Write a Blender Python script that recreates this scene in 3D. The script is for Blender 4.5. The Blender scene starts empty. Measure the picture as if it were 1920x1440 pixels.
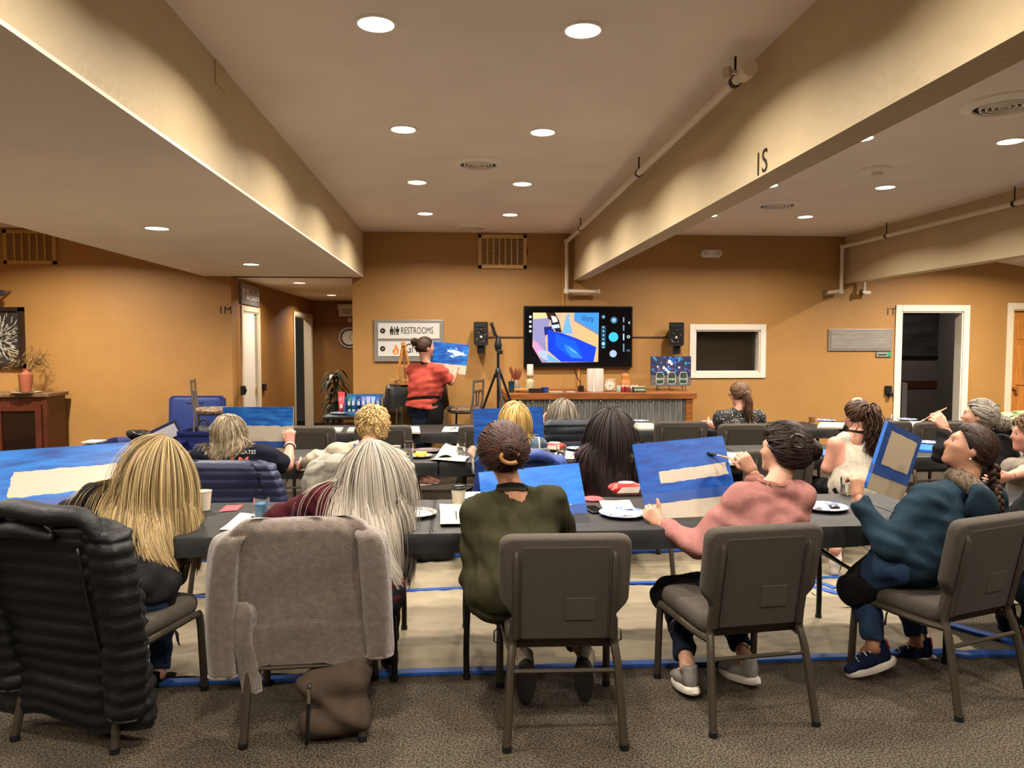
import bpy, bmesh, math, random
import numpy as np
from mathutils import Vector, Matrix
RNG = np.random.default_rng(7)
random.seed(7)
SC = bpy.context.scene
COL = SC.collection
PI = math.pi
# ---------------------------------------------------------------- camera
FPX, CAMH = 1390.0, 1.64
YAW, PITCH = math.atan(99 / 1390), math.atan(75 / 1390)
cam_d = bpy.data.cameras.new('camera')
cam_d.sensor_width = 36.0
cam_d.lens = 36.0 * FPX / 1920
cam_d.clip_start = 0.05
cam = bpy.data.objects.new('camera', cam_d)
COL.objects.link(cam)
cam.location = (0, 0, CAMH)
cam.rotation_euler = (PI / 2 - PITCH, 0, -YAW)
SC.camera = cam
# ---------------------------------------------------------------- world, exposure
wd = bpy.data.worlds.new('world')
SC.world = wd
wd.use_nodes = True
wd.node_tree.nodes['Background'].inputs[0].default_value = (0.9, 0.75, 0.55, 1)
wd.node_tree.nodes['Background'].inputs[1].default_value = 0.02
SC.view_settings.view_transform = 'Standard'
SC.view_settings.look = 'None'
SC.view_settings.gamma = 1
SC.view_settings.use_curve_mapping = False
SC.view_settings.exposure = 0.45
LAMP_COL = (1.0, 0.895, 0.77)
LAMP_W = 34.0
LAMP_SPREAD = 150

# ---------------------------------------------------------------- pixel helpers (photo frame 1920x1440 -> room metres)
_cy, _sy, _cp, _sp = math.cos(YAW), math.sin(YAW), math.cos(PITCH), math.sin(PITCH)
RIGHT = np.array([_cy, -_sy, 0.0])
FWD = np.array([_sy * _cp, _cy * _cp, -_sp])
UPV = np.cross(RIGHT, FWD)
EYE = np.array([0, 0, CAMH])

def ray(px, py):
    return FWD + RIGHT * ((px - 960) / FPX) + UPV * ((720 - py) / FPX)

def W(px, py, Y):
    "point at room depth Y seen at a pixel"
    r = ray(px, py)
    return EYE + r * (Y / r[1])

def G(px, py, z=0.0):
    "point at height z seen at a pixel"
    r = ray(px, py)
    return EYE + r * ((z - CAMH) / r[2])

def WX(px, py, X):
    r = ray(px, py)
    return EYE + r * (X / r[0])

def proj(p):
    d = np.asarray(p, float) - EYE
    z = d @ FWD
    return 960 + FPX * (d @ RIGHT) / z, 720 - FPX * (d @ UPV) / z

# ---------------------------------------------------------------- materials
def lin(c):
    if isinstance(c, str):
        c = tuple(int(c[i:i + 2], 16) / 255 for i in (0, 2, 4))
    return tuple((x / 12.92 if x <= 0.04045 else ((x + 0.055) / 1.055) ** 2.4) for x in c)

_M = {}
DIM = {'ochre_wall': 0.85, 'hall_wall': 0.9, 'carpet': 0.56, 'chair_tweed': 0.62, 'chair_back_panel': 0.62, 'chair_frame': 0.75, 'dropcloth': 0.58, 'canvas_edge': 0.75, 'blank_canvas': 0.75, 'paper_white': 0.75, 'napkin': 0.75, 'skin_light': 0.74, 'skin_warm': 0.74, 'skin_pink': 0.74, 'beam_plaster': 0.82, 'pink_fleece': 0.62, 'olive_knit': 0.75, 'teal_fleece': 0.8, 'cream_knit': 0.75, 'coral_tee': 0.7, 'tank_white': 0.75, 'black_plastic_cloth': 0.5, 'taupe_fleece': 0.8, 'white_paint': 0.85, 'cream_door': 0.85, 'paper_cup': 0.8, 'plate_white': 0.8, 'bar_wood': 0.8, 'sign_white': 0.85, 'table_top': 0.6}     # paint / cloth albedo factors, tuned along with the exposure
def mat(name, color='808080', rough=0.6, metal=0.0, noise=0.0, nscale=30.0, bump=0.0, bscale=None, spec=None,
        emit=None, estr=0.0, trans=0.0, ior=1.45, color2=None, vcol=False, alpha=1.0, sheen=0.0, stretch=None, detail=3.0, ncon=.18):
    if name in _M:
        return _M[name]
    m = bpy.data.materials.new(name)
    m.use_nodes = True
    nt = m.node_tree
    b = nt.nodes['Principled BSDF']
    dm = DIM.get(name, 1.0)
    c = tuple(x * dm for x in lin(color))
    b.inputs['Base Color'].default_value = (*c, 1)
    b.inputs['Roughness'].default_value = rough
    b.inputs['Metallic'].default_value = metal
    b.inputs['IOR'].default_value = ior
    if spec is not None:
        b.inputs['Specular IOR Level'].default_value = spec
    if trans:
        b.inputs['Transmission Weight'].default_value = trans
    if sheen:
        b.inputs['Sheen Weight'].default_value = sheen
        b.inputs['Sheen Roughness'].default_value = 0.5
    if alpha < 1:
        b.inputs['Alpha'].default_value = alpha
    if emit is not None:
        b.inputs['Emission Color'].default_value = (*lin(emit), 1)
        b.inputs['Emission Strength'].default_value = estr
    m.diffuse_color = (*c, 1)
    if noise or bump:
        tc = nt.nodes.new('ShaderNodeTexCoord')
        src = tc.outputs['Object']
        if stretch:
            mp = nt.nodes.new('ShaderNodeMapping')
            mp.inputs['Scale'].default_value = stretch
            nt.links.new(src, mp.inputs['Vector'])
            src = mp.outputs['Vector']
    basecol = None
    if vcol:
        at = nt.nodes.new('ShaderNodeAttribute')
        at.attribute_name = 'col'
        basecol = at.outputs['Color']
        nt.links.new(basecol, b.inputs['Base Color'])
    if noise:
        n = nt.nodes.new('ShaderNodeTexNoise')
        n.inputs['Scale'].default_value = nscale
        n.inputs['Detail'].default_value = detail
        nt.links.new(src, n.inputs['Vector'])
        mx = nt.nodes.new('ShaderNodeMix')
        mx.data_type = 'RGBA'
        rp = nt.nodes.new('ShaderNodeMapRange')
        rp.inputs['From Min'].default_value = .5 - ncon
        rp.inputs['From Max'].default_value = .5 + ncon
        nt.links.new(n.outputs['Fac'], rp.inputs['Value'])
        nt.links.new(rp.outputs['Result'], mx.inputs[0])
        c2 = tuple(x * dm for x in lin(color2)) if color2 else tuple(x * (1 - noise) for x in c)
        if basecol is not None:
            mx.blend_type = 'MULTIPLY'
            nt.links.new(basecol, mx.inputs[6])
            mx.inputs[7].default_value = (1 - noise,) * 3 + (1,)
        else:
            mx.inputs[6].default_value = (*(min(1, x * (1 + (0 if color2 else noise * .4))) for x in c), 1)
            mx.inputs[7].default_value = (*c2, 1)
        nt.links.new(mx.outputs[2], b.inputs['Base Color'])
    if bump:
        n2 = nt.nodes.new('ShaderNodeTexNoise')
        n2.inputs['Scale'].default_value = bscale or nscale
        n2.inputs['Detail'].default_value = detail
        nt.links.new(src, n2.inputs['Vector'])
        bp = nt.nodes.new('ShaderNodeBump')
        bp.inputs['Strength'].default_value = min(1, bump)
        bp.inputs['Distance'].default_value = 0.01
        nt.links.new(n2.outputs['Fac'], bp.inputs['Height'])
        nt.links.new(bp.outputs['Normal'], b.inputs['Normal'])
    _M[name] = m
    return m

# ---------------------------------------------------------------- objects
def tag(o, label=None, cat=None, group=None, kind=None):
    if label: o['label'] = label
    if cat: o['category'] = cat
    if group: o['group'] = group
    if kind: o['kind'] = kind
    return o

def link(o, parent=None):
    COL.objects.link(o)
    if parent is not None:
        o.parent = parent
    return o

def empty(name, loc=(0, 0, 0), rz=0.0, label=None, cat=None, group=None, kind=None, parent=None):
    o = bpy.data.objects.new(name, None)
    o.empty_display_size = 0.1
    o.location = loc
    o.rotation_euler = (0, 0, rz)
    link(o, parent)
    return tag(o, label, cat, group, kind)

class MB:
    "mesh builder: collects shapes, links them as ONE mesh object"
    def __init__(s):
        s.v, s.f, s.mi, s.c, s.n = [], [], [], [], 0
        s.cur = 0
    def add(s, v, f, col=None):
        v = np.asarray(v, float).reshape(-1, 3)
        s.v.append(v)
        s.f.append(([tuple(int(i) + s.n for i in q) for q in f]))
        s.mi.append(s.cur)
        s.c.append(None if col is None else np.broadcast_to(np.asarray(col, float), (len(v), 3)))
        s.n += len(v)
        return s
    def slot(s, i):
        s.cur = i
        return s
    def box(s, c, size, rz=0.0, R=None, bev=0.0, seg=2):
        if bev > 0:
            bm = bmesh.new()
            bmesh.ops.create_cube(bm, size=1)
            for v in bm.verts:
                v.co = Vector((v.co.x * size[0], v.co.y * size[1], v.co.z * size[2]))
            bmesh.ops.bevel(bm, geom=bm.edges[:], offset=min(bev, min(size) * .49), segments=seg, affect='EDGES', profile=0.5)
            bm.verts.index_update()
            v = np.array([x.co[:] for x in bm.verts])
            f = [[x.index for x in q.verts] for q in bm.faces]
            bm.free()
        else:
            h = np.array(size) / 2
            v = np.array([[x, y, z] for x in (-1, 1) for y in (-1, 1) for z in (-1, 1)]) * h
            f = [(0, 1, 3, 2), (4, 6, 7, 5), (0, 4, 5, 1), (2, 3, 7, 6), (0, 2, 6, 4), (1, 5, 7, 3)]
        if R is None:
            cz, sz = math.cos(rz), math.sin(rz)
            R = np.array([[cz, -sz, 0], [sz, cz, 0], [0, 0, 1]])
        return s.add(v @ np.asarray(R).T + np.asarray(c, float), f)
    def box2(s, a, b, bev=0.0):
        a, b = np.minimum(a, b).astype(float), np.maximum(a, b).astype(float)
        return s.box((a + b) / 2, b - a, bev=bev)
    def tube(s, pts, r, n=8, closed=False, caps=True, flat=None, col=None):
        pts = np.asarray(pts, float)
        k = len(pts)
        r = np.broadcast_to(np.asarray(r, float), (k,))
        if closed:
            t = np.roll(pts, -1, 0) - np.roll(pts, 1, 0)
        else:
            t = np.gradient(pts, axis=0)
        t /= np.linalg.norm(t, axis=1, keepdims=True) + 1e-12
        a = np.array([0, 0, 1.0]) if abs(t[0][2]) < .9 else np.array([1.0, 0, 0])
        u = np.cross(t[0], a); u /= np.linalg.norm(u)
        ang = np.arange(n) * 2 * PI / n
        V = []
        for i in range(k):
            u = u - t[i] * (u @ t[i]); u /= np.linalg.norm(u) + 1e-12
            w = np.cross(t[i], u)
            fl = 1.0 if flat is None else flat
            V.append(pts[i] + r[i] * (np.outer(np.cos(ang), u) + fl * np.outer(np.sin(ang), w)))
        V = np.concatenate(V)
        F = []
        for i in range(k if closed else k - 1):
            j = (i + 1) % k
            for q in range(n):
                p = (q + 1) % n
                F.append((i * n + q, i * n + p, j * n + p, j * n + q))
        if caps and not closed:
            F.append(tuple(range(n))[::-1])
            F.append(tuple((k - 1) * n + q for q in range(n)))
        return s.add(V, F, col)
    def cyl(s, a, b, r, n=16, r2=None):
        return s.tube([a, b], [r, r if r2 is None else r2], n)
    def lathe(s, prof, c=(0, 0, 0), n=24, R=None, cap0=True, cap1=True):
        prof = np.asarray(prof, float)
        ang = np.arange(n) * 2 * PI / n
        V = np.concatenate([np.c_[p[0] * np.cos(ang), p[0] * np.sin(ang), np.full(n, p[1])] for p in prof])
        F = []
        for i in range(len(prof) - 1):
            for q in range(n):
                p = (q + 1) % n
                F.append((i * n + q, i * n + p, (i + 1) * n + p, (i + 1) * n + q))
        if cap0: F.append(tuple(range(n))[::-1])
        if cap1: F.append(tuple((len(prof) - 1) * n + q for q in range(n)))
        if R is not None: V = V @ np.asarray(R).T
        return s.add(V + np.asarray(c, float), F)
    def prism(s, poly, axis_o, ux, uy, depth):
        "polygon (2d) in plane (ux,uy) at axis_o, extruded by vector depth"
        poly = np.asarray(poly, float)
        k = len(poly)
        a = np.asarray(axis_o, float) + np.outer(poly[:, 0], ux) + np.outer(poly[:, 1], uy)
        d = np.asarray(depth, float)
        V = np.concatenate([a, a + d])
        F = [tuple(range(k)), tuple(range(2 * k - 1, k - 1, -1))]
        F += [(i, k + i, k + (i + 1) % k, (i + 1) % k) for i in range(k)]
        return s.add(V, F)
    def build(s, name, mats, parent=None, smooth=False, recalc=True, **kw):
        V = np.concatenate(s.v) if s.v else np.zeros((0, 3))
        F = [q for fs in s.f for q in fs]
        me = bpy.data.meshes.new(name)
        me.from_pydata(V.tolist(), [], F)
        if not isinstance(mats, (list, tuple)): mats = [mats]
        for m in mats: me.materials.append(m)
        if len(mats) > 1:
            mi = np.concatenate([np.full(len(fs), i, np.int32) for fs, i in zip(s.f, s.mi)])
            me.polygons.foreach_set('material_index', mi)
        if any(c is not None for c in s.c):
            cc = np.concatenate([np.ones((len(v), 3)) if c is None else c for v, c in zip(s.v, s.c)])
            at = me.color_attributes.new('col', 'FLOAT_COLOR', 'POINT')
            at.data.foreach_set('color', np.c_[cc, np.ones(len(cc))].astype(np.float32).ravel())
        if recalc:
            bm = bmesh.new(); bm.from_mesh(me)
            bmesh.ops.recalc_face_normals(bm, faces=bm.faces[:])
            bm.to_mesh(me); bm.free()
        if smooth:
            me.polygons.foreach_set('use_smooth', np.ones(len(me.polygons), bool))
            if smooth != 'all':
                try: me.set_sharp_from_angle(angle=math.radians(40))
                except Exception: pass
        me.update()
        o = bpy.data.objects.new(name, me)
        link(o, parent)
        return tag(o, **kw)

def quad_mesh(name, V, Q, m, parent=None, col=None, smooth=True, **kw):
    "fast numpy mesh; Q all quads or all tris"
    Q = np.asarray(Q, np.int32)
    me = bpy.data.meshes.new(name)
    me.vertices.add(len(V)); me.vertices.foreach_set('co', np.asarray(V, np.float32).ravel())
    k = Q.shape[1]
    me.loops.add(Q.size); me.loops.foreach_set('vertex_index', Q.ravel())
    me.polygons.add(len(Q)); me.polygons.foreach_set('loop_start', np.arange(len(Q), dtype=np.int32) * k)
    me.polygons.foreach_set('loop_total', np.full(len(Q), k, np.int32))
    if smooth: me.polygons.foreach_set('use_smooth', np.ones(len(Q), bool))
    me.update(calc_edges=True)
    if col is not None:
        at = me.color_attributes.new('col', 'FLOAT_COLOR', 'POINT')
        at.data.foreach_set('color', np.c_[col, np.ones(len(col))].astype(np.float32).ravel())
    for mm in (m if isinstance(m, (list, tuple)) else [m]): me.materials.append(mm)
    o = bpy.data.objects.new(name, me)
    link(o, parent)
    return tag(o, **kw)

def copy_tree(o, parent=None):
    c = o.copy(); COL.objects.link(c); c.parent = parent
    for ch in list(o.children): copy_tree(ch, c)
    return c

def text_geo(s, size, depth=0.0, align='CENTER', xs=1.0, bold=0.0):
    cu = bpy.data.curves.new('lettering', 'FONT')
    cu.body = s; cu.size = size; cu.extrude = depth; cu.align_x = align; cu.align_y = 'CENTER'; cu.resolution_u = 3; cu.offset = bold
    o = bpy.data.objects.new('lettering', cu); COL.objects.link(o)
    dg = bpy.context.evaluated_depsgraph_get(); dg.update()
    me = o.evaluated_get(dg).to_mesh()
    V = np.array([v.co[:] for v in me.vertices]).reshape(-1, 3); F = [list(p.vertices) for p in me.polygons]
    o.evaluated_get(dg).to_mesh_clear()
    bpy.data.objects.remove(o); bpy.data.curves.remove(cu)
    V[:, 0] *= xs
    return V, F

def text_on(mb, s, size, o, ux, uy, depth=0.0, align='CENTER', xs=1.0, bold=0.0):
    V, F = text_geo(s, size, depth, align, xs, bold)
    ux, uy = np.asarray(ux, float), np.asarray(uy, float)
    n = np.cross(ux, uy)
    return mb.add(np.asarray(o, float) + np.outer(V[:, 0], ux) + np.outer(V[:, 1], uy) + np.outer(V[:, 2], n), F)

def nrm(v):
    v = np.asarray(v, float)
    return v / (np.linalg.norm(v) + 1e-12)

def smooth_path(pts, n=24):
    "Catmull-Rom through points"
    P = np.asarray(pts, float)
    P = np.concatenate([[2 * P[0] - P[1]], P, [2 * P[-1] - P[-2]]])
    out = []
    k = len(P) - 3
    for t in np.linspace(0, k - 1e-6, n):
        i = int(t); u = t - i
        a, b, c, d = P[i:i + 4]
        out.append(.5 * ((2 * b) + (c - a) * u + (2 * a - 5 * b + 4 * c - d) * u * u + (3 * b - a - 3 * c + d) * u ** 3))
    return np.array(out)

# ---------------------------------------------------------------- smooth-union body fields
def smin(a, b, k):
    h = np.clip(.5 + .5 * (b - a) / k, 0, 1)
    return b + (a - b) * h - k * h * (1 - h)

class Field:
    def __init__(s):
        s.p = []
        s.cuts = []       # (n, d): keep n.p <= d
        s.holes = []      # prims subtracted
        s.fold = []       # (amp, k-vector, phase, warp)
    def rc(s, a, b, ra, rb, k=.03, clip=None, sq=None):
        "tapered capsule; clip=(n,d) local cut; sq=(axis,factor) flattens it"
        s.p.append(('rc', np.asarray(a, float), np.asarray(b, float), ra, rb, k, clip, sq)); return s
    def el(s, c, r, R=None, k=.03, clip=None):
        s.p.append(('el', np.asarray(c, float), np.asarray(r, float), np.eye(3) if R is None else np.asarray(R, float), None, k, clip, None)); return s
    @staticmethod
    def _d(q, P):
        if q[0] == 'rc':
            _, a, b, ra, rb, k, clip, sq = q
            ba = b - a
            t = np.clip(((P - a) @ ba) / max(ba @ ba, 1e-9), 0, 1)
            w = P - a - t[..., None] * ba
            if sq is not None:
                ax = sq[0]
                w = w + (w @ ax)[..., None] * ax * (1 / sq[1] - 1)
            d = np.sqrt((w * w).sum(-1)) - (ra + (rb - ra) * t)
        else:
            _, c, r, R, _x, k, clip, sq = q
            L = (P - c) @ R
            k0 = np.sqrt(((L / r) ** 2).sum(-1)); k1 = np.sqrt(((L / (r * r)) ** 2).sum(-1))
            d = k0 * (k0 - 1) / np.maximum(k1, 1e-6)
        if clip is not None:
            d = np.maximum(d, P @ clip[0] - clip[1])
        return d
    def bbox(s, q):
        if q[0] == 'rc':
            m = max(q[3], q[4])
            return np.minimum(q[1], q[2]) - m, np.maximum(q[1], q[2]) + m
        m = q[2].max()
        ext = np.sqrt(((q[3] * q[2]) ** 2).sum(1))
        return q[1] - ext, q[1] + ext
    def _post(s, d, P):
        for amp, kv, ph, wa in s.fold:
            d = d + amp * np.sin(P @ kv + ph + wa * np.sin(P[..., 2] * 23 + P[..., 0] * 17 + ph * 3))
        for n, dd in s.cuts:
            d = np.maximum(d, P @ n - dd)
        for q in s.holes:
            d = np.maximum(d, -s._d(q, P))
        return d
    def at(s, P):
        d = np.full(P.shape[:-1], 9.0)
        for q in s.p:
            d = smin(d, s._d(q, P), q[5])
        return s._post(d, P)
    def grad(s, P, e=.004):
        g = np.stack([s.at(P + e * np.eye(3)[i]) - s.at(P - e * np.eye(3)[i]) for i in range(3)], -1)
        return g / (np.linalg.norm(g, axis=-1, keepdims=True) + 1e-9)
    def mesh(s, vox):
        bbs = [s.bbox(q) for q in s.p]
        lo = np.min([b[0] for b in bbs], 0) - 2.5 * vox
        hi = np.max([b[1] for b in bbs], 0) + 2.5 * vox
        n = np.ceil((hi - lo) / vox).astype(int) + 1
        D = np.full(n, 9.0, np.float32)
        ax = [lo[i] + vox * np.arange(n[i]) for i in range(3)]
        for q, (b0, b1) in zip(s.p, bbs):
            m = q[5] + 2 * vox
            i0 = np.clip(np.floor((b0 - m - lo) / vox).astype(int), 0, n)
            i1 = np.clip(np.ceil((b1 + m - lo) / vox).astype(int) + 1, 0, n)
            sl = tuple(slice(i0[i], i1[i]) for i in range(3))
            P = np.stack(np.meshgrid(*[ax[i][sl[i]] for i in range(3)], indexing='ij'), -1)
            D[sl] = smin(D[sl], s._d(q, P), q[5])
        near = np.abs(D) < 6 * vox + .02
        idx = np.nonzero(near)
        P = np.stack([ax[i][idx[i]] for i in range(3)], -1)
        D[idx] = s._post(D[idx].astype(float), P)
        D[0] = D[-1] = 9; D[:, 0] = D[:, -1] = 9; D[:, :, 0] = D[:, :, -1] = 9
        return surface_nets(D, lo, vox)

def surface_nets(D, lo, vox):
    S = D < 0
    n = D.shape
    cs = np.zeros(tuple(k - 1 for k in n), np.int8)
    corners = [(i, j, k) for i in (0, 1) for j in (0, 1) for k in (0, 1)]
    def sub(A, c): return A[c[0]:n[0] - 1 + c[0], c[1]:n[1] - 1 + c[1], c[2]:n[2] - 1 + c[2]]
    for c in corners: cs += sub(S, c)
    act = (cs > 0) & (cs < 8)
    ids = np.full(act.shape, -1, np.int32)
    I = np.argwhere(act)
    ids[act] = np.arange(len(I))
    vals = np.stack([D[I[:, 0] + c[0], I[:, 1] + c[1], I[:, 2] + c[2]] for c in corners], 1).astype(float)
    acc = np.zeros((len(I), 3)); cnt = np.zeros(len(I))
    C = np.array(corners, float)
    for a in range(8):
        for b in range(a + 1, 8):
            if np.abs(C[a] - C[b]).sum() == 1:
                x = (vals[:, a] < 0) != (vals[:, b] < 0)
                t = vals[:, a] / np.where(x, vals[:, a] - vals[:, b], 1)
                p = C[a] + t[:, None] * (C[b] - C[a])
                acc[x] += p[x]; cnt[x] += 1
    V = lo + vox * (I + acc / cnt[:, None])
    Q = []
    for ax in range(3):
        o = [0, 0, 0]; o[ax] = 1
        a = S[tuple(slice(0, n[i] - o[i]) for i in range(3))]
        b = S[tuple(slice(o[i], n[i]) for i in range(3))]
        E = np.argwhere(a != b)
        u, v = (ax + 1) % 3, (ax + 2) % 3
        ok = (E[:, u] > 0) & (E[:, v] > 0)
        E = E[ok]
        du = np.zeros(3, int); du[u] = 1
        dv = np.zeros(3, int); dv[v] = 1
        g = lambda X: ids[X[:, 0], X[:, 1], X[:, 2]]
        q = np.stack([g(E - du - dv), g(E - dv), g(E), g(E - du)], 1)
        fl = ~S[E[:, 0], E[:, 1], E[:, 2]]
        q[fl] = q[fl][:, ::-1]
        Q.append(q[(q >= 0).all(1)])
    return V, np.concatenate(Q)

def lap(V, Q, it=1, f=.5):
    for _ in range(it):
        A = np.zeros_like(V); c = np.zeros(len(V))
        for i in range(4):
            j = Q[:, (i + 1) % 4]; k = Q[:, i]
            np.add.at(A, k, V[j]); np.add.at(c, k, 1)
            np.add.at(A, j, V[k]); np.add.at(c, j, 1)
        V = V + f * (A / np.maximum(c, 1)[:, None] - V)
    return V
# ================================================================ room
WALL = mat('ochre_wall', 'AC7F44', rough=.55, noise=.06, nscale=3, bump=.25, bscale=45)
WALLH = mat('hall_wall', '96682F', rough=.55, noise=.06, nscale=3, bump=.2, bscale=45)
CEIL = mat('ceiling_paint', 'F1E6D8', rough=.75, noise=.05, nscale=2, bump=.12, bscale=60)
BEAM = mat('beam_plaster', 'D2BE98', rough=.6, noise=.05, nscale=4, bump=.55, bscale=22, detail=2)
WHITE = mat('white_paint', 'E4DACB', rough=.4)
CREAM = mat('cream_door', 'DFCFB2', rough=.45)
BLACKP = mat('black_plastic', '101010', rough=.4)
DARKM = mat('dark_metal', '2A2622', rough=.4, metal=.6)
CARPET = mat('carpet', '685A45', rough=.95, noise=.5, nscale=120, color2='1C150C', bump=.9, bscale=150, ncon=.07, detail=1.5)
LENS = mat('lamp_lens', 'FFFFFF', emit='FFF4E2', estr=6.0)
WY = 9.5
YB, XL, XR = -3.2, -7.6, 9.4
CH, SH = 3.05, 2.48

MB().box2((XL, YB, -.1), (XR, 16, 0)).build('floor', CARPET, kind='structure', label='brown flecked carpet')
MB().box2((XL, YB, CH), (XR, WY + .2, CH + .1)).build('ceiling', CEIL, kind='structure')
# soffit: the lowered ceiling on the left, running on into the hall
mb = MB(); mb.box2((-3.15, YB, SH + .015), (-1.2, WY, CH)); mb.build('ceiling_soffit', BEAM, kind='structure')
mb = MB(); mb.box2((-3.15, YB, SH), (-1.2, WY, SH + .015)); mb.box2((-2.95, WY, SH), (-1.3, 15.4, SH + .12)); mb.build('ceiling_soffit_underside', mat('soffit_lightened', 'F3E8D4', rough=.7, noise=.05, nscale=2, bump=.15, bscale=50), kind='structure')  # thin underside skin, colour lightened in place of missing bounce light
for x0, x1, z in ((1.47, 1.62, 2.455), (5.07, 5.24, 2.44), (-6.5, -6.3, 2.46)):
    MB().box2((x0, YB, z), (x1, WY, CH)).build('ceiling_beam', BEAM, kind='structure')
# sloped lower ceiling beyond the second beam
mb = MB(); mb.add([(7.0, YB, 2.76), (9.4, YB, 2.4), (9.4, WY, 2.4), (7.0, WY, 2.76), (7.0, YB, CH), (9.4, YB, CH), (9.4, WY, CH), (7.0, WY, CH)],
                  [(0, 1, 2, 3), (4, 7, 6, 5), (0, 4, 5, 1), (2, 6, 7, 3), (1, 5, 6, 2), (0, 3, 7, 4)])
mb.build('ceiling_slope', CEIL, kind='structure')
# back wall with its openings: hall, window, two doors
HXL, HXR = -2.83, -1.34
dx0, dx1, dz1 = W(1690, 600, WY)[0], W(1806, 600, WY)[0], W(1740, 584, WY)[2]
wx0, wx1 = W(1303, 650, WY)[0], W(1425, 650, WY)[0]
wz0, wz1 = W(1360, 698, WY)[2], W(1360, 619, WY)[2]
ex0, ez1 = W(1897, 650, WY)[0], W(1905, 580, WY)[2]
ex1 = ex0 + .86
T = .14
mb = MB()
def wseg(x0, x1, z0, z1): mb.box2((x0, WY, z0), (x1, WY + T, z1))
wseg(XL, HXL, 0, CH); wseg(HXL, HXR, SH, CH); wseg(HXR, wx0, 0, CH)
wseg(wx0, wx1, 0, wz0); wseg(wx0, wx1, wz1, CH)
wseg(wx1, dx0, 0, CH); wseg(dx0, dx1, dz1, CH); wseg(dx1, ex0, 0, CH); wseg(ex0, ex1, ez1, CH); wseg(ex1, XR, 0, CH)
mb.build('wall_back', WALL, kind='structure', label='ochre painted wall behind the counter')
MB().box2((XL - .1, YB, 0), (XL, WY, CH)).build('wall_left', WALL, kind='structure')
MB().box2((XR, YB, 0), (XR + .1, WY, CH)).build('wall_right', CEIL, kind='structure')
MB().box2((XL, YB - .1, 0), (XR, YB, CH)).build('wall_rear', CEIL, kind='structure')
# hall
HY = WX(588, 650, HXL)[1]
h1a, h1b = WX(455, 650, HXL)[1], WX(484, 650, HXL)[1]
h2a, h2b = WX(552, 650, HXL)[1], WX(584, 650, HXL)[1]
h1z, h2z = WX(470, 585, HXL)[2], WX(556, 592, HXL)[2]
mb = MB()
mb.box2((HXL - T, WY + T, 0), (HXL, h1a, SH)); mb.box2((HXL - T, h1a, h1z), (HXL, h1b, SH)); mb.box2((HXL - T, h1b, 0), (HXL, h2a, SH))
mb.box2((HXL - T, h2a, h2z), (HXL, h2b, SH)); mb.box2((HXL - T, h2b, 0), (HXL, HY, SH))
mb.build('wall_hall_left', WALLH, kind='structure')
MB().box2((HXR, WY + T, 0), (HXR + T, HY, SH)).build('wall_hall_right', WALLH, kind='structure')
MB().box2((HXL - T, HY, 0), (HXR + T, HY + .1, SH)).build('wall_hall_end', WALLH, kind='structure')
# room behind hall door 2 and store wall behind door 1
MB().box2((HXL - 1.3, WY + T, 0), (HXL - 1.2, h1b + .3, SH)).build('wall_side_room', WHITE, kind='structure')
MB().box2((HXL - .9, h2a - .4, 0), (HXL - .8, h2b + .8, SH)).build('wall_far_room', mat('tan_paint', '9A7C55', rough=.6), kind='structure')
MB().box2((HXL - 1.3, WY + T, SH), (HXL - T, HY + .5, SH + .1)).build('ceiling_side_room', CEIL, kind='structure')

def casing(name, along, fixed, a, b, ztop, w=.085, d=.02, depth=T, face=-1, mm=WHITE, bottom=None):
    "door casing and jamb lining; along 'x' (wall Y=fixed) or 'y' (wall X=fixed)"
    g = empty(name, (0, 0, 0), kind='structure')
    z0 = 0 if bottom is None else bottom
    def bx(u0, u1, z0, z1, v0, v1, nm):
        m = MB()
        if along == 'x': m.box2((u0, v0, z0), (u1, v1, z1), bev=.004)
        else: m.box2((v0, u0, z0), (v1, u1, z1), bev=.004)
        m.build(nm, mm, g)
    f0, f1 = (fixed - d, fixed) if face < 0 else (fixed, fixed + d)
    bx(a - w, a, z0 - (w if bottom is not None else 0), ztop + w, f0, f1, 'side_casing'); bx(b, b + w, z0 - (w if bottom is not None else 0), ztop + w, f0, f1, 'side_casing')
    bx(a, b, ztop, ztop + w, f0, f1, 'head_casing')
    if bottom is not None: bx(a, b, z0 - w, z0, f0, f1, 'sill_casing')
    v0, v1 = (fixed - .005, fixed + depth) if face < 0 else (fixed - depth, fixed + .005)
    bx(a, a + .018, z0, ztop, v0, v1, 'jamb'); bx(b - .018, b, z0, ztop, v0, v1, 'jamb'); bx(a, b, ztop - .018, ztop, v0, v1, 'jamb')
    if bottom is not None: bx(a, b, z0, z0 + .018, v0, v1, 'sill')
    return g
casing('door_1', 'x', WY, dx0, dx1, dz1)
casing('door_2', 'y', HXL, h1a, h1b, h1z, face=1, mm=CREAM, w=.07)
casing('door_3', 'y', HXL, h2a, h2b, h2z, face=1, mm=CREAM, w=.07)
d4 = casing('door_4', 'x', WY, ex0, ex1, ez1, mm=CREAM)
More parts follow.
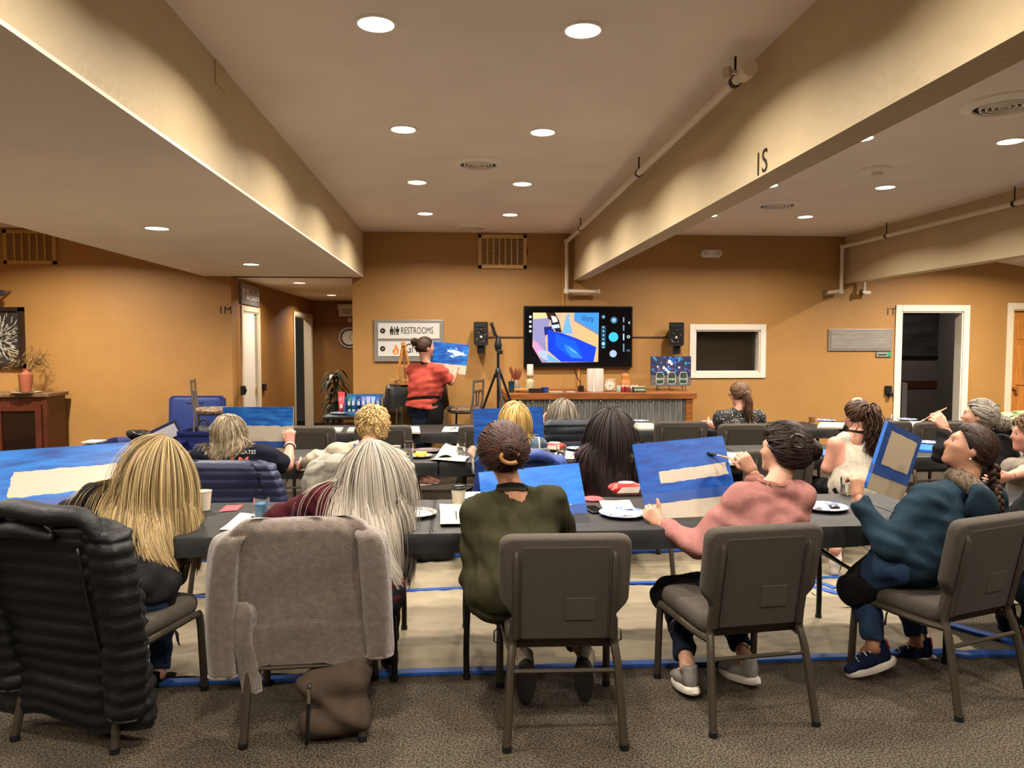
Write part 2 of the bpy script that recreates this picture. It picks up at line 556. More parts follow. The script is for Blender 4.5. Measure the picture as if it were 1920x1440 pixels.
# panelled wooden leaf in door 4
OAK = mat('honey_oak', 'B9762F', rough=.45, noise=.25, nscale=8, stretch=(6, 6, .6))
mb = MB(); mb.box2((ex0 + .02, WY + .04, 0), (ex1 - .02, WY + .08, ez1 - .02)); mb.build('door_leaf', OAK, d4)
for pz0, pz1 in ((.18, .95), (1.08, 1.62), (1.7, ez1 - .14)):
    for px0 in (ex0 + .1, ex0 + .47):
        mb = MB(); mb.box2((px0, WY + .028, pz0), (px0 + .3, WY + .044, pz1), bev=.008); mb.build('panel', OAK, d4)
BRASS = mat('brass', 'C9A04A', rough=.25, metal=1)
kp = W(1897, 730, WY)
mb = MB(); mb.lathe([(.0, 0), (.028, 0), (.028, .008), (.012, .012), (.012, .035), (.026, .045), (.03, .06), (.02, .075), (0, .078)], (ex0 + .075, WY + .04, kp[2]), 16,
                    R=np.array([[1, 0, 0], [0, 0, -1], [0, 1, 0]])); mb.build('knob', BRASS, d4, smooth=True)
# cream leaf half open in door 2
mb = MB(); mb.box2((HXL - .045, h1a + .02, 0), (HXL - .005, h1a + .6, h1z - .02)); mb.build('door_leaf', WHITE, bpy.data.objects['door_2'])
mb = MB(); mb.box2((HXL - .03, h1a + .575, .93), (HXL + .012, h1a + .6, 1.03)); mb.build('latch', BRASS, bpy.data.objects['door_2'])
# window
w1 = casing('window_1', 'x', WY, wx0, wx1, wz1, bottom=wz0, w=.075)
GLASSP = mat('window_glass', 'FFFFFF', rough=.02, trans=1.0, ior=1.45)
MB().box2((wx0 + .018, WY + .1, wz0 + .018), (wx1 - .018, WY + .106, wz1 - .018)).build('pane', GLASSP, w1)
MB().box2((wx0 - .1, WY + .16, wz0 - .1), (wx1 + .1, WY + .19, wz1 + .1)).build('blind', mat('olive_blind', '2A2008', rough=.8), w1)
# dark room behind door 1
DK = mat('dark_room_wall', '7A7472', rough=.7)
RY = 12.4
mb = MB(); mb.box2((dx0 - 1.2, RY, 0), (dx1 + 1.6, RY + .1, CH)); mb.build('wall_dark_room', DK, kind='structure')
mb = MB(); mb.box2((dx0 - 1.3, WY + T, 0), (dx0 - 1.2, RY, CH)); mb.box2((dx1 + 1.6, WY + T, 0), (dx1 + 1.7, RY, CH)); mb.build('wall_dark_room_side', DK, kind='structure')
MB().box2((dx0 - 1.3, WY + T, CH), (dx1 + 1.7, RY, CH + .1)).build('ceiling_dark_room', DK, kind='structure')
za, zb = W(1745, 727, RY)[2], W(1745, 714, RY)[2]
MB().box2((dx0 - 1.2, RY - .02, za), (dx1 + 1.6, RY, zb)).build('trim_1', mat('rail_brown', '5A3520', rough=.5), kind='structure')
pa, pb = W(1680, 672, RY), W(1776, 585, RY)
g = empty('framed_picture', (pb[0], RY - .03, pa[2]), label='dark framed landscape picture hanging in the unlit room behind the doorway', cat='picture')
mb = MB()
for a, b in (((pa[0], pa[2]), (pb[0], pa[2] + .04)), ((pa[0], pb[2] - .04), (pb[0], pb[2])), ((pa[0], pa[2]), (pa[0] + .05, pb[2])), ((pb[0] - .05, pa[2]), (pb[0], pb[2]))):
    mb.box2((a[0] - pb[0], 0, a[1] - pa[2]), (b[0] - pb[0], .03, b[1] - pa[2]))
mb.build('frame', mat('frame_black', '0A0808', rough=.4), g)
MB().box2((pa[0] - pb[0] + .05, .015, .04), (-.05, .028, pb[2] - pa[2] - .04)).build('print', mat('dark_print', '4C4848', rough=.5, noise=.6, nscale=2.2, stretch=(.6, 1, 2.5)), g)
# grey cabinet edge in dark room
ca = W(1692, 718, 11.0); cb = W(1701, 718, 11.0)
tag(MB().box2((ca[0], 11, 0), (cb[0] + .01, 11.4, ca[2]), bev=.005).build('filing_cabinet', mat('grey_cab', '6E6864', rough=.5)), 'narrow grey cabinet standing just inside the dark doorway', 'cabinet')

# baseboards
BB = mat('baseboard_dark', '3A2A1C', rough=.5)
mb = MB()
for x0, x1 in ((XL, HXL), (HXR, dx0 - .09), (dx1 + .09, ex0 - .09)): mb.box2((x0, WY - .012, 0), (x1, WY, .1))
mb.build('baseboard_back', BB, kind='structure')
mb = MB(); mb.box2((HXL - .01, h1b + .08, 0), (HXL + .012, h2a - .08, .1)); mb.box2((HXL, HY - .012, 0), (HXR, HY, .1)); mb.build('baseboard_hall', BB, kind='structure')

# ---------------------------------------------------------------- recessed lights
TRIM = mat('lamp_trim', 'F2EBDD', rough=.5)
def lamp(x, y, z, label, group, power=1.0, vis=True):
    g = empty('recessed_light', (x, y, z), label=label, cat='ceiling light', group=group)
    MB().lathe([(.098, 0), (.096, -.007), (.08, -.007), (.078, -.002)], n=28, cap0=False, cap1=False).build('trim_ring', TRIM, g, smooth=True)
    MB().lathe([(.0785, -.003), (.04, -.004), (.001, -.004)], n=28, cap0=False).build('lens', LENS, g)
    ld = bpy.data.lights.new('lamp_light', 'AREA'); ld.shape = 'DISK'; ld.size = .155; ld.energy = LAMP_W * power; ld.color = LAMP_COL; ld.spread = math.radians(LAMP_SPREAD)
    lo = bpy.data.objects.new('lamp_light', ld); lo.location = (0, 0, -.012); link(lo, g)
    return g
ordn = ['nearest', 'second', 'third', 'fourth', 'fifth']
for i, y in enumerate((3.38, 4.99, 6.59, 8.15)):
    lamp(-.36, y, CH, f'round recessed light in the middle ceiling, left row, {ordn[i]} from the camera', 'middle ceiling lights')
    lamp(.56, y, CH, f'round recessed light in the middle ceiling, right row, {ordn[i]} from the camera', 'middle ceiling lights')
for i, y in enumerate((3.4, 4.98, 6.5, 8.05)):
    lamp(2.75, y, CH, f'recessed light in the right ceiling next to the big beam, {ordn[i]} of its row', 'right ceiling lights')
    lamp(3.83, y, CH, f'recessed light in the right ceiling, outer row, {ordn[i]} from the camera', 'right ceiling lights')
for i, y in enumerate((5.59, 8.03, 10.41, 12.96)):
    lamp(-2.18, y, SH, f'recessed light in the low left soffit, {ordn[i]} from the camera', 'soffit lights', .8)
for x, y, z, w_, s_ in ((-.36, 1.75, CH, 1, 'above the front chairs in the left middle row'), (-.36, .15, CH, 1, 'above the camera in the left middle row'), (.56, 1.75, CH, 1, 'above the front chairs in the right middle row'), (.56, .15, CH, 1, 'above the camera in the right middle row'),
    (2.75, 1.8, CH, 1, 'right of the big beam level with the camera'), (3.83, 1.8, CH, 1, 'in the outer right row level with the camera'), (-2.18, 3.1, SH, .8, 'in the left soffit above the puffer jacket'), (-2.18, .7, SH, .8, 'in the left soffit beside the camera')):
    lamp(x, y, z, 'recessed light out of view ' + s_, 'lights overhead', w_)
lamp(7.2, 11.2, CH - .06, 'added unseen fill lamp in the dark room behind the doorway', 'side bay lights', .3)  # unseen lamp added to lift the black doorway
lamp(HXL - .45, (h2a + h2b) / 2 + .2, SH - .04, 'added unseen fill lamp inside the side room off the hall', 'side bay lights', .15)  # unseen lamp added because hall light does not reach in here
for k_, (x, y, w_) in enumerate(((-4.5, 7.9, 3.2), (-4.5, 5.6, 3.0), (-4.5, 3.2, 2.2), (-4.5, .6, 2), (6.4, 7.8, 4.2), (6.4, 5.0, 3.2), (6.4, 2.2, 2), (-7.05, 7.6, 2.5))): lamp(x, y, CH, 'recessed light out of view in the ' + ('left side bay, farthest', 'left side bay, second farthest', 'left side bay, third farthest', 'left side bay, nearest', 'right side bay, farthest', 'right side bay, middle', 'right side bay, nearest', 'outermost left bay')[k_], 'side bay lights', w_)
# ---------------------------------------------------------------- ceiling fittings
DKSLOT = mat('vent_dark', '2B2620', rough=.8)
def round_vent(px, py, z, r, label):
    p = G(px, py, z)
    g = empty('ceiling_diffuser', p, label=label, cat='air vent', group='round ceiling diffusers')
    MB().lathe([(r, 0), (r * .98, -.012), (r * .72, -.03), (r * .7, -.018)], n=36, cap0=False, cap1=False).build('outer_ring', TRIM, g, smooth=True)
    MB().lathe([(r * .72, -.004), (.001, -.004)], n=36, cap0=False).build('backing', DKSLOT, g)
    for k in range(4):
        q = r * (.58 - .14 * k)
        MB().lathe([(q, -.012), (q - .004 * r / .2, -.03), (q - .012 * r / .2, -.03), (q - .008 * r / .2, -.012)], n=32, cap0=False, cap1=False).build('louvre_ring', TRIM, g, smooth=True)
round_vent(897, 304, CH, .2, 'round white diffuser between the two rows of middle ceiling lights')
round_vent(885, 424, CH, .2, 'round diffuser in the middle ceiling close to the back wall')
round_vent(1884, 193, CH, .23, 'large round diffuser in the right ceiling near the picture edge')
round_vent(1457, 382, CH, .23, 'round diffuser in the right ceiling near the big beam')
p = G(1645, 316, CH)
g = empty('smoke_detector', p, label='white smoke detector on the right ceiling', cat='smoke detector')
MB().lathe([(.115, 0), (.115, -.014), (.1, -.03), (.06, -.034), (0.001, -.034)], n=32, cap0=False).build('housing', TRIM, g, smooth=True)
MB().lathe([(.045, -.034), (.04, -.055), (.018, -.062), (.001, -.062)], n=20, cap0=False).build('sensor', WHITE, g, smooth=True)
for px, py in ((412, 77), (648, 378)):
    p = WX(px, py, -1.2); p[2] = 3.0
    MB().box2((-1.2, p[1] - .09, 2.93), (-1.193, p[1] + .09, 3.045), bev=.002).build('cover_plate', BEAM, label=f'blank painted cover plate on the soffit {"near the camera" if px < 500 else "further back"}', cat='cover plate', group='soffit cover plates')

# ---------------------------------------------------------------- wall grilles
def grille(px0, py0, px1, py1, nb, label, m, mback):
    a, b = W(px0, py1, WY), W(px1, py0, WY)
    g = empty('wall_grille', (a[0], WY, a[2]), label=label, cat='air vent')
    w, h = b[0] - a[0], b[2] - a[2]
    fr = MB()
    for q in (((0, 0), (w, .04)), ((0, h - .04), (w, h)), ((0, 0), (.04, h)), ((w - .04, 0), (w, h))): fr.box2((q[0][0], -.025, q[0][1]), (q[1][0], 0, q[1][1]))
    fr.build('frame', m, g)
    MB().box2((.03, -.006, .03), (w - .03, -.001, h - .03)).build('backing', mback, g)
    for k in range(1, nb + 1):
        x = .04 + (w - .08) * k / (nb + 1)
        MB().box2((x - .008, -.024, .03), (x + .008, -.008, h - .03)).build('bar', m, g)
    lv = MB()
    for k in range(16):
        z = .045 + (h - .09) * k / 15
        lv.box2((.035, -.012, z - .004), (w - .035, -.007, z + .004))
    tag(lv.build('louvres', m, g), kind='stuff')
    return g, w, h
GRM = mat('grille_tan', 'B98F4A', rough=.5)
GRB = mat('grille_dark', '5A3F22', rough=.8)
g, w, h = grille(897, 441, 987, 503, 6, 'painted return air grille high on the back wall above the screen', mat('grille_pale', 'C9A368', rough=.5), GRB)
MB().lathe([(.001, 0), (.2, 0), (.2, .002), (.001, .002)], (w * .7, -.008, h * .52), 28, R=np.array([[1, 0, 0], [0, 0, 1], [0, 1, 0]])).build('fan_guard', DKSLOT, g)
grille(9, 432, 105, 495, 5, 'return air grille high on the far left wall', GRM, GRB)
# emergency lamp
p = W(1332, 476, WY)
g = empty('emergency_light', p, label='white twin-head emergency light high on the back wall', cat='emergency light')
mb = MB(); R2 = np.array([[1, 0, 0], [0, 0, 1], [0, -1, 0]])
mb.box((0, -.03, 0), (.17, .06, .11), bev=.03, seg=4); mb.build('housing', WHITE, g, smooth=True)
for sx in (-.085, .085):
    mb = MB(); mb.tube([(sx, -.001, 0), (sx, -.05, 0), (sx, -.062, 0)], [.055, .052, .03], 20); mb.build('lamp_head', WHITE, g, smooth=True)
    mb = MB(); mb.tube([(sx, -.06, 0), (sx, -.066, 0)], [.03, .026], 16); mb.build('lens', mat('grey_lens', 'A9A59A', rough=.2), g, smooth=True)
# sprinkler pipes
PIPE = mat('pipe_paint', 'D8CDB8', rough=.45)
def pipe(name, pts, r, label, clamps, head=None):
    g = empty(name, pts[0], label=label, cat='pipe')
    P = [np.array(q) - pts[0] for q in np.array(pts, float)]
    for a, b in zip(P[:-1], P[1:]): MB().cyl(a, b, r, 14).build('pipe_run', PIPE, g, smooth=True)
    for q in P[1:-1]:
        mb = MB(); mb.lathe([(.001, -1.5 * r), (r * 1.1, -1.3 * r), (r * 1.5, 0), (r * 1.1, 1.3 * r), (.001, 1.5 * r)], q, 14); mb.build('elbow', PIPE, g, smooth=True)
    for q in clamps:
        q = np.array(q) - pts[0]
        mb = MB(); mb.cyl(q + (0, 0, r), q + (0, 0, CH - pts[0][2] - q[2]) * np.array([0, 0, 1]), .006, 6) if False else mb.cyl(q, (q[0], q[1], CH - pts[0][2]), .006, 8); mb.tube([q + (0, -.015, 0), q + (0, .015, 0)], r * 1.25, 14); mb.build('hanger', DARKM, g)
    return g, P
pz = 2.93
px_ = 1.36
yy0 = WX(1396, 128, px_)[1]
pts = [(px_, yy0, pz), (px_, WY - .12, pz), (px_, WY - .12, W(1065, 546, WY - .12)[2]), (W(1120, 547, WY - .12)[0], WY - .12, W(1120, 547, WY - .12)[2])]
g, P = pipe('sprinkler_pipe', pts, .024, 'white sprinkler pipe hung along the big beam and dropping down the back wall', [(px_, yy0 + .12, pz), (px_, 5.6, pz), (px_, 8.3, pz)])
mb = MB(); mb.tube([P[0] + (0, -.07, 0), P[0] + (0, .02, 0)], .04, 16); mb.build('end_cap', PIPE, g, smooth=True)
mb = MB(); mb.tube([P[0] + (0, 0, 0), P[0] + (-.08, 0, 0)], .012, 10); mb.tube([P[0] + (-.085, 0, -.02), P[0] + (-.085, 0, .02)], .022, 12); mb.build('sprinkler_head', mat('chrome', 'B8B4AC', rough=.2, metal=1), g)
mb = MB(); mb.tube([P[-1], P[-1] + (.03, .0, 0)], .034, 14); mb.build('end_fitting', PIPE, g, smooth=True)
pz2 = 2.9
X2 = 4.98
pts = [(X2, 3.2, pz2), (X2, WY - .1, pz2), (X2, WY - .1, W(1577, 546, WY - .1)[2]), (W(1549, 549, WY - .1)[0], WY - .1, W(1549, 549, WY - .1)[2])]
g, P = pipe('sprinkler_pipe', pts, .024, 'white sprinkler pipe hung along the farther right beam', [(X2, 4.9, pz2), (X2, 6.4, pz2), (X2, 8.4, pz2)])
mb = MB(); mb.tube([P[-1], P[-1] + (-.03, 0, 0)], .036, 14); mb.tube([P[-1] + (-.03, 0, 0), P[-1] + (-.035, 0, 0)], .045, 14); mb.build('end_fitting', mat('chrome'), g, smooth=True)
p = W(1620, 530, WY - .1); p2 = W(1620, 549, WY - .1)
g = empty('ceiling_sprinkler', p2, label='short sprinkler drop below the farther right beam', cat='sprinkler')
mb = MB(); mb.cyl((0, 0, 0), (0, 0, p[2] - p2[2] + .02), .02, 12); mb.build('drop_pipe', PIPE, g, smooth=True)
mb = MB(); mb.tube([(-.03, 0, 0), (.08, 0, 0)], [.03, .028], 14); mb.build('tee', PIPE, g, smooth=True)
mb = MB(); mb.tube([(-.03, 0, 0), (-.04, 0, 0)], .05, 16); mb.build('flange', mat('chrome'), g, smooth=True)
# raceways on the wall
RW = mat('raceway_paint', 'B98038', rough=.5)
a, b = W(1056, 441, WY), W(1056, 575, WY)
tag(MB().box2((a[0] - .012, WY - .02, b[2]), (a[0] + .012, WY, 3.04), bev=.003).build('cable_raceway', RW), 'painted vertical cable raceway above the screen', 'raceway')
RWD = mat('cable_dark', '4A2C12', rough=.6)
for q0, q1, s in ((913, 984, 'left'), (1186, 1252, 'right')):
    a, b = W(q0, 632, WY), W(q1, 632, WY)
    tag(MB().box2((a[0], WY - .016, a[2] - .008), (b[0], WY, a[2] + .008), bev=.003).build('cable_run', RWD), f'thin dark cable run from the screen to the {s} speaker', 'cable')
# bay lettering
LET = mat('letter_black', '120D08', rough=.6)
def letters(s, px, py, size, o=None, ux=(1, 0, 0), label=''):
    p = W(px, py, WY) if o is None else o
    p = np.array(p, float)
    mb = MB(); n = np.cross(ux, (0, 0, 1.))
    text_on(mb, s, size, p + n * .002, ux, (0, 0, 1), .001, bold=0)
    mb.build('bay_number', LET, label=label, cat='lettering', recalc=False)
letters('1M', 422, 582, .13, (*W(422, 582, WY)[:1], WY, W(422, 582, WY)[2]), label='black bay number 1M on the ochre wall left of the hall')
letters('1T', 1670, 585, .13, (W(1670, 585, WY)[0], WY, W(1670, 585, WY)[2]), label='black bay number 1T beside the dark doorway')
p = WX(1428, 307, 1.47)
letters('1S', 0, 0, .16, (1.47, p[1], p[2]), ux=(0, -1, 0), label='black bay number 1S on the side of the big beam')
# ================================================================ drop cloth and tape
CLOTH = mat('dropcloth', 'A89A80', rough=.9, noise=.12, nscale=5, bump=.12, bscale=300)
TAPE = mat('painters_tape', '1C4890', rough=.5)
def draped_sheet(name, x0, x1, y0, y1, n, amp, seed, m, z=.004, **kw):
    r = np.random.default_rng(seed)
    nx, ny = n
    X, Y = np.meshgrid(np.linspace(x0, x1, nx), np.linspace(y0, y1, ny), indexing='ij')
    Z = np.zeros_like(X)
    for _ in range(16):
        a = r.uniform(-.5, .5) + (PI / 2 if r.random() < .7 else 0)
        k = r.uniform(8, 34)
        ph = r.uniform(0, 6)
        Z += np.maximum(0, np.sin((X * math.cos(a) + Y * math.sin(a)) * k + ph + 1.5 * np.sin(X * 1.7 + Y * 2.3 + ph)) - .6) * r.uniform(.3, 1) * (.5 + .5 * np.sin(X * r.uniform(1, 3) + Y * r.uniform(1, 3) + ph))
    Z = z + amp * np.clip(Z, 0, 2)
    V = np.stack([X, Y, Z], -1).reshape(-1, 3)
    i = np.arange(nx * ny).reshape(nx, ny)
    Q = np.stack([i[:-1, :-1], i[1:, :-1], i[1:, 1:], i[:-1, 1:]], -1).reshape(-1, 4)
    return quad_mesh(name, V, Q, m, **kw)
draped_sheet('drop_cloth', -4.2, 2.75, 3.66, 4.86, (260, 90), .016, 1, CLOTH, label='beige canvas drop cloth strip under the front tables', cat='drop cloth', group='drop cloths')
draped_sheet('drop_cloth', -4.2, 2.75, 4.9, 5.62, (260, 60), .016, 2, CLOTH, label='beige drop cloth strip between the first and second table rows', cat='drop cloth', group='drop cloths')
draped_sheet('drop_cloth', 2.3, 4.6, 4.35, 5.9, (90, 60), .010, 3, CLOTH, z=.007, label='drop cloth piece at the right under the tables', cat='drop cloth', group='drop cloths')
def tape(p, q, w=.05, lab='', z=.018):
    p, q = np.array(p, float), np.array(q, float)
    d = nrm(q - p); s = np.array([-d[1], d[0]]) * w / 2
    n = 14; r = np.random.default_rng(int(abs(p[0] * 100)))
    c = p + np.outer(np.linspace(0, 1, n), q - p); c = c + np.outer(r.normal(0, .006, n), s / (w / 2))
    V = [(*(a + s), z) for a in c] + [(*(a - s), z) for a in c] + [(*(a + s), .003) for a in c] + [(*(a - s), .003) for a in c]
    F = []
    for i in range(n - 1):
        F += [(i, i + 1, n + i + 1, n + i), (2 * n + i, i, i + 1, 2 * n + i + 1)[::-1], (n + i, n + i + 1, 3 * n + i + 1, 3 * n + i)]
    mb = MB(); mb.add(V, F); mb.build('floor_tape', TAPE, label=lab, cat='tape', group='blue floor tape')
tape((-4.2, 3.55), (2.2, 3.67), .05, 'blue tape along the front edge of the drop cloth')
tape((-4.2, 4.78), (2.75, 4.93), .04, 'blue tape seam across the drop cloth behind the front tables')
tape((-4.2, 5.6), (2.75, 5.68), .045, 'blue tape along the far edge of the drop cloth')
tape((2.2, 4.98), (3.05, 3.72), .06, 'blue tape running diagonally by the jeans of the right-hand painter')
tape((1.95, 5.55), (2.5, 4.7), .05, 'short blue tape strip angling under the right tables')
tape((2.2, 3.7), (2.95, 3.62), .06, 'blue tape end beside the right-hand chair')

# ================================================================ chairs
TWEED = mat('chair_tweed', '4A4238', rough=.92, noise=.35, nscale=260, bump=.35, bscale=350)
TWEEDB = mat('chair_back_panel', '453E35', rough=.92, noise=.3, nscale=240, bump=.3, bscale=350)
FRAME = mat('chair_frame', '4B4338', rough=.38, metal=.5)
CHAN = mat('chair_channel', '2B2520', rough=.5)

def rounded_outline(pts, rad, n=5):
    out = []
    k = len(pts); P = [np.array(p, float) for p in pts]
    for i in range(k):
        a, b, c = P[i - 1], P[i], P[(i + 1) % k]
        r = min(rad[i] if hasattr(rad, '__len__') else rad, .48 * np.linalg.norm(a - b), .48 * np.linalg.norm(c - b))
        p, q = b + nrm(a - b) * r, b + nrm(c - b) * r
        for t in np.linspace(0, 1, n): out.append((1 - t) ** 2 * p + 2 * t * (1 - t) * b + t * t * q)
    return np.array(out)

def cushion(mb, outline, o, ux, uy, thick, puff=.012, steps=3):
    "soft slab: outline in (ux,uy), thickness along n, rounded edges"
    ux, uy = np.asarray(ux, float), np.asarray(uy, float); n = np.cross(ux, uy)
    c = outline.mean(0); k = len(outline)
    rings = []
    for t in np.linspace(-PI / 2, PI / 2, 2 * steps + 3):
        ins = puff * (1 - math.cos(t)); h = thick / 2 * math.sin(t)
        d = outline - c
        L = np.linalg.norm(d, axis=1, keepdims=True)
        rings.append((c + d * (1 - ins / L), h))
    V = np.concatenate([np.asarray(o, float) + np.outer(r[:, 0], ux) + np.outer(r[:, 1], uy) + h * n for r, h in rings])
    F = []
    for i in range(len(rings) - 1):
        F += [(i * k + q, i * k + (q + 1) % k, (i + 1) * k + (q + 1) % k, (i + 1) * k + q) for q in range(k)]
    F.append(tuple(range(k))[::-1]); F.append(tuple((len(rings) - 1) * k + q for q in range(k)))
    mb.add(V, F)

TILT = math.atan(.2)
BUX, BUY = np.array([1., 0, 0]), np.array([0, -math.sin(TILT), math.cos(TILT)])
BO = np.array([0, -.205, .42])
def bk(x, h, off=0.0):
    "point on the chair back: h up along it, off behind it"
    return BO + x * BUX + h * BUY + off * np.array([0, -math.cos(TILT), -math.sin(TILT)])
def make_chair(label, group):
    g = empty('banquet_chair', label=label, cat='chair', group=group)
    mb = MB(); ol = rounded_outline([(-.235, -.21), (.235, -.21), (.262, .25), (-.262, .25)], [.05, .05, .09, .09])
    cushion(mb, ol, (0, 0, .425), (1, 0, 0), (0, 1, 0), .085, .03); mb.build('seat', TWEED, g, smooth='all')
    mb = MB(); mb.box((0, .02, .375), (.44, .4, .02), bev=.005); mb.build('seat_board', CHAN, g)
    ol = rounded_outline([(-.21, .0), (.21, .0), (.215, .11), (.266, .175), (.27, .465), (-.27, .465), (-.266, .175), (-.215, .11)], [.015, .015, .02, .02, .055, .055, .02, .02])
    mb = MB(); cushion(mb, ol, BO, BUX, BUY, .06, .02, 3); mb.build('backrest', TWEED, g, smooth='all')
    ol = rounded_outline([(-.178, .012), (.178, .012), (.178, .425), (-.178, .425)], .012)
    mb = MB(); cushion(mb, ol, bk(0, 0, .028), BUX, BUY, .012, .004, 1); mb.build('back_panel', TWEEDB, g)
    ol = rounded_outline([(.005, .10), (.125, .10), (.125, .2), (.005, .2)], .004)
    mb = MB(); cushion(mb, ol, bk(0, 0, .034), BUX, BUY, .006, .002, 1); mb.build('card_pocket', TWEED, g)
    for s in (-1, 1):
        mb = MB(); mb.tube([bk(s * .199, .40, .026), bk(s * .199, .38, .036), bk(s * .199, .2, .036), bk(s * .199, .02, .036)], [.006, .014, .014, .014], 8); mb.build('back_channel', CHAN, g, smooth=True)
        pr = smooth_path([bk(s * .205, .1, .02), bk(s * .21, .0, .02), (s * .213, -.235, .38), (s * .222, -.262, .30), (s * .238, -.325, .012)], 12)
        mb = MB(); mb.tube(pr, .0175, 8); mb.build('leg', FRAME, g, smooth=True)
        mb = MB(); mb.cyl(pr[-1] + (0, 0, .012), pr[-1] + (0, 0, -.012), .0195, 10); mb.build('foot_cap', BLACKP, g)
        pf = smooth_path([(s * .215, -.235, .375), (s * .23, -.1, .372), (s * .243, .1, .378), (s * .25, .19, .378), (s * .253, .222, .34), (s * .256, .24, .012)], 18)
        mb = MB(); mb.tube(pf, .0175, 8); mb.build('leg', FRAME, g, smooth=True)
        mb = MB(); mb.cyl(pf[-1] + (0, 0, .012), pf[-1] + (0, 0, -.012), .0195, 10); mb.build('foot_cap', BLACKP, g)
        mb = MB(); c = np.array([s * .262, .03, .35]); mb.tube([c + (0, .0, .02), c + (s * .022, -.012, .01), c + (s * .024, -.012, -.035), c + (s * .014, .008, -.05), c + (0, .012, -.03)], .0035, 6, closed=True); mb.build('ganging_clip', BLACKP, g, smooth=True)
    mb = MB(); mb.tube([(-.222, -.262, .30), (.222, -.262, .30)], .010, 8); mb.build('stretcher', FRAME, g, smooth=True)
    return g
_proto = []
def chair(x, y, deg, label, group='grey banquet chairs'):
    if not _proto:
        g = make_chair(label, group); _proto.append(g)
    else:
        g = copy_tree(_proto[0]); g['label'] = label; g['group'] = group
    g.location = (x, y, 0); g.rotation_euler = (0, 0, math.radians(deg))
    return g
CH1 = (-1.524, 3.374, -16); CH2 = (-.66, 3.335, 3); CH3 = (.435, 3.215, -2); CH4 = (1.25, 3.30, 7); CH5 = (2.285, 3.385, 19)
chair(*CH3, 'grey tweed banquet chair under the woman in the olive sweater')
chair(*CH1, 'banquet chair hung with the black puffer jacket, nearest on the left')
chair(*CH2, 'banquet chair hung with the taupe fleece jacket')
chair(*CH4, 'grey banquet chair under the woman in the pink sweatshirt')
chair(*CH5, 'grey banquet chair under the woman in jeans and teal hoodie')
def chair_px(px, Y, deg, label):
    p = W(px, 800, Y)
    c = chair(p[0], Y + .25, deg, label)
    return c
CH7 = (W(430, 800, 4.85)[0], 5.12, -4); CH8 = (W(672, 800, 5.0)[0], 5.25, 4); CH9 = (W(972, 800, 5.0)[0], 5.25, 0); CH10 = (W(1202, 800, 5.1)[0], 5.36, -3); CH14 = (W(1060, 800, 7.1)[0], 7.28, 8)
chair(*CH7, 'banquet chair hung with the navy quilted jacket'); chair(*CH8, 'banquet chair hung with the pale grey coat'); chair(*CH9, 'banquet chair with the blue jacket behind the olive sweater')
chair(*CH10, 'banquet chair beside the long black hair'); chair(*CH14, 'banquet chair hung with the dark quilted vest before the counter')
chair_px(1455, 5.25, 4, 'empty banquet chair hidden behind the head with the hair clip')
chair_px(1612, 5.42, 80, 'banquet chair under the woman in the cream tank top')
chair_px(1835, 5.3, 14, 'banquet chair under the woman with grey hair in black')
CH13 = (W(1935, 800, 4.75)[0], 5.0, 20)
chair(*CH13, 'banquet chair hung with the cream jacket at the right picture edge')
chair_px(578, 7.0, -2, 'empty banquet chair beyond the raised wrist, third row left')
chair_px(716, 7.05, 3, 'empty banquet chair beyond the short blond curls')
chair_px(912, 7.0, 0, 'empty banquet chair half hidden by the blue canvas in the third row')
chair_px(1275, 7.2, 0, 'empty banquet chair to the right of the long black hair, third row')
chair_px(1395, 6.95, 0, 'banquet chair under the woman in the dotted blouse')
chair_px(1758, 6.95, 0, 'empty banquet chair under the raised hand with the brush')
chair_px(1660, 7.1, -6, 'empty banquet chair just right of the cream tank top, third row')

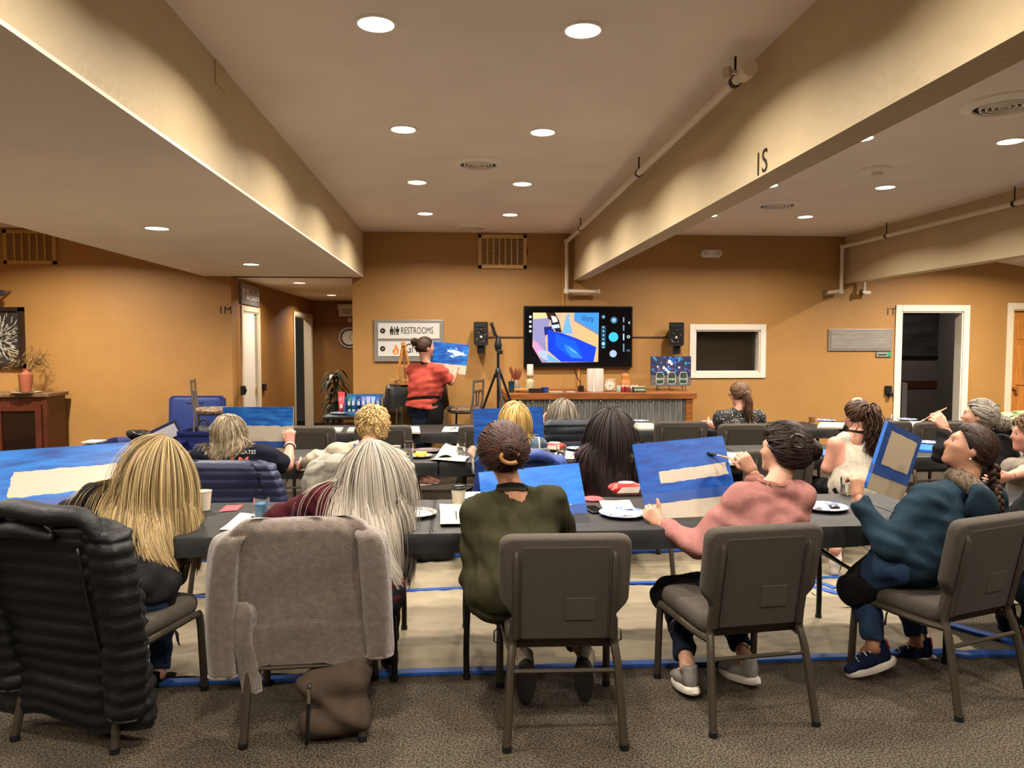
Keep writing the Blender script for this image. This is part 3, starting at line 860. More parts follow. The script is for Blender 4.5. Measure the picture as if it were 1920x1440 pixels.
# ================================================================ tables
TCLOTH = mat('black_plastic_cloth', '2B2A29', rough=.55, spec=.3, noise=.1, nscale=6, bump=.06, bscale=5)
LEGM = mat('table_leg', '14120F', rough=.4, metal=.4)
TTOP = mat('table_top', '6B665E', rough=.6)
TZ = .742
def table(x0, x1, y0, y1, label, seed, drop=.10, lab_c=''):
    w, d = x1 - x0, y1 - y0
    g = empty('folding_table', ((x0 + x1) / 2, (y0 + y1) / 2, 0), label=label, cat='table', group='folding tables')
    mb = MB(); mb.box((0, 0, TZ - .03), (w - .02, d - .02, .045), bev=.01); mb.build('tabletop', TTOP, g)
    for sx in (-1, 1):
        xl = sx * (w / 2 - .17)
        for sy in (-1, 1):
            yl = sy * (d / 2 - .075)
            P = smooth_path([(xl - sx * .02, yl - sy * .0, TZ - .05), (xl - sx * .015, yl, .5), (xl + sx * .0, yl + sy * .01, .2), (xl + sx * .0, yl + sy * .012, .012)], 10)
            mb = MB(); mb.tube(P, .0155, 10); mb.build('leg', LEGM, g, smooth=True)
            mb = MB(); mb.cyl((P[-1][0], P[-1][1], .03), (P[-1][0], P[-1][1], 0), .019, 10); mb.build('foot_cap', BLACKP, g)
        mb = MB(); mb.tube([(xl - sx * .015, -d / 2 + .08, .42), (xl - sx * .015, d / 2 - .08, .42)], .011, 8); mb.build('leg_brace', LEGM, g, smooth=True)
        mb = MB(); mb.tube([(xl - sx * .015, 0, .42), (xl - sx * .4, 0, TZ - .06)], .009, 8); mb.build('folding_strut', LEGM, g, smooth=True)
    # fitted black plastic cloth: wavy skirt
    r = np.random.default_rng(seed)
    nx = max(24, int(w / .045)); ny = 18
    pts = [(x, -d / 2) for x in np.linspace(-w / 2, w / 2, nx)] + [(w / 2, y) for y in np.linspace(-d / 2, d / 2, ny)[1:]] + \
          [(x, d / 2) for x in np.linspace(w / 2, -w / 2, nx)[1:]] + [(-w / 2, y) for y in np.linspace(d / 2, -d / 2, ny)[1:-1]]
    pts = np.array(pts); k = len(pts)
    nrmls = np.array([nrm(np.sign(p) * (np.abs(np.abs(p) - np.array([w / 2, d / 2])) < 1e-6)) for p in pts])
    s = np.arange(k) / k * (2 * w + 2 * d)
    wav = .5 * np.sin(s * 21 + seed) + .5 * np.sin(s * 9 + 2 * seed)
    mb = MB()
    x = np.linspace(-w / 2, w / 2, 40); y = np.linspace(-d / 2, d / 2, 12)
    rings = []
    for off, z in ((-.012, TZ + .003), (.004, TZ - .002), (.010, TZ - .02), (.012, TZ - drop * .55), (.014, TZ - drop)):
        ww = wav * (0 if z > TZ - .03 else .006 if z > TZ - drop * .9 else .012)
        zz = z + (.01 * np.sin(s * 5 + seed) if z < TZ - drop * .9 else 0)
        rings.append(np.c_[pts + nrmls * (off + ww[:, None]), np.broadcast_to(zz, k)])
    V = np.concatenate(rings)
    F = []
    for i in range(len(rings) - 1):
        F += [(i * k + q, i * k + (q + 1) % k, (i + 1) * k + (q + 1) % k, (i + 1) * k + q) for q in range(k)]
    mb.add(V, F); 
    # top with creases
    X, Y = np.meshgrid(np.linspace(-w / 2 + .012, w / 2 - .012, 80), np.linspace(-d / 2 + .012, d / 2 - .012, 30), indexing='ij')
    Z = np.zeros_like(X)
    for _ in range(6):
        a = r.uniform(0, PI); c0 = r.uniform(-w / 2, w / 2); t = (X - c0) * math.cos(a) + Y * math.sin(a); l = -(X - c0) * math.sin(a) + Y * math.cos(a)
        Z += .006 * np.exp(-(t / .018) ** 2) * np.exp(-(l / r.uniform(.1, .35)) ** 2)
    i = np.arange(X.size).reshape(X.shape)
    Q = np.stack([i[:-1, :-1], i[1:, :-1], i[1:, 1:], i[:-1, 1:]], -1).reshape(-1, 4)
    mb.add(np.stack([X, Y, TZ + .003 + Z], -1).reshape(-1, 3), Q)
    o = mb.build('tablecloth', TCLOTH, smooth=True, label=lab_c, cat='tablecloth', group='black plastic tablecloths')
    o.location = g.location
    return g
R1, R2, R3 = (3.5, 4.26), (5.62, 6.38), (7.5, 8.26)
for (x0, x1, rr, lab, labc, sd) in (
    (-2.58, -.15, R1, 'folding table in front of the blonde and the silver-haired painters', 'black cloth on the front left table with the white paper cup', 1),
    (-.14, 2.30, R1, 'folding table in front of the olive sweater and the pink sweatshirt', 'black cloth on the front middle table with the red wipes', 2),
    (2.32, 4.7, R1, 'folding table at the front right picture edge', 'black cloth on the front right table', 3),
    (-2.65, -.17, R2, 'second-row folding table in front of the printed navy T-shirt', 'black cloth on the second-row left table', 4),
    (-.15, 2.27, R2, 'second-row folding table in front of the plaid shirt', 'black cloth on the second-row middle table', 5),
    (2.29, 4.7, R2, 'second-row folding table in front of the cream tank top', 'black cloth on the second-row right table', 6),
    (-2.1, .35, R3, 'third-row folding table with white papers near the instructor', 'black cloth on the third-row left table', 7),
    (.95, 1.55, R3, 'short third-row table in front of the grey bob', 'black cloth on the short third-row table', 8),
    (1.57, 3.98, R3, 'third-row folding table in front of the dotted blouse', 'black cloth on the third-row middle table', 9),
    (4.25, 6.6, R3, 'third-row folding table before the dark doorway', 'black cloth on the third-row right table', 10)):
    table(x0, x1, *rr, lab, sd, lab_c=labc)

# ================================================================ counter at the back wall
BARW = mat('bar_wood', '9A5A22', rough=.4, noise=.35, nscale=5, stretch=(.6, 6, 6), color2='6A3A14')
CORR = mat('corrugated_steel', '8B8A86', rough=.45, metal=.7, noise=.3, nscale=6, stretch=(4, 1, .7))
BY0, BY1, BZ = 8.58, 9.48, 1.065
bx0, bx1 = W(948, 740, BY0)[0], W(1307, 740, BY0)[0]
g = empty('serving_counter', ((bx0 + bx1) / 2, (BY0 + BY1) / 2, 0), label='counter with orange wood top and corrugated steel front against the back wall', cat='counter')
gx = (bx0 + bx1) / 2; gy = (BY0 + BY1) / 2
MB().box2((bx0 - gx, BY0 - gy, BZ - .075), (bx1 - gx, BY1 - gy, BZ), bev=.006).build('countertop', BARW, g)
MB().box2((bx0 - gx + .04, BY0 + .06 - gy, 0), (bx1 - gx - .08, BY1 - gy - .02, BZ - .075)).build('body', mat('bar_body', '5A3A1C', rough=.6), g)
px1 = W(1287, 760, BY0)[0]
MB().box2((px1 - gx, BY0 + .02 - gy, 0), (px1 - gx + .085, BY0 + .12 - gy, BZ - .075), bev=.004).build('corner_post', BARW, g)
n = 330
xs = np.linspace(bx0 + .05, px1, n); yv = BY0 + .045 + .011 * np.sin(xs * 2 * PI / .068)
V = np.concatenate([np.c_[xs - gx, yv - gy, np.full(n, .02)], np.c_[xs - gx, yv - gy, np.full(n, BZ - .077)]])
mb = MB(); mb.add(V, [(i, i + 1, n + i + 1, n + i) for i in range(n - 1)]); mb.build('corrugated_front', CORR, g, smooth='all')
for k in range(14):
    x = bx0 + .12 + k * .2
    if x < px1 - .03:
        mb = MB(); mb.lathe([(.001, .006), (.008, .004), (.011, 0)], (0, 0, 0), 8, R=np.array([[1, 0, 0], [0, 0, -1], [0, 1, 0]]), cap1=False)
        mb.build('screw', mat('chrome'), g).location = (x - gx, BY0 + .03 - gy, BZ - .1)

# television
BLK = mat('screen_black', '050508', rough=.15)
a, b = W(982, 690, WY - .08), W(1187, 574, WY - .08)
tw, th = b[0] - a[0], b[2] - a[2]
g = empty('television', ((a[0] + b[0]) / 2, WY - .04, a[2]), label='large wall screen showing a phone camera view of the blue painting', cat='television')
MB().box((0, 0, th / 2), (tw, .06, th), bev=.006).build('casing', BLACKP, g)
MB().box((0, .03, th / 2), (.4, .02, .3)).build('wall_mount', DARKM, g)
sc = MB(); SCM = []
def scol(h, s=1.15):
    m = mat('screen_' + h, '000000', rough=.3, emit=h, estr=s)
    if m not in SCM: SCM.append(m)
    return SCM.index(m)
# photo coordinates of the shown picture (1920 px zoom of 960..1320 x 560..830)
def sp(x, y):
    p = W(960 + x * 360 / 1920, 560 + y * 270 / 1440, WY - .075)
    return np.array([p[0] - (a[0] + b[0]) / 2, p[2] - a[2]])
def poly(pts, h, lay, s=1.15):
    sc.slot(scol(h, s))
    P = np.array([sp(*q) for q in pts])
    sc.add(np.c_[P[:, 0], np.full(len(P), -.0315 - lay * .0004), P[:, 1]], [tuple(range(len(P)))])
def disc(x, y, r, h, lay, n=24, s=1.15): poly([(x + r * math.cos(t), y + r * math.sin(t)) for t in np.arange(n) * 2 * PI / n], h, lay, s)
MB().box((0, -.0305, th / 2), (tw - .03, .001, th - .03)).build('screen', BLK, g)
poly([(210, 140), (870, 140), (862, 632), (300, 640), (205, 480)], 'C9A98A', 0)
poly([(210, 140), (360, 140), (380, 190), (210, 205)], 'D9C48F', 1)
poly([(210, 205), (390, 190), (330, 400), (360, 640), (300, 640), (205, 430)], '8C86AE', 1)
poly([(340, 140), (430, 140), (470, 220), (430, 240), (360, 200)], '2A1A16', 2)
poly([(390, 170), (440, 180), (460, 230), (410, 240)], 'E8D8CC', 3)
poly([(390, 210), (470, 215), (500, 340), (440, 330), (395, 265)], '1A1C30', 2)
poly([(395, 265), (470, 255), (480, 290), (400, 300)], 'B9CCE8', 3)
poly([(318, 285), (400, 275), (420, 330), (330, 370)], '15246E', 3)
poly([(545, 170), (580, 150), (630, 350), (500, 350)], '6FA6CC', 2)
poly([(500, 140), (540, 140), (500, 340), (480, 300)], 'D7B089', 2)
poly([(570, 190), (600, 140), (650, 400), (620, 395)], 'E0A98A', 3)
poly([(625, 140), (870, 140), (866, 345), (622, 205)], '3A8BD8', 2)
poly([(622, 205), (866, 345), (866, 365), (618, 222)], '7A7890', 3)
poly([(620, 225), (866, 368), (862, 632), (815, 632), (840, 480), (610, 400)], 'D9AE78', 1)
poly([(355, 310), (500, 345), (640, 395), (845, 485), (815, 632), (490, 632), (360, 520)], '0A3AD8', 4)
poly([(430, 345), (640, 430), (700, 580), (600, 600), (440, 480)], '0A55EE', 5)
poly([(520, 450), (640, 520), (710, 600), (600, 590), (540, 520)], '2A7AEE', 6)
poly([(560, 470), (640, 530), (660, 560), (590, 520)], '5AA0F0', 7)
poly([(210, 415), (240, 430), (330, 530), (350, 600), (270, 580), (215, 500)], 'E890B8', 5)
poly([(250, 520), (350, 520), (360, 620), (300, 600)], 'A9B8EE', 6)
poly([(340, 540), (480, 632), (360, 632)], '6AA8EE', 5)
for (x, y, r, h) in ((915, 182, 22, '1E4C66'), (1020, 215, 36, '1C5A7C'), (1015, 383, 48, '38B4EE'), (1012, 550, 36, '9FB4E8')): disc(x, y, r, h, 1)
disc(1020, 215, 18, 'D8ECF8', 2); disc(1020, 215, 9, '124058', 3); disc(915, 182, 8, 'CFE6F2', 2)
poly([(893, 270), (938, 270), (938, 495), (893, 495)], '15425E', 1)
for y in (285, 325, 365, 405, 450, 488): disc(914, y, 8 if y != 450 else 17, 'A8D0E4', 2, 10)
for y in (182, 230, 278, 325): poly([(172, y - 11), (196, y - 11), (196, y + 11), (172, y + 11)], 'C8D4E4', 1)
for y0, y1, h in ((185, 235, '6888A8'), (265, 320, '6080A0'), (350, 415, '9AC4DC'), (450, 530, '6080A0')): poly([(1110, y0), (1124, y0), (1124, y1), (1110, y1)], h, 1)
poly([(1160, 240), (1178, 228), (1182, 233), (1169, 241), (1182, 250), (1178, 255)], 'E0E4E8', 1); disc(1165, 381, 15, 'E0E4E8', 1); disc(1165, 381, 9, '050508', 2)
for x in (1148, 1160, 1172): poly([(x, 508), (x + 6, 508), (x + 6, 528), (x, 528)], '5A78A0', 1)
sc.build('screen_image', SCM, g, recalc=False)
mb = MB(); p0, p1 = sp(690, 188), sp(820, 226)
u = nrm([p1[0] - p0[0], 0, p1[1] - p0[1]]); ctr = (p0 + p1) / 2
text_on(mb, 'IGNITE', .085, (ctr[0], -.0345, ctr[1]), u, np.cross((0, -1., 0), u), xs=.85 * .12 / .085 * np.linalg.norm(p1 - p0) / .36 if False else .62); mb.build('screen_lettering', mat('scr_dark', '0A1430', rough=.4), g, recalc=False)
# cable below the screen and power box
a2 = W(1085, 688, WY - .02); b2 = W(1085, 728, WY - .02)
tag(MB().box2((a2[0] - .014, WY - .03, b2[2]), (a2[0] + .014, WY, a2[2]), bev=.003).build('cable_raceway', RW), 'short cable raceway under the wall screen', 'raceway')
# speakers
def speaker(px0, px1, py0, py1, turn, label):
    a, b = W(px0, py1, WY - .2), W(px1, py0, WY - .2)
    w, h = (b[0] - a[0]), b[2] - a[2]
    w = min(w, h * .6)
    g = empty('wall_speaker', ((a[0] + b[0]) / 2, WY - .2, a[2]), turn, label=label, cat='speaker', group='wall speakers')
    ol = rounded_outline([(-w / 2, .02), (-w / 2 + .02, 0), (w / 2 - .02, 0), (w / 2, .02), (w / 2, h), (-w / 2, h)], .012, 3)
    mb = MB(); mb.prism(ol, (0, -.12, 0), (1, 0, 0), (0, 0, 1), (0, .2, 0)); mb.build('cabinet', mat('speaker_black', '0D0C0C', rough=.45), g)
    def ring(name, z, prof, m): 
        mb = MB(); mb.lathe(prof, (0, -.12, z), 24, R=np.array([[1, 0, 0], [0, 0, -1], [0, 1, 0]]), cap0=False); mb.build(name, m, g, smooth=True)
    ring('woofer', h * .36, [(.075, 0), (.07, .008), (.062, .002), (.03, -.03), (.026, -.02), (.001, -.012)], mat('cone', '1C1B1B', rough=.35))
    mb = MB(); mb.lathe([(.018, .0), (.012, .012), (.001, .015)], (0, -.125, h * .36), 14, R=np.array([[1, 0, 0], [0, 0, -1], [0, 1, 0]])); mb.build('dust_cap', mat('dust_cap', 'A8A49C', rough=.3), g, smooth=True)
    for k in range(4):
        t = k * PI / 2 + .5
        mb = MB(); mb.lathe([(.006, 0), (.004, .004), (.001, .004)], (.06 * math.cos(t), -.128, h * .36 + .06 * math.sin(t)), 8, R=np.array([[1, 0, 0], [0, 0, -1], [0, 1, 0]])); mb.build('screw', mat('dust_cap'), g)
    ring('tweeter', h * .66, [(.035, 0), (.03, .006), (.02, -.004), (.012, .004), (.001, .006)], mat('cone'))
    mb = MB(); mb.box((0, -.122, h * .84), (w * .7, .006, h * .12), bev=.002); mb.build('horn_slot', mat('slot_black', '020202', rough=.6), g)
    mb = MB(); mb.box((0, -.122, h * .7), (w * .75, .004, .006)); mb.build('trim_line', mat('slot_grey', '3A3836', rough=.4), g)
    mb = MB(); mb.box((.0, .0, -.05), (.09, .12, .1), bev=.008); mb.box((0, .12, -.03), (.06, .14, .05)); mb.build('bracket', mat('speaker_black'), g)
speaker(888, 915, 604, 648, 0, 'black wall speaker left of the screen')
speaker(1252, 1286, 605, 649, -.35, 'black wall speaker right of the screen, turned inwards')
# sign boards ------------------------------------------------------------
SIGNF = mat('sign_grey', '8A8580', rough=.35, metal=.3); SIGNW = mat('sign_white', 'D8D6D0', rough=.3); INK = mat('sign_ink', '14120F', rough=.5)
def signboard(px0, py0, px1, py1, panels, label):
    a, b = W(px0, py1, WY), W(px1, py0, WY)
    g = empty('directional_sign', (a[0], WY, a[2]), label=label, cat='sign')
    MB().box2((0, -.03, 0), (b[0] - a[0], 0, b[2] - a[2]), bev=.004).build('backing', SIGNF, g)
    for q in panels:
        p, r = W(q[0], q[3], WY - .03), W(q[2], q[1], WY - .03)
        MB().box2((p[0] - a[0], -.038, p[2] - a[2]), (r[0] - a[0], -.03, r[2] - a[2])).build('panel', SIGNW, g)
    return g, a
g, a = signboard(702, 600, 832, 678, [(709, 606, 824, 635), (709, 640, 824, 668)], 'grey framed wall sign with two white panels reading RESTROOMS and IGNITE')
def S3(x, y, off=.040):
    p = W(680 + x / 6, 560 + y / 6, WY - .03); return np.array([p[0] - a[0], -off, p[2] - a[2]])
def flat(mb, pts, off=.0395):
    V = [S3(x, y, off) for x, y in pts]; mb.add(V, [tuple(range(len(V)))])
def circ(mb, x, y, r, off=.0395, n=20): flat(mb, [(x + r * math.cos(t), y + r * math.sin(t)) for t in np.arange(n) * 2 * PI / n], off)
for y_ in (362, 563): mb = MB(); circ(mb, 226, y_, 30); mb.build('arrow_disc', INK, g, recalc=False)
mb = MB(); circ(mb, 326, 322, 10); flat(mb, [(310, 335), (342, 335), (352, 375), (342, 375), (342, 408), (330, 408), (328, 380), (324, 380), (322, 408), (310, 408), (310, 375), (304, 375)])
mb.build('woman_pictogram', INK, g, recalc=False); mb = MB(); flat(mb, [(354, 318), (366, 318), (366, 408), (354, 408)]); mb.build('divider_bar', INK, g, recalc=False)
mb = MB(); circ(mb, 392, 322, 10); flat(mb, [(372, 336), (412, 336), (412, 372), (404, 372), (404, 408), (394, 408), (394, 375), (390, 375), (390, 408), (380, 408), (380, 372), (372, 372)])
mb.build('man_pictogram', INK, g, recalc=False)
for s_, sz, cxx, cyy, wd in (('RESTROOMS', .12, 612, 362, 365), ('IGNITE', .17, 605, 563, 300)):
    V_, _f = text_geo(s_, sz); mb = MB(); text_on(mb, s_, sz, S3(cxx, cyy), (1, 0, 0), (0, 0, 1), xs=(S3(wd, 0) - S3(0, 0))[0] / np.ptp(V_[:, 0])); tag(mb.build('lettering', INK, g, recalc=False), kind='stuff')
for cx, cy, dx, dy in ((224, 362, 0, -1), (228, 563, -1, 0)):
    mb = MB(); px, py = -dy, dx
    flat(mb, [(cx + 12 * dx, cy + 12 * dy), (cx - 6 * dx + 12 * px, cy - 6 * dy + 12 * py), (cx - 2 * dx, cy - 2 * dy), (cx - 6 * dx - 12 * px, cy - 6 * dy - 12 * py)], .041)
    mb.build('arrow', SIGNW, g, recalc=False)
mb = MB(); flat(mb, [(372, 508), (388, 540), (392, 560), (402, 555), (408, 590), (398, 620), (372, 632), (345, 618), (335, 590), (345, 565), (356, 575), (362, 545)]); mb.build('flame', mat('flame_orange', 'C8742E', rough=.5), g, recalc=False)
mb = MB(); flat(mb, [(374, 560), (388, 590), (386, 615), (370, 625), (356, 612), (358, 590), (368, 592)], .041); mb.build('inner_flame', mat('flame_pale', 'E8B884', rough=.5), g, recalc=False)
# IGNITE sign over the hall door
p0, p1 = WX(449, 575, HXL), WX(482, 545, HXL)
z0, z1 = WX(449, 569, HXL)[2], WX(449, 531, HXL)[2]
g = empty('room_sign', (HXL, p0[1], z0), label='small IGNITE sign above the cream hall door', cat='sign')
L = p1[1] - p0[1]; H = z1 - z0
MB().box2((0, 0, 0), (.03, L, H), bev=.003).build('backing', SIGNF, g)
MB().box2((.03, .03, .07), (.036, L - .03, H - .06)).build('panel', SIGNW, g)
mb = MB(); text_on(mb, 'IGNITE', .17, (.0375, L * .62, H / 2), (0, 1, 0), (0, 0, 1), xs=.85); mb.build('lettering', INK, g, recalc=False)
mb = MB(); mb.add([(.0375, L * .2 + y, H / 2 + z) for y, z in ((0, .09), (.03, .02), (.03, -.05), (0, -.08), (-.03, -.05), (-.02, .0))], [tuple(range(6))]); mb.build('flame', mat('flame_red', 'B5704A', rough=.5), g, recalc=False)
# grey blank sign and small green label on the right wall
a, b = W(1552, 658, WY), W(1672, 617, WY)
g = empty('blank_sign', (a[0], WY, a[2]), label='blank brushed grey sign plate beside the dark doorway', cat='sign')
MB().box2((0, -.02, 0), (b[0] - a[0], 0, b[2] - a[2]), bev=.004).build('backing', SIGNF, g)
MB().box2((.03, -.026, .03), (b[0] - a[0] - .03, -.02, b[2] - a[2] - .03)).build('plate', mat('brushed', '9A948C', rough=.35, metal=.4, noise=.2, nscale=5, stretch=(1, 1, 8)), g)
a, b = W(1642, 669, WY), W(1670, 660, WY)
g = empty('label_plate', (a[0], WY, a[2]), label='small grey label with a green end under the blank sign', cat='sign')
MB().box2((0, -.02, 0), (b[0] - a[0], 0, b[2] - a[2])).build('plate', mat('label_grey', '7C8478', rough=.5), g)
MB().box2((b[0] - a[0] - .05, -.022, .005), (b[0] - a[0] - .005, -.02, b[2] - a[2] - .005)).build('green_end', mat('label_green', '1E8A58', rough=.5), g)
MB().box2((.02, -.022, .02), (b[0] - a[0] - .07, -.02, .035)).build('text_bar', INK, g)
# wall phone by the doorway, card readers by the hall door
for px, py, X, lab in ((1664, 731, None, 'small black wall device beside the dark doorway'), (453, 732, HXL, 'black wall device on the cream hall door frame'), (493, 726, HXL, 'small black switch plate beside the cream hall door')):
    if X is None: p = W(px, py, WY); d = (0, -1, 0)
    else: p = WX(px, py, X + .05 if px == 453 else X); d = (1, 0, 0)
    g = empty('wall_device', p, label=lab, cat='wall device')
    s = .9 if px != 493 else .75
    MB().box((d[0] * .02, d[1] * .02, 0), (.09 * s if X is None else .04, .04 if X is None else .11, .13 * s), bev=.006).build('body', BLACKP, g)
    if px != 493: MB().box((d[0] * .035 + (0 if X else .02), d[1] * .04, -.06 if X is None else 0), (.05, .05, .06), bev=.008).build('lower_block', BLACKP, g)
# hall clock, hall emergency lamp
p = W(655, 633, HY - .03)
g = empty('wall_clock', p, label='round white clock at the end of the hall', cat='clock')
RY_ = np.array([[1, 0, 0], [0, 0, -1], [0, 1, 0]])
MB().lathe([(.2, -.02), (.2, .02), (.18, .03), (.172, .015)], (0, 0, 0), 32, R=RY_, cap0=True, cap1=False).build('rim', WHITE, g, smooth=True)
MB().lathe([(.172, .01), (.135, .012)], (0, 0, 0), 32, R=RY_, cap0=False, cap1=False).build('band', mat('clock_band', '4A1E1A', rough=.5), g)
MB().lathe([(.136, .012), (.001, .012)], (0, 0, 0), 32, R=RY_, cap0=False).build('face', mat('clock_face', 'D8D0BE', rough=.5), g)
for an, ln in ((.6, .11), (2.4, .075)):
    MB().box((math.sin(an) * ln / 2, -.016, math.cos(an) * ln / 2), (.008, .003, ln), R=np.array([[math.cos(an), 0, math.sin(an)], [0, 1, 0], [-math.sin(an), 0, math.cos(an)]])).build('hand', INK, g)
p = W(650, 582, HY - .08)
g = empty('exit_light', p, label='white boxy emergency light above the hall clock', cat='emergency light')
MB().box((0, 0, 0), (.3, .12, .24), bev=.02).build('housing', WHITE, g)
MB().box((-.12, -.04, .06), (.1, .1, .12), bev=.02).build('lamp_head', WHITE, g); MB().box((.02, -.062, -.02), (.16, .006, .1)).build('grille', mat('grey_lens'), g)
g2 = W(656, 600, HY - .02)
tag(MB().lathe([(.05, 0), (.045, .02), (.001, .025)], g2, 16, R=RY_).build('door_bell', WHITE, smooth=True), 'small round white chime below the hall emergency light', 'chime')
# ================================================================ people
SKIN = {'a': mat('skin_light', 'C08F74', rough=.55, noise=.1, nscale=25), 'b': mat('skin_warm', 'B27F62', rough=.55, noise=.1, nscale=25),
        'c': mat('skin_pink', 'C48A74', rough=.55, noise=.14, nscale=30)}
EYE = EYE
EYEW = mat('eye_white', '9A948A', rough=.15); IRIS = mat('eye_iris', '2E2018', rough=.1)
LIPM = mat('lips', 'A8625A', rough=.4)
HAIRM = mat('hair_strands', '808080', rough=.5, vcol=True, spec=.2)

def frame(yaw, pitch=0, roll=0):
    "columns right, forward, up; yaw>0 turns to picture left; pitch>0 looks up; roll>0 tips the head to picture right"
    Mz = Matrix.Rotation(math.radians(yaw), 3, 'Z'); Mx = Matrix.Rotation(math.radians(pitch), 3, 'X'); My = Matrix.Rotation(math.radians(roll), 3, 'Y')
    return np.array(Mz @ My @ Mx)

def hand_field(w, d, th, side, curl=(25, 30, 20), thumb=.35, s=1.0, spread=.12, curls=None, tcurl=.4):
    "w wrist, d finger direction, th thumb-side direction, side 'L'/'R'"
    d = nrm(d); th = nrm(np.asarray(th, float) - d * (np.asarray(th, float) @ d))
    n = np.cross(th, d) if side == 'R' else np.cross(d, th)
    F = Field(); w = np.asarray(w, float)
    F.rc(w - d * .03 * s, w + d * .015 * s, .024 * s, .024 * s, .012, sq=(n, .8))
    tips = []
    for i, (o, L) in enumerate(zip((.029, .010, -.009, -.027), (.072, .081, .076, .060))):
        kn = w + d * (.088 - .004 * abs(i - 1) ** 1.5) * s + th * o * s
        F.rc(w + d * .012 * s + th * o * .55 * s, kn, .0165 * s, .0115 * s, .014)
        cu = curl if curls is None else curls[i]
        ang = 0; p = kn; sp = spread * (1.5 - i) / 1.5 * .5
        for a, f, r0, r1 in zip(cu, (.46, .30, .24), (.0098, .0088, .008), (.0088, .008, .0066)):
            ang += math.radians(a)
            dr = nrm(d * math.cos(ang) + n * math.sin(ang) + th * sp * math.cos(ang))
            q = p + dr * L * f * s
            F.rc(p, q, r0 * s, r1 * s, .004); p = q
        tips.append(p)
    b0 = w + d * .018 * s + th * .020 * s + n * .006 * s
    b1 = w + d * .052 * s + th * .046 * s + n * .016 * s
    F.rc(b0, b1, .016 * s, .0125 * s, .014)
    td = nrm(d * (1 - thumb) + th * thumb * .9 + n * tcurl * .5)
    b2 = b1 + td * .034 * s
    td2 = nrm(td + n * tcurl * .7 + d * .2)
    b3 = b2 + td2 * .027 * s
    F.rc(b1, b2, .0122 * s, .0105 * s, .006); F.rc(b2, b3, .0105 * s, .008 * s, .005)
    return F, tips, b3, n

def tubes_mesh(P, rad, col, n=3, flat=.6):
    "P (N,S,3) strands -> tapered n-sided tubes, col (N,S,3)"
    N, S, _ = P.shape
    T = np.gradient(P, axis=1); T /= np.linalg.norm(T, axis=-1, keepdims=True) + 1e-9
    ref = np.where(np.abs(T[..., 2:3]) < .9, np.array([0, 0, 1.]), np.array([1., 0, 0]))
    U = np.cross(T, ref); U /= np.linalg.norm(U, axis=-1, keepdims=True) + 1e-9
    Wv = np.cross(T, U)
    R = np.broadcast_to(rad, (N, S))[..., None, None]
    a = np.arange(n) * 2 * PI / n
    V = P[:, :, None] + R * (np.cos(a)[:, None] * U[:, :, None] + flat * np.sin(a)[:, None] * Wv[:, :, None])
    C = np.repeat(col[:, :, None], n, 2)
    base = np.arange(N)[:, None, None] * S * n + np.arange(S - 1)[None, :, None] * n
    q = np.arange(n); q2 = (q + 1) % n
    Q = np.stack([base + q, base + q2, base + n + q2, base + n + q], -1).reshape(-1, 4)
    return V.reshape(-1, 3), Q, C.reshape(-1, 3)

def ribbons_mesh(P, rad, col, ctr):
    "strands -> ridged ribbons lying flat on the head / back"
    N, S, _ = P.shape
    T = nrm_rows(np.gradient(P, axis=1))
    O = P - ctr; O[..., 2] = np.maximum(O[..., 2], -.02); O = O - T * (O * T).sum(-1, keepdims=True); O = nrm_rows(O)
    Wd = nrm_rows(np.cross(T, O))
    R = np.broadcast_to(rad, (N, S))[..., None]
    V = np.stack([P - Wd * R, P + O * R * .55, P + Wd * R], 2)
    C = np.repeat(col[:, :, None], 3, 2)
    base = np.arange(N)[:, None, None] * S * 3 + np.arange(S - 1)[None, :, None] * 3
    q = np.arange(2)
    Q = np.stack([base + q, base + q + 1, base + 3 + q + 1, base + 3 + q], -1).reshape(-1, 4)
    return V.reshape(-1, 3), Q, C.reshape(-1, 3)

def sim(p0, d0, steps, step, F, marg, grav=.22, curl=0.0, wave=0.0, rng=None, gather=None, gdir=(0, 0, -1)):
    p, d = p0.copy(), d0.copy()
    g = np.asarray(gdir, float)
    out = [p.copy()]
    N = len(p)
    ph = rng.uniform(0, 2 * PI, N)
    wa = nrm(np.array([1, .3, 0]))
    L = np.broadcast_to(step, (N,))[:, None]
    for i in range(steps):
        gg = grav if np.isscalar(grav) else grav[i]
        d = d * (1 - gg) + g * gg
        if gather is not None:
            o = gather[0] - p; o[:, 2] = 0
            wgt = np.clip((gather[0][2] + .04 - p[:, 2:3]) / .12, 0, 1)
            d = d + gather[1] * o * wgt
        d /= np.linalg.norm(d, axis=1, keepdims=True) + 1e-9
        q = p + d * L
        dist = F.at(q); bad = dist < marg
        if bad.any():
            n = F.grad(q[bad])
            q[bad] += n * (marg[bad] - dist[bad])[:, None]
        d2 = q - p
        d2 /= np.linalg.norm(d2, axis=1, keepdims=True) + 1e-9
        d = nrm_rows(.5 * d + .5 * d2)
        p = p + d2 * L
        dist = F.at(p); bad = dist < marg * .6
        if bad.any(): p[bad] += F.grad(p[bad]) * (marg[bad] * .6 - dist[bad])[:, None]
        out.append(p.copy())
    P = np.stack(out, 1)
    if wave:
        t = np.linspace(0, 1, steps + 1)
        side = np.array([1, 0, 0]); 
        P = P + wave * (t * np.sin(ph[:, None] * .35 + t * steps * float(np.mean(step)) * 55))[..., None] * side + wave * .6 * (t * np.cos(ph[:, None] + t * steps * float(np.mean(step)) * 48))[..., None] * np.array([0, 1, .3])
    return P

def nrm_rows(v): return v / (np.linalg.norm(v, axis=-1, keepdims=True) + 1e-9)

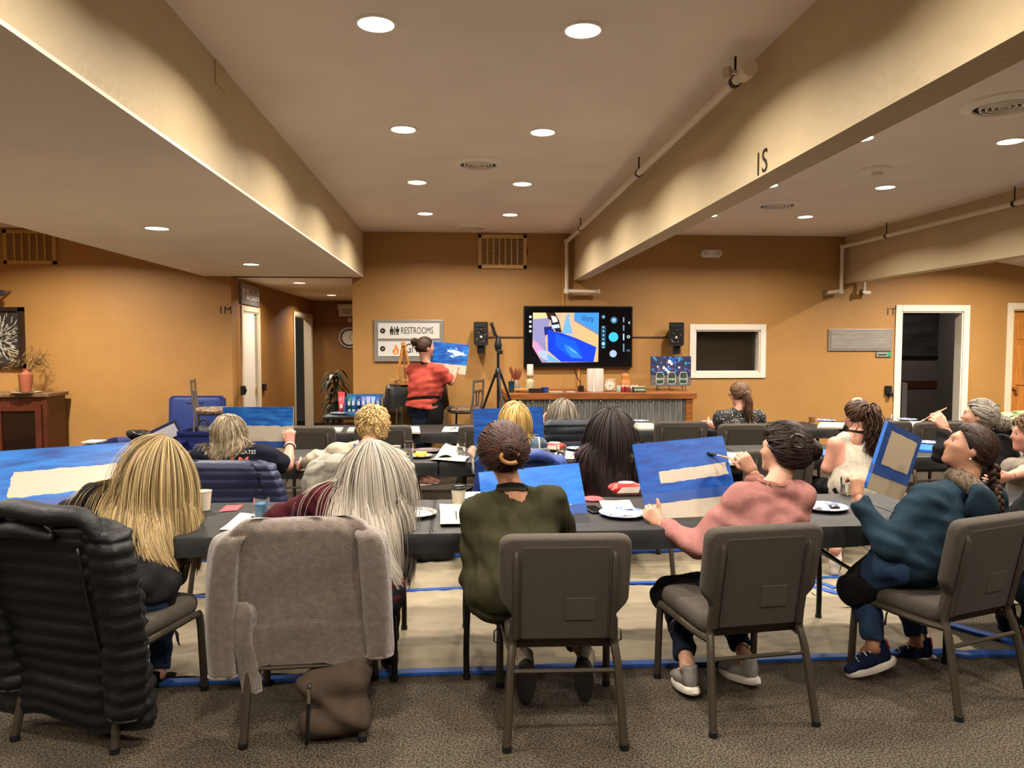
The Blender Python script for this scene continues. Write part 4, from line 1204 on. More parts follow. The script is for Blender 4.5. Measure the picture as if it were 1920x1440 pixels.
def hair_cols(N, S, c1, c2, rng, root=.0, rootc=None, bias=1.0):
    a, b = np.array(lin(c1)), np.array(lin(c2))
    t = rng.random(N) ** bias
    C = a + (b - a) * t[:, None]
    C = C * rng.uniform(.8, 1.15, (N, 1))
    C = np.repeat(C[:, None], S, 1)
    if root:
        s = np.clip(1 - np.linspace(0, 1, S) / root, 0, 1)[None, :, None]
        C = C * (1 - s) + np.array(lin(rootc)) * s
    return C

def scalp_roots(N, rng, low=-.62):
    out = []
    while len(out) < N:
        v = rng.normal(size=(N * 2, 3)); v /= np.linalg.norm(v, axis=1, keepdims=True)
        hl = np.where(v[:, 1] < -.1, low, np.where(v[:, 1] < .25, low + (v[:, 1] + .1) / .35 * (-.05 - low), -.05 + (v[:, 1] - .25) * 1.15))
        v = v[v[:, 2] > hl]
        out += list(v)
    return np.array(out[:N])

HR = np.array([.079, .099, .097])     # scalp radii
def make_hair(o, body, c, R, F, style, c1, c2, rng, near=1.0, tie=None, length=.4, wave=.0, cols=None, bias=1.0, thick=1.0, part=0.0, root=0., rootc=None, n=None, hs=1.0, gather=(0, .2), volume=.018):
    "hair child of the person: scalp cap, then locks swept over the scalp"
    hr = HR * hs
    r, f, u = R[:, 0], R[:, 1], R[:, 2]
    Vs, Qs, Cs = [], [], []
    cnt = [0]
    def addm(V, Q, C): Vs.append(V); Qs.append(Q + cnt[0]); Cs.append(C); cnt[0] += len(V)
    cap = Field()
    cap.el(c + u * .004, hr + .006, R)
    cap.cuts.append((f * .80 - u * .60, c @ (f * .80 - u * .60) + .028))
    cap.cuts.append((-u * .9 + f * .43, c @ (-u * .9 + f * .43) + .062))
    if style == 'puff': cap.p[-1] = ('el', c + u * .006 - f * .012, hr + volume, R, None, .03, None, None)
    V, Q = cap.mesh(.011 if near > .6 else .014)
    dk = (np.array(lin(c1)) * .75)
    addm(V, Q, np.tile(dk, (len(V), 1)))
    N = n or int(900 * near)
    rad = (.0026 if style in ('long', 'bob') else .0036) * thick / max(near, .35) ** .5
    v = scalp_roots(N, rng)
    p0 = c + u * .004 + (v * (hr + .004)) @ R.T
    nv = nrm_rows((v / hr) @ R.T)
    crown = nrm(np.array([part, -.35, .9]))
    H = Field(); H.el(c + u * .004, hr + .002, R)
    for q in F.p: H.p.append(q)
    marg = rng.uniform(.004, .013, N) * thick
    def tang(d): d = d - nv * (d * nv).sum(1)[:, None]; return nrm_rows(d)
    if style in ('long', 'bob', 'short'):
        dv = v - crown
        side = np.where(v[:, :1] - part * .8 > 0, 1., -1.) * np.array([1., 0, 0])
        front = np.clip(v[:, 1:2] + .2, 0, 1)
        dv = nrm_rows(dv) + 1.2 * front * side - np.array([0, 1.1, 0]) * front
        d0 = nrm_rows(tang(nrm_rows(dv) @ R.T) + .25 * nv + np.array([0, 0, -.1]))
        steps = 18 if near > .6 else 13
        Ls = length * rng.uniform(.82, 1.04, N) * (1 - .25 * np.clip(-v[:, 2], 0, 1))
        if style == 'short': Ls = length * rng.uniform(.6, 1.1, N)
        P = sim(p0, d0, steps, Ls / steps, H, marg, .16 if style != 'short' else .05, wave=wave, rng=rng, gather=None if style == 'short' else (c - f * .09 + r * gather[0], gather[1]))
        if style == 'short':
            t = np.linspace(0, 1, steps + 1)[None, :, None]; ph = rng.uniform(0, 6, (N, 1, 1))
            P = P + .013 * t * np.sin(ph + t * 11) * r + .011 * t * np.cos(ph * 2 + t * 11) * u - .25 * t * t * Ls[:, None, None] * nv[:, None]
        if style != 'short':
            for _ in range(5): P[:, 2:-1] = .25 * P[:, 1:-2] + .5 * P[:, 2:-1] + .25 * P[:, 3:]
        S = steps + 1
        rr = rad * (1.1 - .7 * np.linspace(0, 1, S) ** 2)
        addm(*ribbons_mesh(P, rr, hair_cols(N, S, c1, c2, rng, root, rootc, bias), c - np.array([0, 0, .05])))
    else:
        # gathered at a tie point given in head units
        tl = np.array(tie, float)
        T = c + u * .004 + (tl * (hr + .012)) @ R.T
        S = 10
        pts = [p0 + nv * .003]
        p = p0 + nv * .003
        vol_ = volume + rng.uniform(-.002, .014, N)
        jit = rng.normal(0, .10, (N, 3)) * (1.0 if style == 'puff' else .25)
        for i in range(1, S):
            a = i / (S - 1)
            # great-circle style slide on the scalp ellipsoid towards T
            q = nrm_rows(v * (1 - a) + nrm(tl) * a * 1.0 + jit * math.sin(a * PI) + 1e-6)
            lift = .006 + .010 * thick * np.sin(a * PI) + (0 if style != 'puff' else vol_[:, None] * np.sin(a * PI) ** .6)
            h = q * (hr + lift) 
            lenT = np.linalg.norm(tl)
            h = h * (1 + (lenT - 1) * a ** 2)
            pts.append(c + u * .004 + h @ R.T + (rng.normal(0, .0016, (N, 1)) * r) * math.sin(a * PI))
        P = np.stack(pts, 1)
        rr = rad * .72 * (1.1 - .35 * np.linspace(0, 1, S))
        addm(*ribbons_mesh(P, rr, hair_cols(N, S, c1, c2, rng, root, rootc, bias), c))
        if style in ('pony', 'braid'):
            M = int(N * .35); steps = 20
            dirT = nrm(T - c)
            if style == 'pony':
                p1 = T + rng.normal(0, .008, (M, 3)); d1 = nrm_rows(dirT * .8 + rng.normal(0, .28, (M, 3)) + np.array([0, 0, -.35]))
                Ls = length * rng.uniform(.7, 1.05, M)
                P = sim(p1, d1, steps, Ls / steps, H, rng.uniform(.003, .03, M), .3, wave=wave, rng=rng)
                t = np.linspace(0, 1, steps + 1)
                addm(*tubes_mesh(P, rad * 1.15 * (1.1 - .6 * t ** 2), hair_cols(M, steps + 1, c1, c2, rng, 0, None, bias), 3))
            else:
                end = T + np.array([0, -.02, -length]); 
                ctr = sim(np.array([T + dirT * .01]), np.array([nrm(dirT * .4 + np.array([0, 0, -1]))]), 44, np.array([length / 44]), H, np.array([.020]), .35, rng=rng)[0]
                t = np.linspace(0, 1, len(ctr))
                tn = nrm_rows(np.gradient(ctr, axis=0)); sx = nrm_rows(np.cross(tn, np.array([0, 1., 0]))); bx = np.cross(tn, sx)
                w = .017 * (1 - .5 * t)
                for k in range(3):
                    ph = t * length / .05 * PI + k * 2 * PI / 3
                    path = ctr + (w * np.sin(ph))[:, None] * sx + (.6 * w * np.sin(2 * ph))[:, None] * bx
                    addm(*tubes_mesh(path[None], (.0155 * (1 - .5 * t))[None], hair_cols(1, len(t), c1, c2, rng), 8, 1.0))
                M = 60; p1 = ctr[-1] + rng.normal(0, .003, (M, 3)); P = sim(p1, nrm_rows(np.array([0, 0, -1.]) + rng.normal(0, .2, (M, 3))), 6, np.full(M, .01), H, np.full(M, .003), .2, rng=rng)
                addm(*tubes_mesh(P, .002 * np.ones(7), hair_cols(M, 7, c1, c2, rng), 3))
        if style in ('bun', 'puff'):
            br = .043 * thick if style == 'bun' else .052 * thick
            bc = T + nrm(T - c) * br * .45
            B = Field(); B.el(bc, np.array([br * 1.05, br * .8, br]) * .92, R)
            V, Q = B.mesh(.010); addm(V, Q, np.tile(dk, (len(V), 1)))
            M = int(240 * max(near, .5)); S = 13
            ax = nrm_rows(np.tile(nrm(T - c), (M, 1)) + rng.normal(0, .55, (M, 3)))
            e1 = nrm_rows(np.cross(ax, rng.normal(size=(M, 3)))); e2 = np.cross(ax, e1)
            off = rng.uniform(-.6, .6, (M, 1, 1)) * ax[:, None] * br * .8
            t = np.linspace(0, rng.uniform(3.5, 5.5), S)[None, :, None]
            rb = br * np.sqrt(np.clip(1 - (np.linalg.norm(off, axis=-1, keepdims=True) / br) ** 2, .2, 1))
            P = bc + off + rb * (np.cos(t) * e1[:, None] + np.sin(t) * e2[:, None]) * rng.uniform(.95, 1.1, (M, 1, 1))
            addm(*tubes_mesh(P, rad * .95 * np.sin(np.linspace(.25, PI - .25, S)), hair_cols(M, S, c1, c2, rng, 0, None, bias), 3))
    # stray wisps around the nape and temples
    return quad_mesh('hair', np.concatenate(Vs), np.concatenate(Qs), HAIRM, o, np.concatenate(Cs))

def shoe(o, ank, toe_dir, mu, ms, label=None, L=.25, roll=0.0, lace=None, heel_tab=None):
    "shoe hanging under the ankle: upper (child), sole (sub-part); toe_dir is the foot direction"
    t = nrm(toe_dir); side = nrm(np.cross(t, [0, 0, 1.])); up = np.cross(side, t)
    h = np.asarray(ank, float) - up * .055 - t * .02
    F = Field()
    F.rc(h, h + t * .09 + up * .0, .037, .036, .02); F.rc(h + t * .08 - up * .005, h + t * .17 - up * .018, .037, .028, .03)
    F.rc(h + up * .03 - t * .005, h + up * .062 + t * .0, .036, .037, .02)
    F.cuts.append((-up, -(up @ (h - up * .025)))); F.cuts.append((up, up @ (h + up * .075)))
    V, Q = F.mesh(.008)
    s = quad_mesh('shoe', V, Q, mu, o); 
    if label: s['label'] = label
    k = 22; a = np.arange(k) * 2 * PI / k
    ol = np.c_[np.cos(a) * .045 * (1 - .12 * np.sin(a)), np.sin(a) * .125]
    rings = [(1.0, -.05, 0), (1.03, -.04, 0), (1.0, -.024, 0), (.9, -.018, 0)]
    Vv = np.concatenate([h + t * .07 + np.outer(ol[:, 0] * sc_, side) + np.outer(ol[:, 1] * (sc_ if i else .97), t) + up * z for i, (sc_, z, _) in enumerate(rings)])
    Ff = []
    for i in range(3): Ff += [(i * k + q, i * k + (q + 1) % k, (i + 1) * k + (q + 1) % k, (i + 1) * k + q) for q in range(k)]
    Ff += [tuple(range(k))[::-1], tuple(3 * k + q for q in range(k))]
    MB().add(Vv, Ff).build('sole', ms, s, smooth=True)
    if lace is not None:
        mb = MB()
        for j in range(4):
            p = h + t * (.055 + .022 * j) + up * (.05 - .008 * j)
            mb.tube([p - side * .024 - up * .006, p + up * .004, p + side * .024 - up * .006], .003, 5)
        tag(mb.build('laces', lace, s), kind='stuff')
    if heel_tab is not None:
        mb = MB(); mb.box(h - t * .04 + up * .05, (.02, .012, .05), R=np.stack([side, t, up], 1), bev=.004); mb.build('heel_tab', heel_tab, s)
    return s

def to3(q):
    "(px,py,Y) pixel + depth, or a ready 3-vector"
    return q if isinstance(q, np.ndarray) else W(*q)

class Person: pass
def person(label, head, face, shl, shr, hip, top_m, skin='a', g=1.0, el=None, wr=None, knees=None, ankles=None, sleeve=(1.0, 1.0), loose=.012,
           trousers=None, hair=None, near=1.0, hands=None, toes=None, shoes=None, folds=.004, hem=True, vox=None, seed=0, group='painters at the tables', hs=1.0, neckline=0.0, ribbed=False, drop=.032, fold_n=5, hg=1.0, hem_h=.085):
    rng = np.random.default_rng(100 + seed)
    vox = vox or {True: .0103, False: .0138}[near > .6]
    c = to3(head); R = frame(*face); r, f, u = R[:, 0], R[:, 1], R[:, 2]
    L, Rr = to3(shl), to3(shr); H = to3(hip)
    smid = (L + Rr) / 2
    nb = smid + nrm(smid - H) * .028
    dn = nrm(smid - H) * drop; L = L - dn; Rr = Rr - dn; smid = smid - dn
    cx = nrm(Rr - L); cu = nrm(smid - H); cf = nrm(np.cross(cu, cx)); cx = np.cross(cf, cu)
    CR = np.stack([cx, cf, cu], 1)
    sw = np.linalg.norm(Rr - L) / 2
    tl = np.linalg.norm(smid - H)
    B = Field()
    h = hs
    B.el(c, np.array([.076, .096, .092]) * h, R)
    B.el(c + (f * .028 - u * .050) * h, np.array([.060, .070, .078]) * h, R, .03)
    B.el(c + (f * .078 - u * .104) * h, np.array([.024, .020, .018]) * h, R, .025)
    B.rc(c + (f * .090 + u * .004) * h, c + (f * .108 - u * .032) * h, .0075 * h, .0125 * h, .012)
    B.el(c + (f * .086 + u * .018) * h, np.array([.045, .012, .010]) * h, R, .02)
    for sx in (-1, 1):
        B.el(c + (f * .064 + r * sx * .04 - u * .03) * h, np.array([.022, .022, .018]) * h, R, .025)
        B.el(c + (r * sx * .079 - u * .022 - f * .004) * h, np.array([.010, .019, .031]) * h, frame(face[0] + sx * -12, face[1], face[2]), .008)
        B.holes.append(('el', c + (f * .096 + r * sx * .031 - u * .006) * h, np.array([.015, .011, .009]) * h, R, None, .01, None, None))
    B.el(c + (f * .092 - u * .066) * h, np.array([.022, .011, .006]) * h, R, .006); B.el(c + (f * .091 - u * .076) * h, np.array([.019, .011, .006]) * h, R, .006)
    nt = c + (-u * .060 - f * .022) * h
    B.rc(nb - cu * .03, nt, .056, .050, .03)
    chest = smid - cu * .15 + cf * .015
    waist = H + cu * tl * .42 + cf * .01
    bare = not hasattr(sleeve, '__len__') and sleeve <= 0 or hasattr(sleeve, '__len__') and max(sleeve) <= 0
    def torso(F, e, top=False):
        F.el(chest, np.array([.150 * g + e, .105 * g + e, .175 + e]), CR, .05)
        F.el(waist, np.array([.140 * g + e, .105 * g + e, .15 + e]), CR, .07)
        eh = e + (.016 if e > 0 else 0); F.el(H + cu * .02, np.array([.170 * g * hg + eh, .125 * g * hg + eh, .12 + eh]), CR, .07)
        for S in (L, Rr):
            sg = nrm(S - smid)
            if top and bare:
                F.rc(smid + sg * .085 + cu * .035, chest + sg * .06, .050 + e, .07 * g + e, .03); continue
            F.rc(nb - cu * .005 + sg * .035, S - sg * .01, .043 + e, .046 + e * .7, .06)
            F.rc(S, chest + sg * sw * .5, .050 + e * .7, .085 * g + e * .5, .06)
    torso(B, -.006 if bare else -.022 if neckline < .025 else -.012)
    P = Person(); P.B = B; P.c, P.R = c, R
    el = [to3(q) if q is not None else None for q in (el or (None, None))]
    wr = [to3(q) if q is not None else None for q in (wr or (None, None))]
    for sx in (-1, 1): B.el(c + (f * .083 + r * sx * .031 + u * .0035) * h, np.array([.0165, .0085, .0062]) * h, R, .004)
    for i, S in enumerate((L, Rr)):
        sg = -1 if i == 0 else 1
        if el[i] is None: el[i] = S + cx * sg * .05 - cu * .25 + cf * .06
        if wr[i] is None: wr[i] = el[i] + cf * .2 + np.array([0, 0, .02]) - cx * sg * .08
        sl_ = sleeve[i] if hasattr(sleeve, '__len__') else sleeve
        cv, cf_ = (.012 if sl_ > .45 else 0), (.010 if sl_ > .9 else 0)
        B.rc(S, el[i], (.050 if sl_ <= 0 else .044) * (.8 + .2 * g) - cv, .040 - cv, .03); B.rc(el[i], el[i] + (wr[i] - el[i]) * .35, .038 - cf_, .041 - cf_, .02); B.rc(el[i] + (wr[i] - el[i]) * .3, wr[i], .041 - cf_, .026, .02)
    cxf = np.array([cx[0], cx[1], 0]); cxf = nrm(cxf); ff = nrm(np.array([-cxf[1], cxf[0], 0]))
    kn = [None, None]; an = [None, None]
    for i in range(2):
        sg = -1 if i == 0 else 1
        kn[i] = to3(knees[i]) if knees and knees[i] is not None else H + cxf * sg * .11 + ff * .43 + np.array([0, 0, -.03])
        an[i] = to3(ankles[i]) if ankles and ankles[i] is not None else np.array([kn[i][0], kn[i][1] - .02, .09])
        hj = H + cxf * sg * .09 - np.array([0, 0, .01])
        B.rc(hj, kn[i], .060 * g, .040, .03); B.rc(kn[i], kn[i] + (an[i] - kn[i]) * .35, .036, .040, .02); B.rc(kn[i] + (an[i] - kn[i]) * .3, an[i], .044, .034, .02)
        B.rc(an[i], an[i] + np.array([0, 0, -.05]) + ff * .05, .034, .03, .02)
    V, Q = B.mesh(vox)
    Vs, Qs, nv = [V], [Q], len(V)
    tipinfo = {}
    for i in range(2):
        hd = (hands or [None, None])[i]
        sd = 'LR'[i]
        if hd is None: hd = dict(d=wr[i] - el[i], th=np.array([0, 0, 1.]))
        HF, tips, tt, n = hand_field(wr[i] + nrm(wr[i] - el[i]) * .01, hd['d'], hd['th'], sd, hd.get('curl', (28, 32, 22)), hd.get('thumb', .35), hd.get('s', .95), curls=hd.get('curls'), tcurl=hd.get('tcurl', .4))
        v2, q2 = HF.mesh(.0052 if near > .6 else .0068)
        Vs.append(v2); Qs.append(q2 + nv); nv += len(v2); tipinfo[sd] = (tips, tt, n)
    o = quad_mesh('person', np.concatenate(Vs), np.concatenate(Qs), SKIN[skin], label=label, cat='person', group=group)
    P.o, P.tips = o, tipinfo
    for sx in (-1, 1):
        e = c + (f * .0795 + r * sx * .031 - u * .006) * h
        mb = MB(); mb.lathe([(.0118 * math.sin(t) + 1e-4, -.0118 * math.cos(t)) for t in np.linspace(0.01, PI - .01, 8)], e, 12); eo = mb.build('eye', EYEW, o, smooth='all')
        mb = MB(); mb.tube([e + f * .0105, e + f * .0122], [.0072, .005], 12); mb.build('iris', IRIS, eo)
    # garment
    T = Field(); torso(T, loose, True)
    for i, S in enumerate((L, Rr)):
        sl = sleeve[i] if hasattr(sleeve, '__len__') else sleeve
        if sl <= 0: continue
        e2 = loose + .004
        if sl < .99:
            up_ = min(1.0, sl / .5); end = S + (el[i] - S) * up_; ax = nrm(el[i] - S)
            T.rc(S, el[i] if sl >= .5 else end + ax * .05, .055 * (.8 + .2 * g) + e2 * .8, .045 + e2, .04, clip=(ax, ax @ end) if sl <= .5 else None)
            if sl > .5:
                a2 = nrm(wr[i] - el[i]); end = el[i] + (wr[i] - el[i]) * (sl - .5) * 2
                T.rc(el[i], end + a2 * .05, .043 + e2, .038 + e2, .03, clip=(a2, a2 @ end))
        else:
            a2 = nrm(wr[i] - el[i]); end = wr[i] - a2 * .012
            T.rc(S, el[i], .055 * (.8 + .2 * g) + e2 * .8, .046 + e2, .04); T.rc(el[i], el[i] + (wr[i] - el[i]) * .8, .046 + e2, .036 + e2 * .8, .03)
            T.rc(el[i] + (wr[i] - el[i]) * .75, end + a2 * .05, .036 + e2 * .8, .027 + e2 * .5, .015, clip=(a2, a2 @ end))
    if hem:
        hz = H - cu * hem_h
        T.cuts.append((-cu, -(cu @ hz)))
    T.holes.append(('rc', nt, nb + cu * (.02 - neckline), .052, .060 + neckline * .4, .01, None, None))
    for k in range(fold_n):
        kv = nrm(rng.normal(size=3) * np.array([1, .6, 1.2])) * rng.uniform(35, 75)
        T.fold.append((folds * rng.uniform(.4, 1), kv, rng.uniform(0, 6), rng.uniform(.6, 1.8)))
    if ribbed: T.fold.append((.0012, cx * 420, 0, 0))
    V, Q = T.mesh(vox)
    P.top = quad_mesh('top', V, Q, top_m, o); P.T = T
    if trousers is not None:
        J = Field()
        J.el(H + cu * .01, np.array([.168 * g * hg, .122 * g * hg, .115]) + .004, CR, .06)
        for i in range(2):
            sg = -1 if i == 0 else 1
            hj = H + cxf * sg * .09 - np.array([0, 0, .01]); a2 = nrm(an[i] - kn[i]); end = an[i] - a2 * (.02 if shoes is None or len(shoes) < 4 else shoes[3])
            J.rc(hj, kn[i], .088 * g, .066, .05); J.rc(kn[i], an[i], .067, .050, .03, clip=(a2, a2 @ end))
        for k in range(4):
            kv = nrm(rng.normal(size=3)) * rng.uniform(40, 80); J.fold.append((.0035, kv, rng.uniform(0, 6), 1.5))
        J.cuts.append((cu, cu @ (H + cu * .12)))
        V, Q = J.mesh(vox)
        P.jeans = quad_mesh('trousers', V, Q, trousers, o); P.J = J
    if shoes is not None:
        for i in range(2):
            td = (toes[i] if toes and toes[i] is not None else ff + np.array([0, 0, -.05]))
            shoe(o, an[i] - np.array([0, 0, .0]), td, shoes[0], shoes[1], lace=shoes[2] if len(shoes) > 2 else None, heel_tab=shoes[4] if len(shoes) > 4 else None)
    C = Field(); C.p = list(T.p) + [q for q in B.p if q[0] == 'rc'][:1] + [('rc', nb - cu * .03, nt, .058, .052, .03, None, None)]
    P.C = C
    if hair is not None:
        P.hair = make_hair(o, B, c, R, C, rng=rng, near=near, hs=hs, **hair)
    P.H, P.nb, P.cu, P.cx, P.cf, P.el, P.wr, P.L, P.Rs, P.kn, P.an, P.smid, P.ff = H, nb, cu, cx, cf, el, wr, L, Rr, kn, an, smid, ff
    return P

def band(P_, name, pts, m, w=.02, t=.004, F=None, off=.004, closed=False, n=40, parent=None):
    "flat strap laid on the surface of field F through points"
    pts = np.asarray(pts, float)
    path = smooth_path(np.concatenate([pts, pts[:1]]) if closed else pts, n)
    F = F or P_.T
    for _ in range(6):
        d = F.at(path); path = path - F.grad(path) * (d - off)[:, None]
    N = F.grad(path); Tn = nrm_rows(np.gradient(path, axis=0)); S = nrm_rows(np.cross(Tn, N))
    V = np.concatenate([path + S * w / 2, path + S * w / 2 + N * t, path - S * w / 2 + N * t, path - S * w / 2])
    k = len(path); F_ = []
    for i in range(k - 1):
        for a in range(4):
            b = (a + 1) % 4
            F_.append((a * k + i, a * k + i + 1, b * k + i + 1, b * k + i))
    F_ += [(0, k, 2 * k, 3 * k), (k - 1, 4 * k - 1, 3 * k - 1, 2 * k - 1)]
    return MB().add(V, F_).build(name, m, parent or P_.o, smooth=True)

def on_field(F, p, d, n=40):
    "march from p along d onto field F"
    p = np.asarray(p, float).copy(); d = nrm(d)
    for _ in range(n): p = p + d * F.at(p[None])[0] * .8
    return p
# ================================================================ the painters
def fab(n, c, noise=.12, ns=40, bump=.15, bs=180, rough=.85, sheen=0.0): return mat(n, c, rough=rough, noise=noise, nscale=ns, bump=bump, bscale=bs, sheen=sheen, spec=.12)
BLACKT = fab('black_cotton', '131213'); MAROON = fab('maroon_knit', '3A0F17'); OLIVE = fab('olive_knit', '2E2C1A', bs=260, bump=.3)
PINK = fab('pink_fleece', 'A5706A'); TEAL = fab('teal_fleece', '1E303C'); NAVYT = fab('navy_cotton', '10131F'); CREAMK = fab('cream_knit', 'B9AE98', bs=240, bump=.3)
DENIM = fab('denim', '22334A', noise=.3, ns=120); DENIMD = fab('dark_denim', '141B28'); APRON = fab('black_apron', '0E0D0E', bump=.1)
CORAL = fab('coral_tee', 'B04A3E'); TANK = fab('tank_white', 'B8B09E'); LBLUE = fab('pale_blue_shirt', '67798F'); PLUM = fab('plum_plaid', '2A1518')
SOLEW = mat('sole_white', 'B8AFA4', rough=.6); SOLED = mat('sole_dark', '1C1712', rough=.8); GREYSH = fab('grey_mesh', '74706A'); NAVYSH = fab('navy_mesh', '10182E'); LACE = mat('lace', 'C8C0B2', rough=.7)
BLKSH = fab('black_shoe', '0C0B0B')
def dots_mat():
    m = mat('black_dotted', '121012', rough=.8)
    nt = m.node_tree; b = nt.nodes['Principled BSDF']
    tc = nt.nodes.new('ShaderNodeTexCoord'); vo = nt.nodes.new('ShaderNodeTexVoronoi'); vo.inputs['Scale'].default_value = 62
    lt = nt.nodes.new('ShaderNodeMath'); lt.operation = 'LESS_THAN'; lt.inputs[1].default_value = .26
    mx = nt.nodes.new('ShaderNodeMix'); mx.data_type = 'RGBA'; mx.inputs[6].default_value = (*lin('121012'), 1); mx.inputs[7].default_value = (*lin('A8A49A'), 1)
    nt.links.new(tc.outputs['Object'], vo.inputs['Vector']); nt.links.new(vo.outputs['Distance'], lt.inputs[0]); nt.links.new(lt.outputs[0], mx.inputs[0]); nt.links.new(mx.outputs[2], b.inputs['Base Color'])
    return m
def plaid_mat(name, base, bands):
    m = mat(name, base, rough=.85)
    nt = m.node_tree; b = nt.nodes['Principled BSDF']
    tc = nt.nodes.new('ShaderNodeTexCoord'); sx = nt.nodes.new('ShaderNodeSeparateXYZ'); nt.links.new(tc.outputs['Object'], sx.inputs[0])
    last = None
    for ax, freq, th, colr in bands:
        mu = nt.nodes.new('ShaderNodeMath'); mu.operation = 'MULTIPLY'; mu.inputs[1].default_value = freq; nt.links.new(sx.outputs[ax], mu.inputs[0])
        fr = nt.nodes.new('ShaderNodeMath'); fr.operation = 'FRACT'; nt.links.new(mu.outputs[0], fr.inputs[0])
        lt = nt.nodes.new('ShaderNodeMath'); lt.operation = 'LESS_THAN'; lt.inputs[1].default_value = th; nt.links.new(fr.outputs[0], lt.inputs[0])
        sc_ = nt.nodes.new('ShaderNodeMath'); sc_.operation = 'MULTIPLY'; sc_.inputs[1].default_value = .6; nt.links.new(lt.outputs[0], sc_.inputs[0])
        mx = nt.nodes.new('ShaderNodeMix'); mx.data_type = 'RGBA'; nt.links.new(sc_.outputs[0], mx.inputs[0])
        mx.inputs[6].default_value = (*lin(base), 1)
        if last is not None: nt.links.new(last, mx.inputs[6])
        mx.inputs[7].default_value = (*lin(colr), 1); last = mx.outputs[2]
    nt.links.new(last, b.inputs['Base Color'])
    return m
DOTS = dots_mat()
PLAID = plaid_mat('blue_plaid', '3A4C5C', [(0, 11, .45, '1A2430'), (2, 11, .45, '1A2430'), (0, 11, .12, 'A8A898'), (2, 11, .12, 'A8A898')])
PRINTC = mat('scarf_print', '1C1512', rough=.85, noise=.9, nscale=55, color2='6A5844', stretch=(2.2, 1, .7))

# ---- front row --------------------------------------------------------------
# blonde in black T-shirt, far left
p1 = person('woman with long straight blonde hair in a black T-shirt bending over her canvas', (300, 856, 3.72), (8, -28, 14), (182, 925, 3.62), (322, 935, 3.66), (238, 1115, 3.36), BLACKT, 'a', 1.12,
            el=((92, 985, 3.62), (368, 985, 3.92)), wr=((2, 1005, 3.74), (300, 1008, 4.02)), sleeve=(.42, .44), trousers=DENIM, near=1.0, seed=1,
            hands=(dict(d=np.array([.12, .5, .8]), th=np.array([.8, .1, .5]), curl=(35, 40, 25), thumb=.2, tcurl=.1), dict(d=np.array([-.8, .5, -.05]), th=np.array([0, .3, .9]))),
            ankles=(None, (296, 1262, 3.62)), toes=(None, np.array([.5, .75, -.1])), shoes=(BLKSH, SOLED),
            hair=dict(style='long', c1='5A4628', c2='A08A60', length=.60, part=.15, thick=1.0, root=.16, rootc='75613F', n=2600, wave=.002, gather=(.02, .22)))
# silver hair, maroon
p2 = person('woman with very long silver hair in a maroon top leaning to the left', (697, 864, 3.72), (14, -30, 4), (606, 926, 3.62), (728, 938, 3.60), (682, 1118, 3.34), MAROON, 'a', 1.08, hg=.86,
            el=((520, 972, 3.76), (748, 1030, 3.62)), wr=((592, 990, 3.98), (722, 1020, 3.86)), trousers=fab('black_jeans', '121114'), near=1.0, seed=2, shoes=(BLKSH, SOLED),
            hair=dict(style='long', c1='5E574C', c2='9A9184', length=.70, part=-.1, thick=1.0, root=.0, wave=.006, n=2600, gather=(.03, .3)))
# olive sweater
p3 = person('woman in an olive sweater with dark hair held up by a tan claw clip', (943, 846, 3.46), (4, -8, -3), (893, 948, 3.40), (1036, 930, 3.42), (962, 1118, 3.24), OLIVE, 'b', 1.16,
            el=((890, 1082, 3.34), (1056, 1006, 3.52)), wr=((930, 1100, 3.60), (1030, 1018, 3.78)), trousers=fab('olive_trousers', '2B2A1A'), near=1.0, seed=3, ribbed=True, neckline=.02,
            ankles=((985, 1236, 3.30), (1100, 1232, 3.32)), toes=(np.array([.02, .30, -.92]), np.array([.10, .30, -.92])), shoes=(fab('white_canvas', '8E8678'), SOLED, LACE, .08),
            hair=dict(style='puff', c1='1A0F0C', c2='3E241C', tie=(.16, -1.0, -.05), thick=1.0, n=2600, volume=.024))
# pink sweatshirt
p4 = person('woman in a pink sweatshirt looking left with a loaded brush raised', (1470, 842, 3.48), (42, 4, 4), (1392, 925, 3.42), (1502, 922, 3.40), (1412, 1112, 3.36), PINK, 'a', 1.16, hg=.8,
            el=((1306, 1022, 3.40), (1436, 975, 3.74)), wr=((1240, 985, 3.58), (1412, 886, 3.74)), trousers=DENIMD, near=1.0, seed=4, folds=.0045,
            knees=((1262, 1115, 3.72), (1360, 1120, 3.80)), ankles=((1290, 1252, 3.32), (1398, 1236, 3.42)), toes=(np.array([-.1, .75, -.12]), np.array([-.35, .7, -.1])), shoes=(GREYSH, SOLEW, LACE, .07),
            hands=(dict(d=np.array([-.55, .35, .55]), th=np.array([.6, -.1, .75]), curl=(45, 50, 30), thumb=.5, tcurl=.0), dict(d=np.array([-.55, .1, .8]), th=np.array([-.75, .1, -.25]), curl=(48, 55, 35), thumb=.15, tcurl=.7)),
            hair=dict(style='puff', c1='140C0A', c2='30201A', tie=(.42, -.82, .05), thick=.95, n=2400, volume=.018))
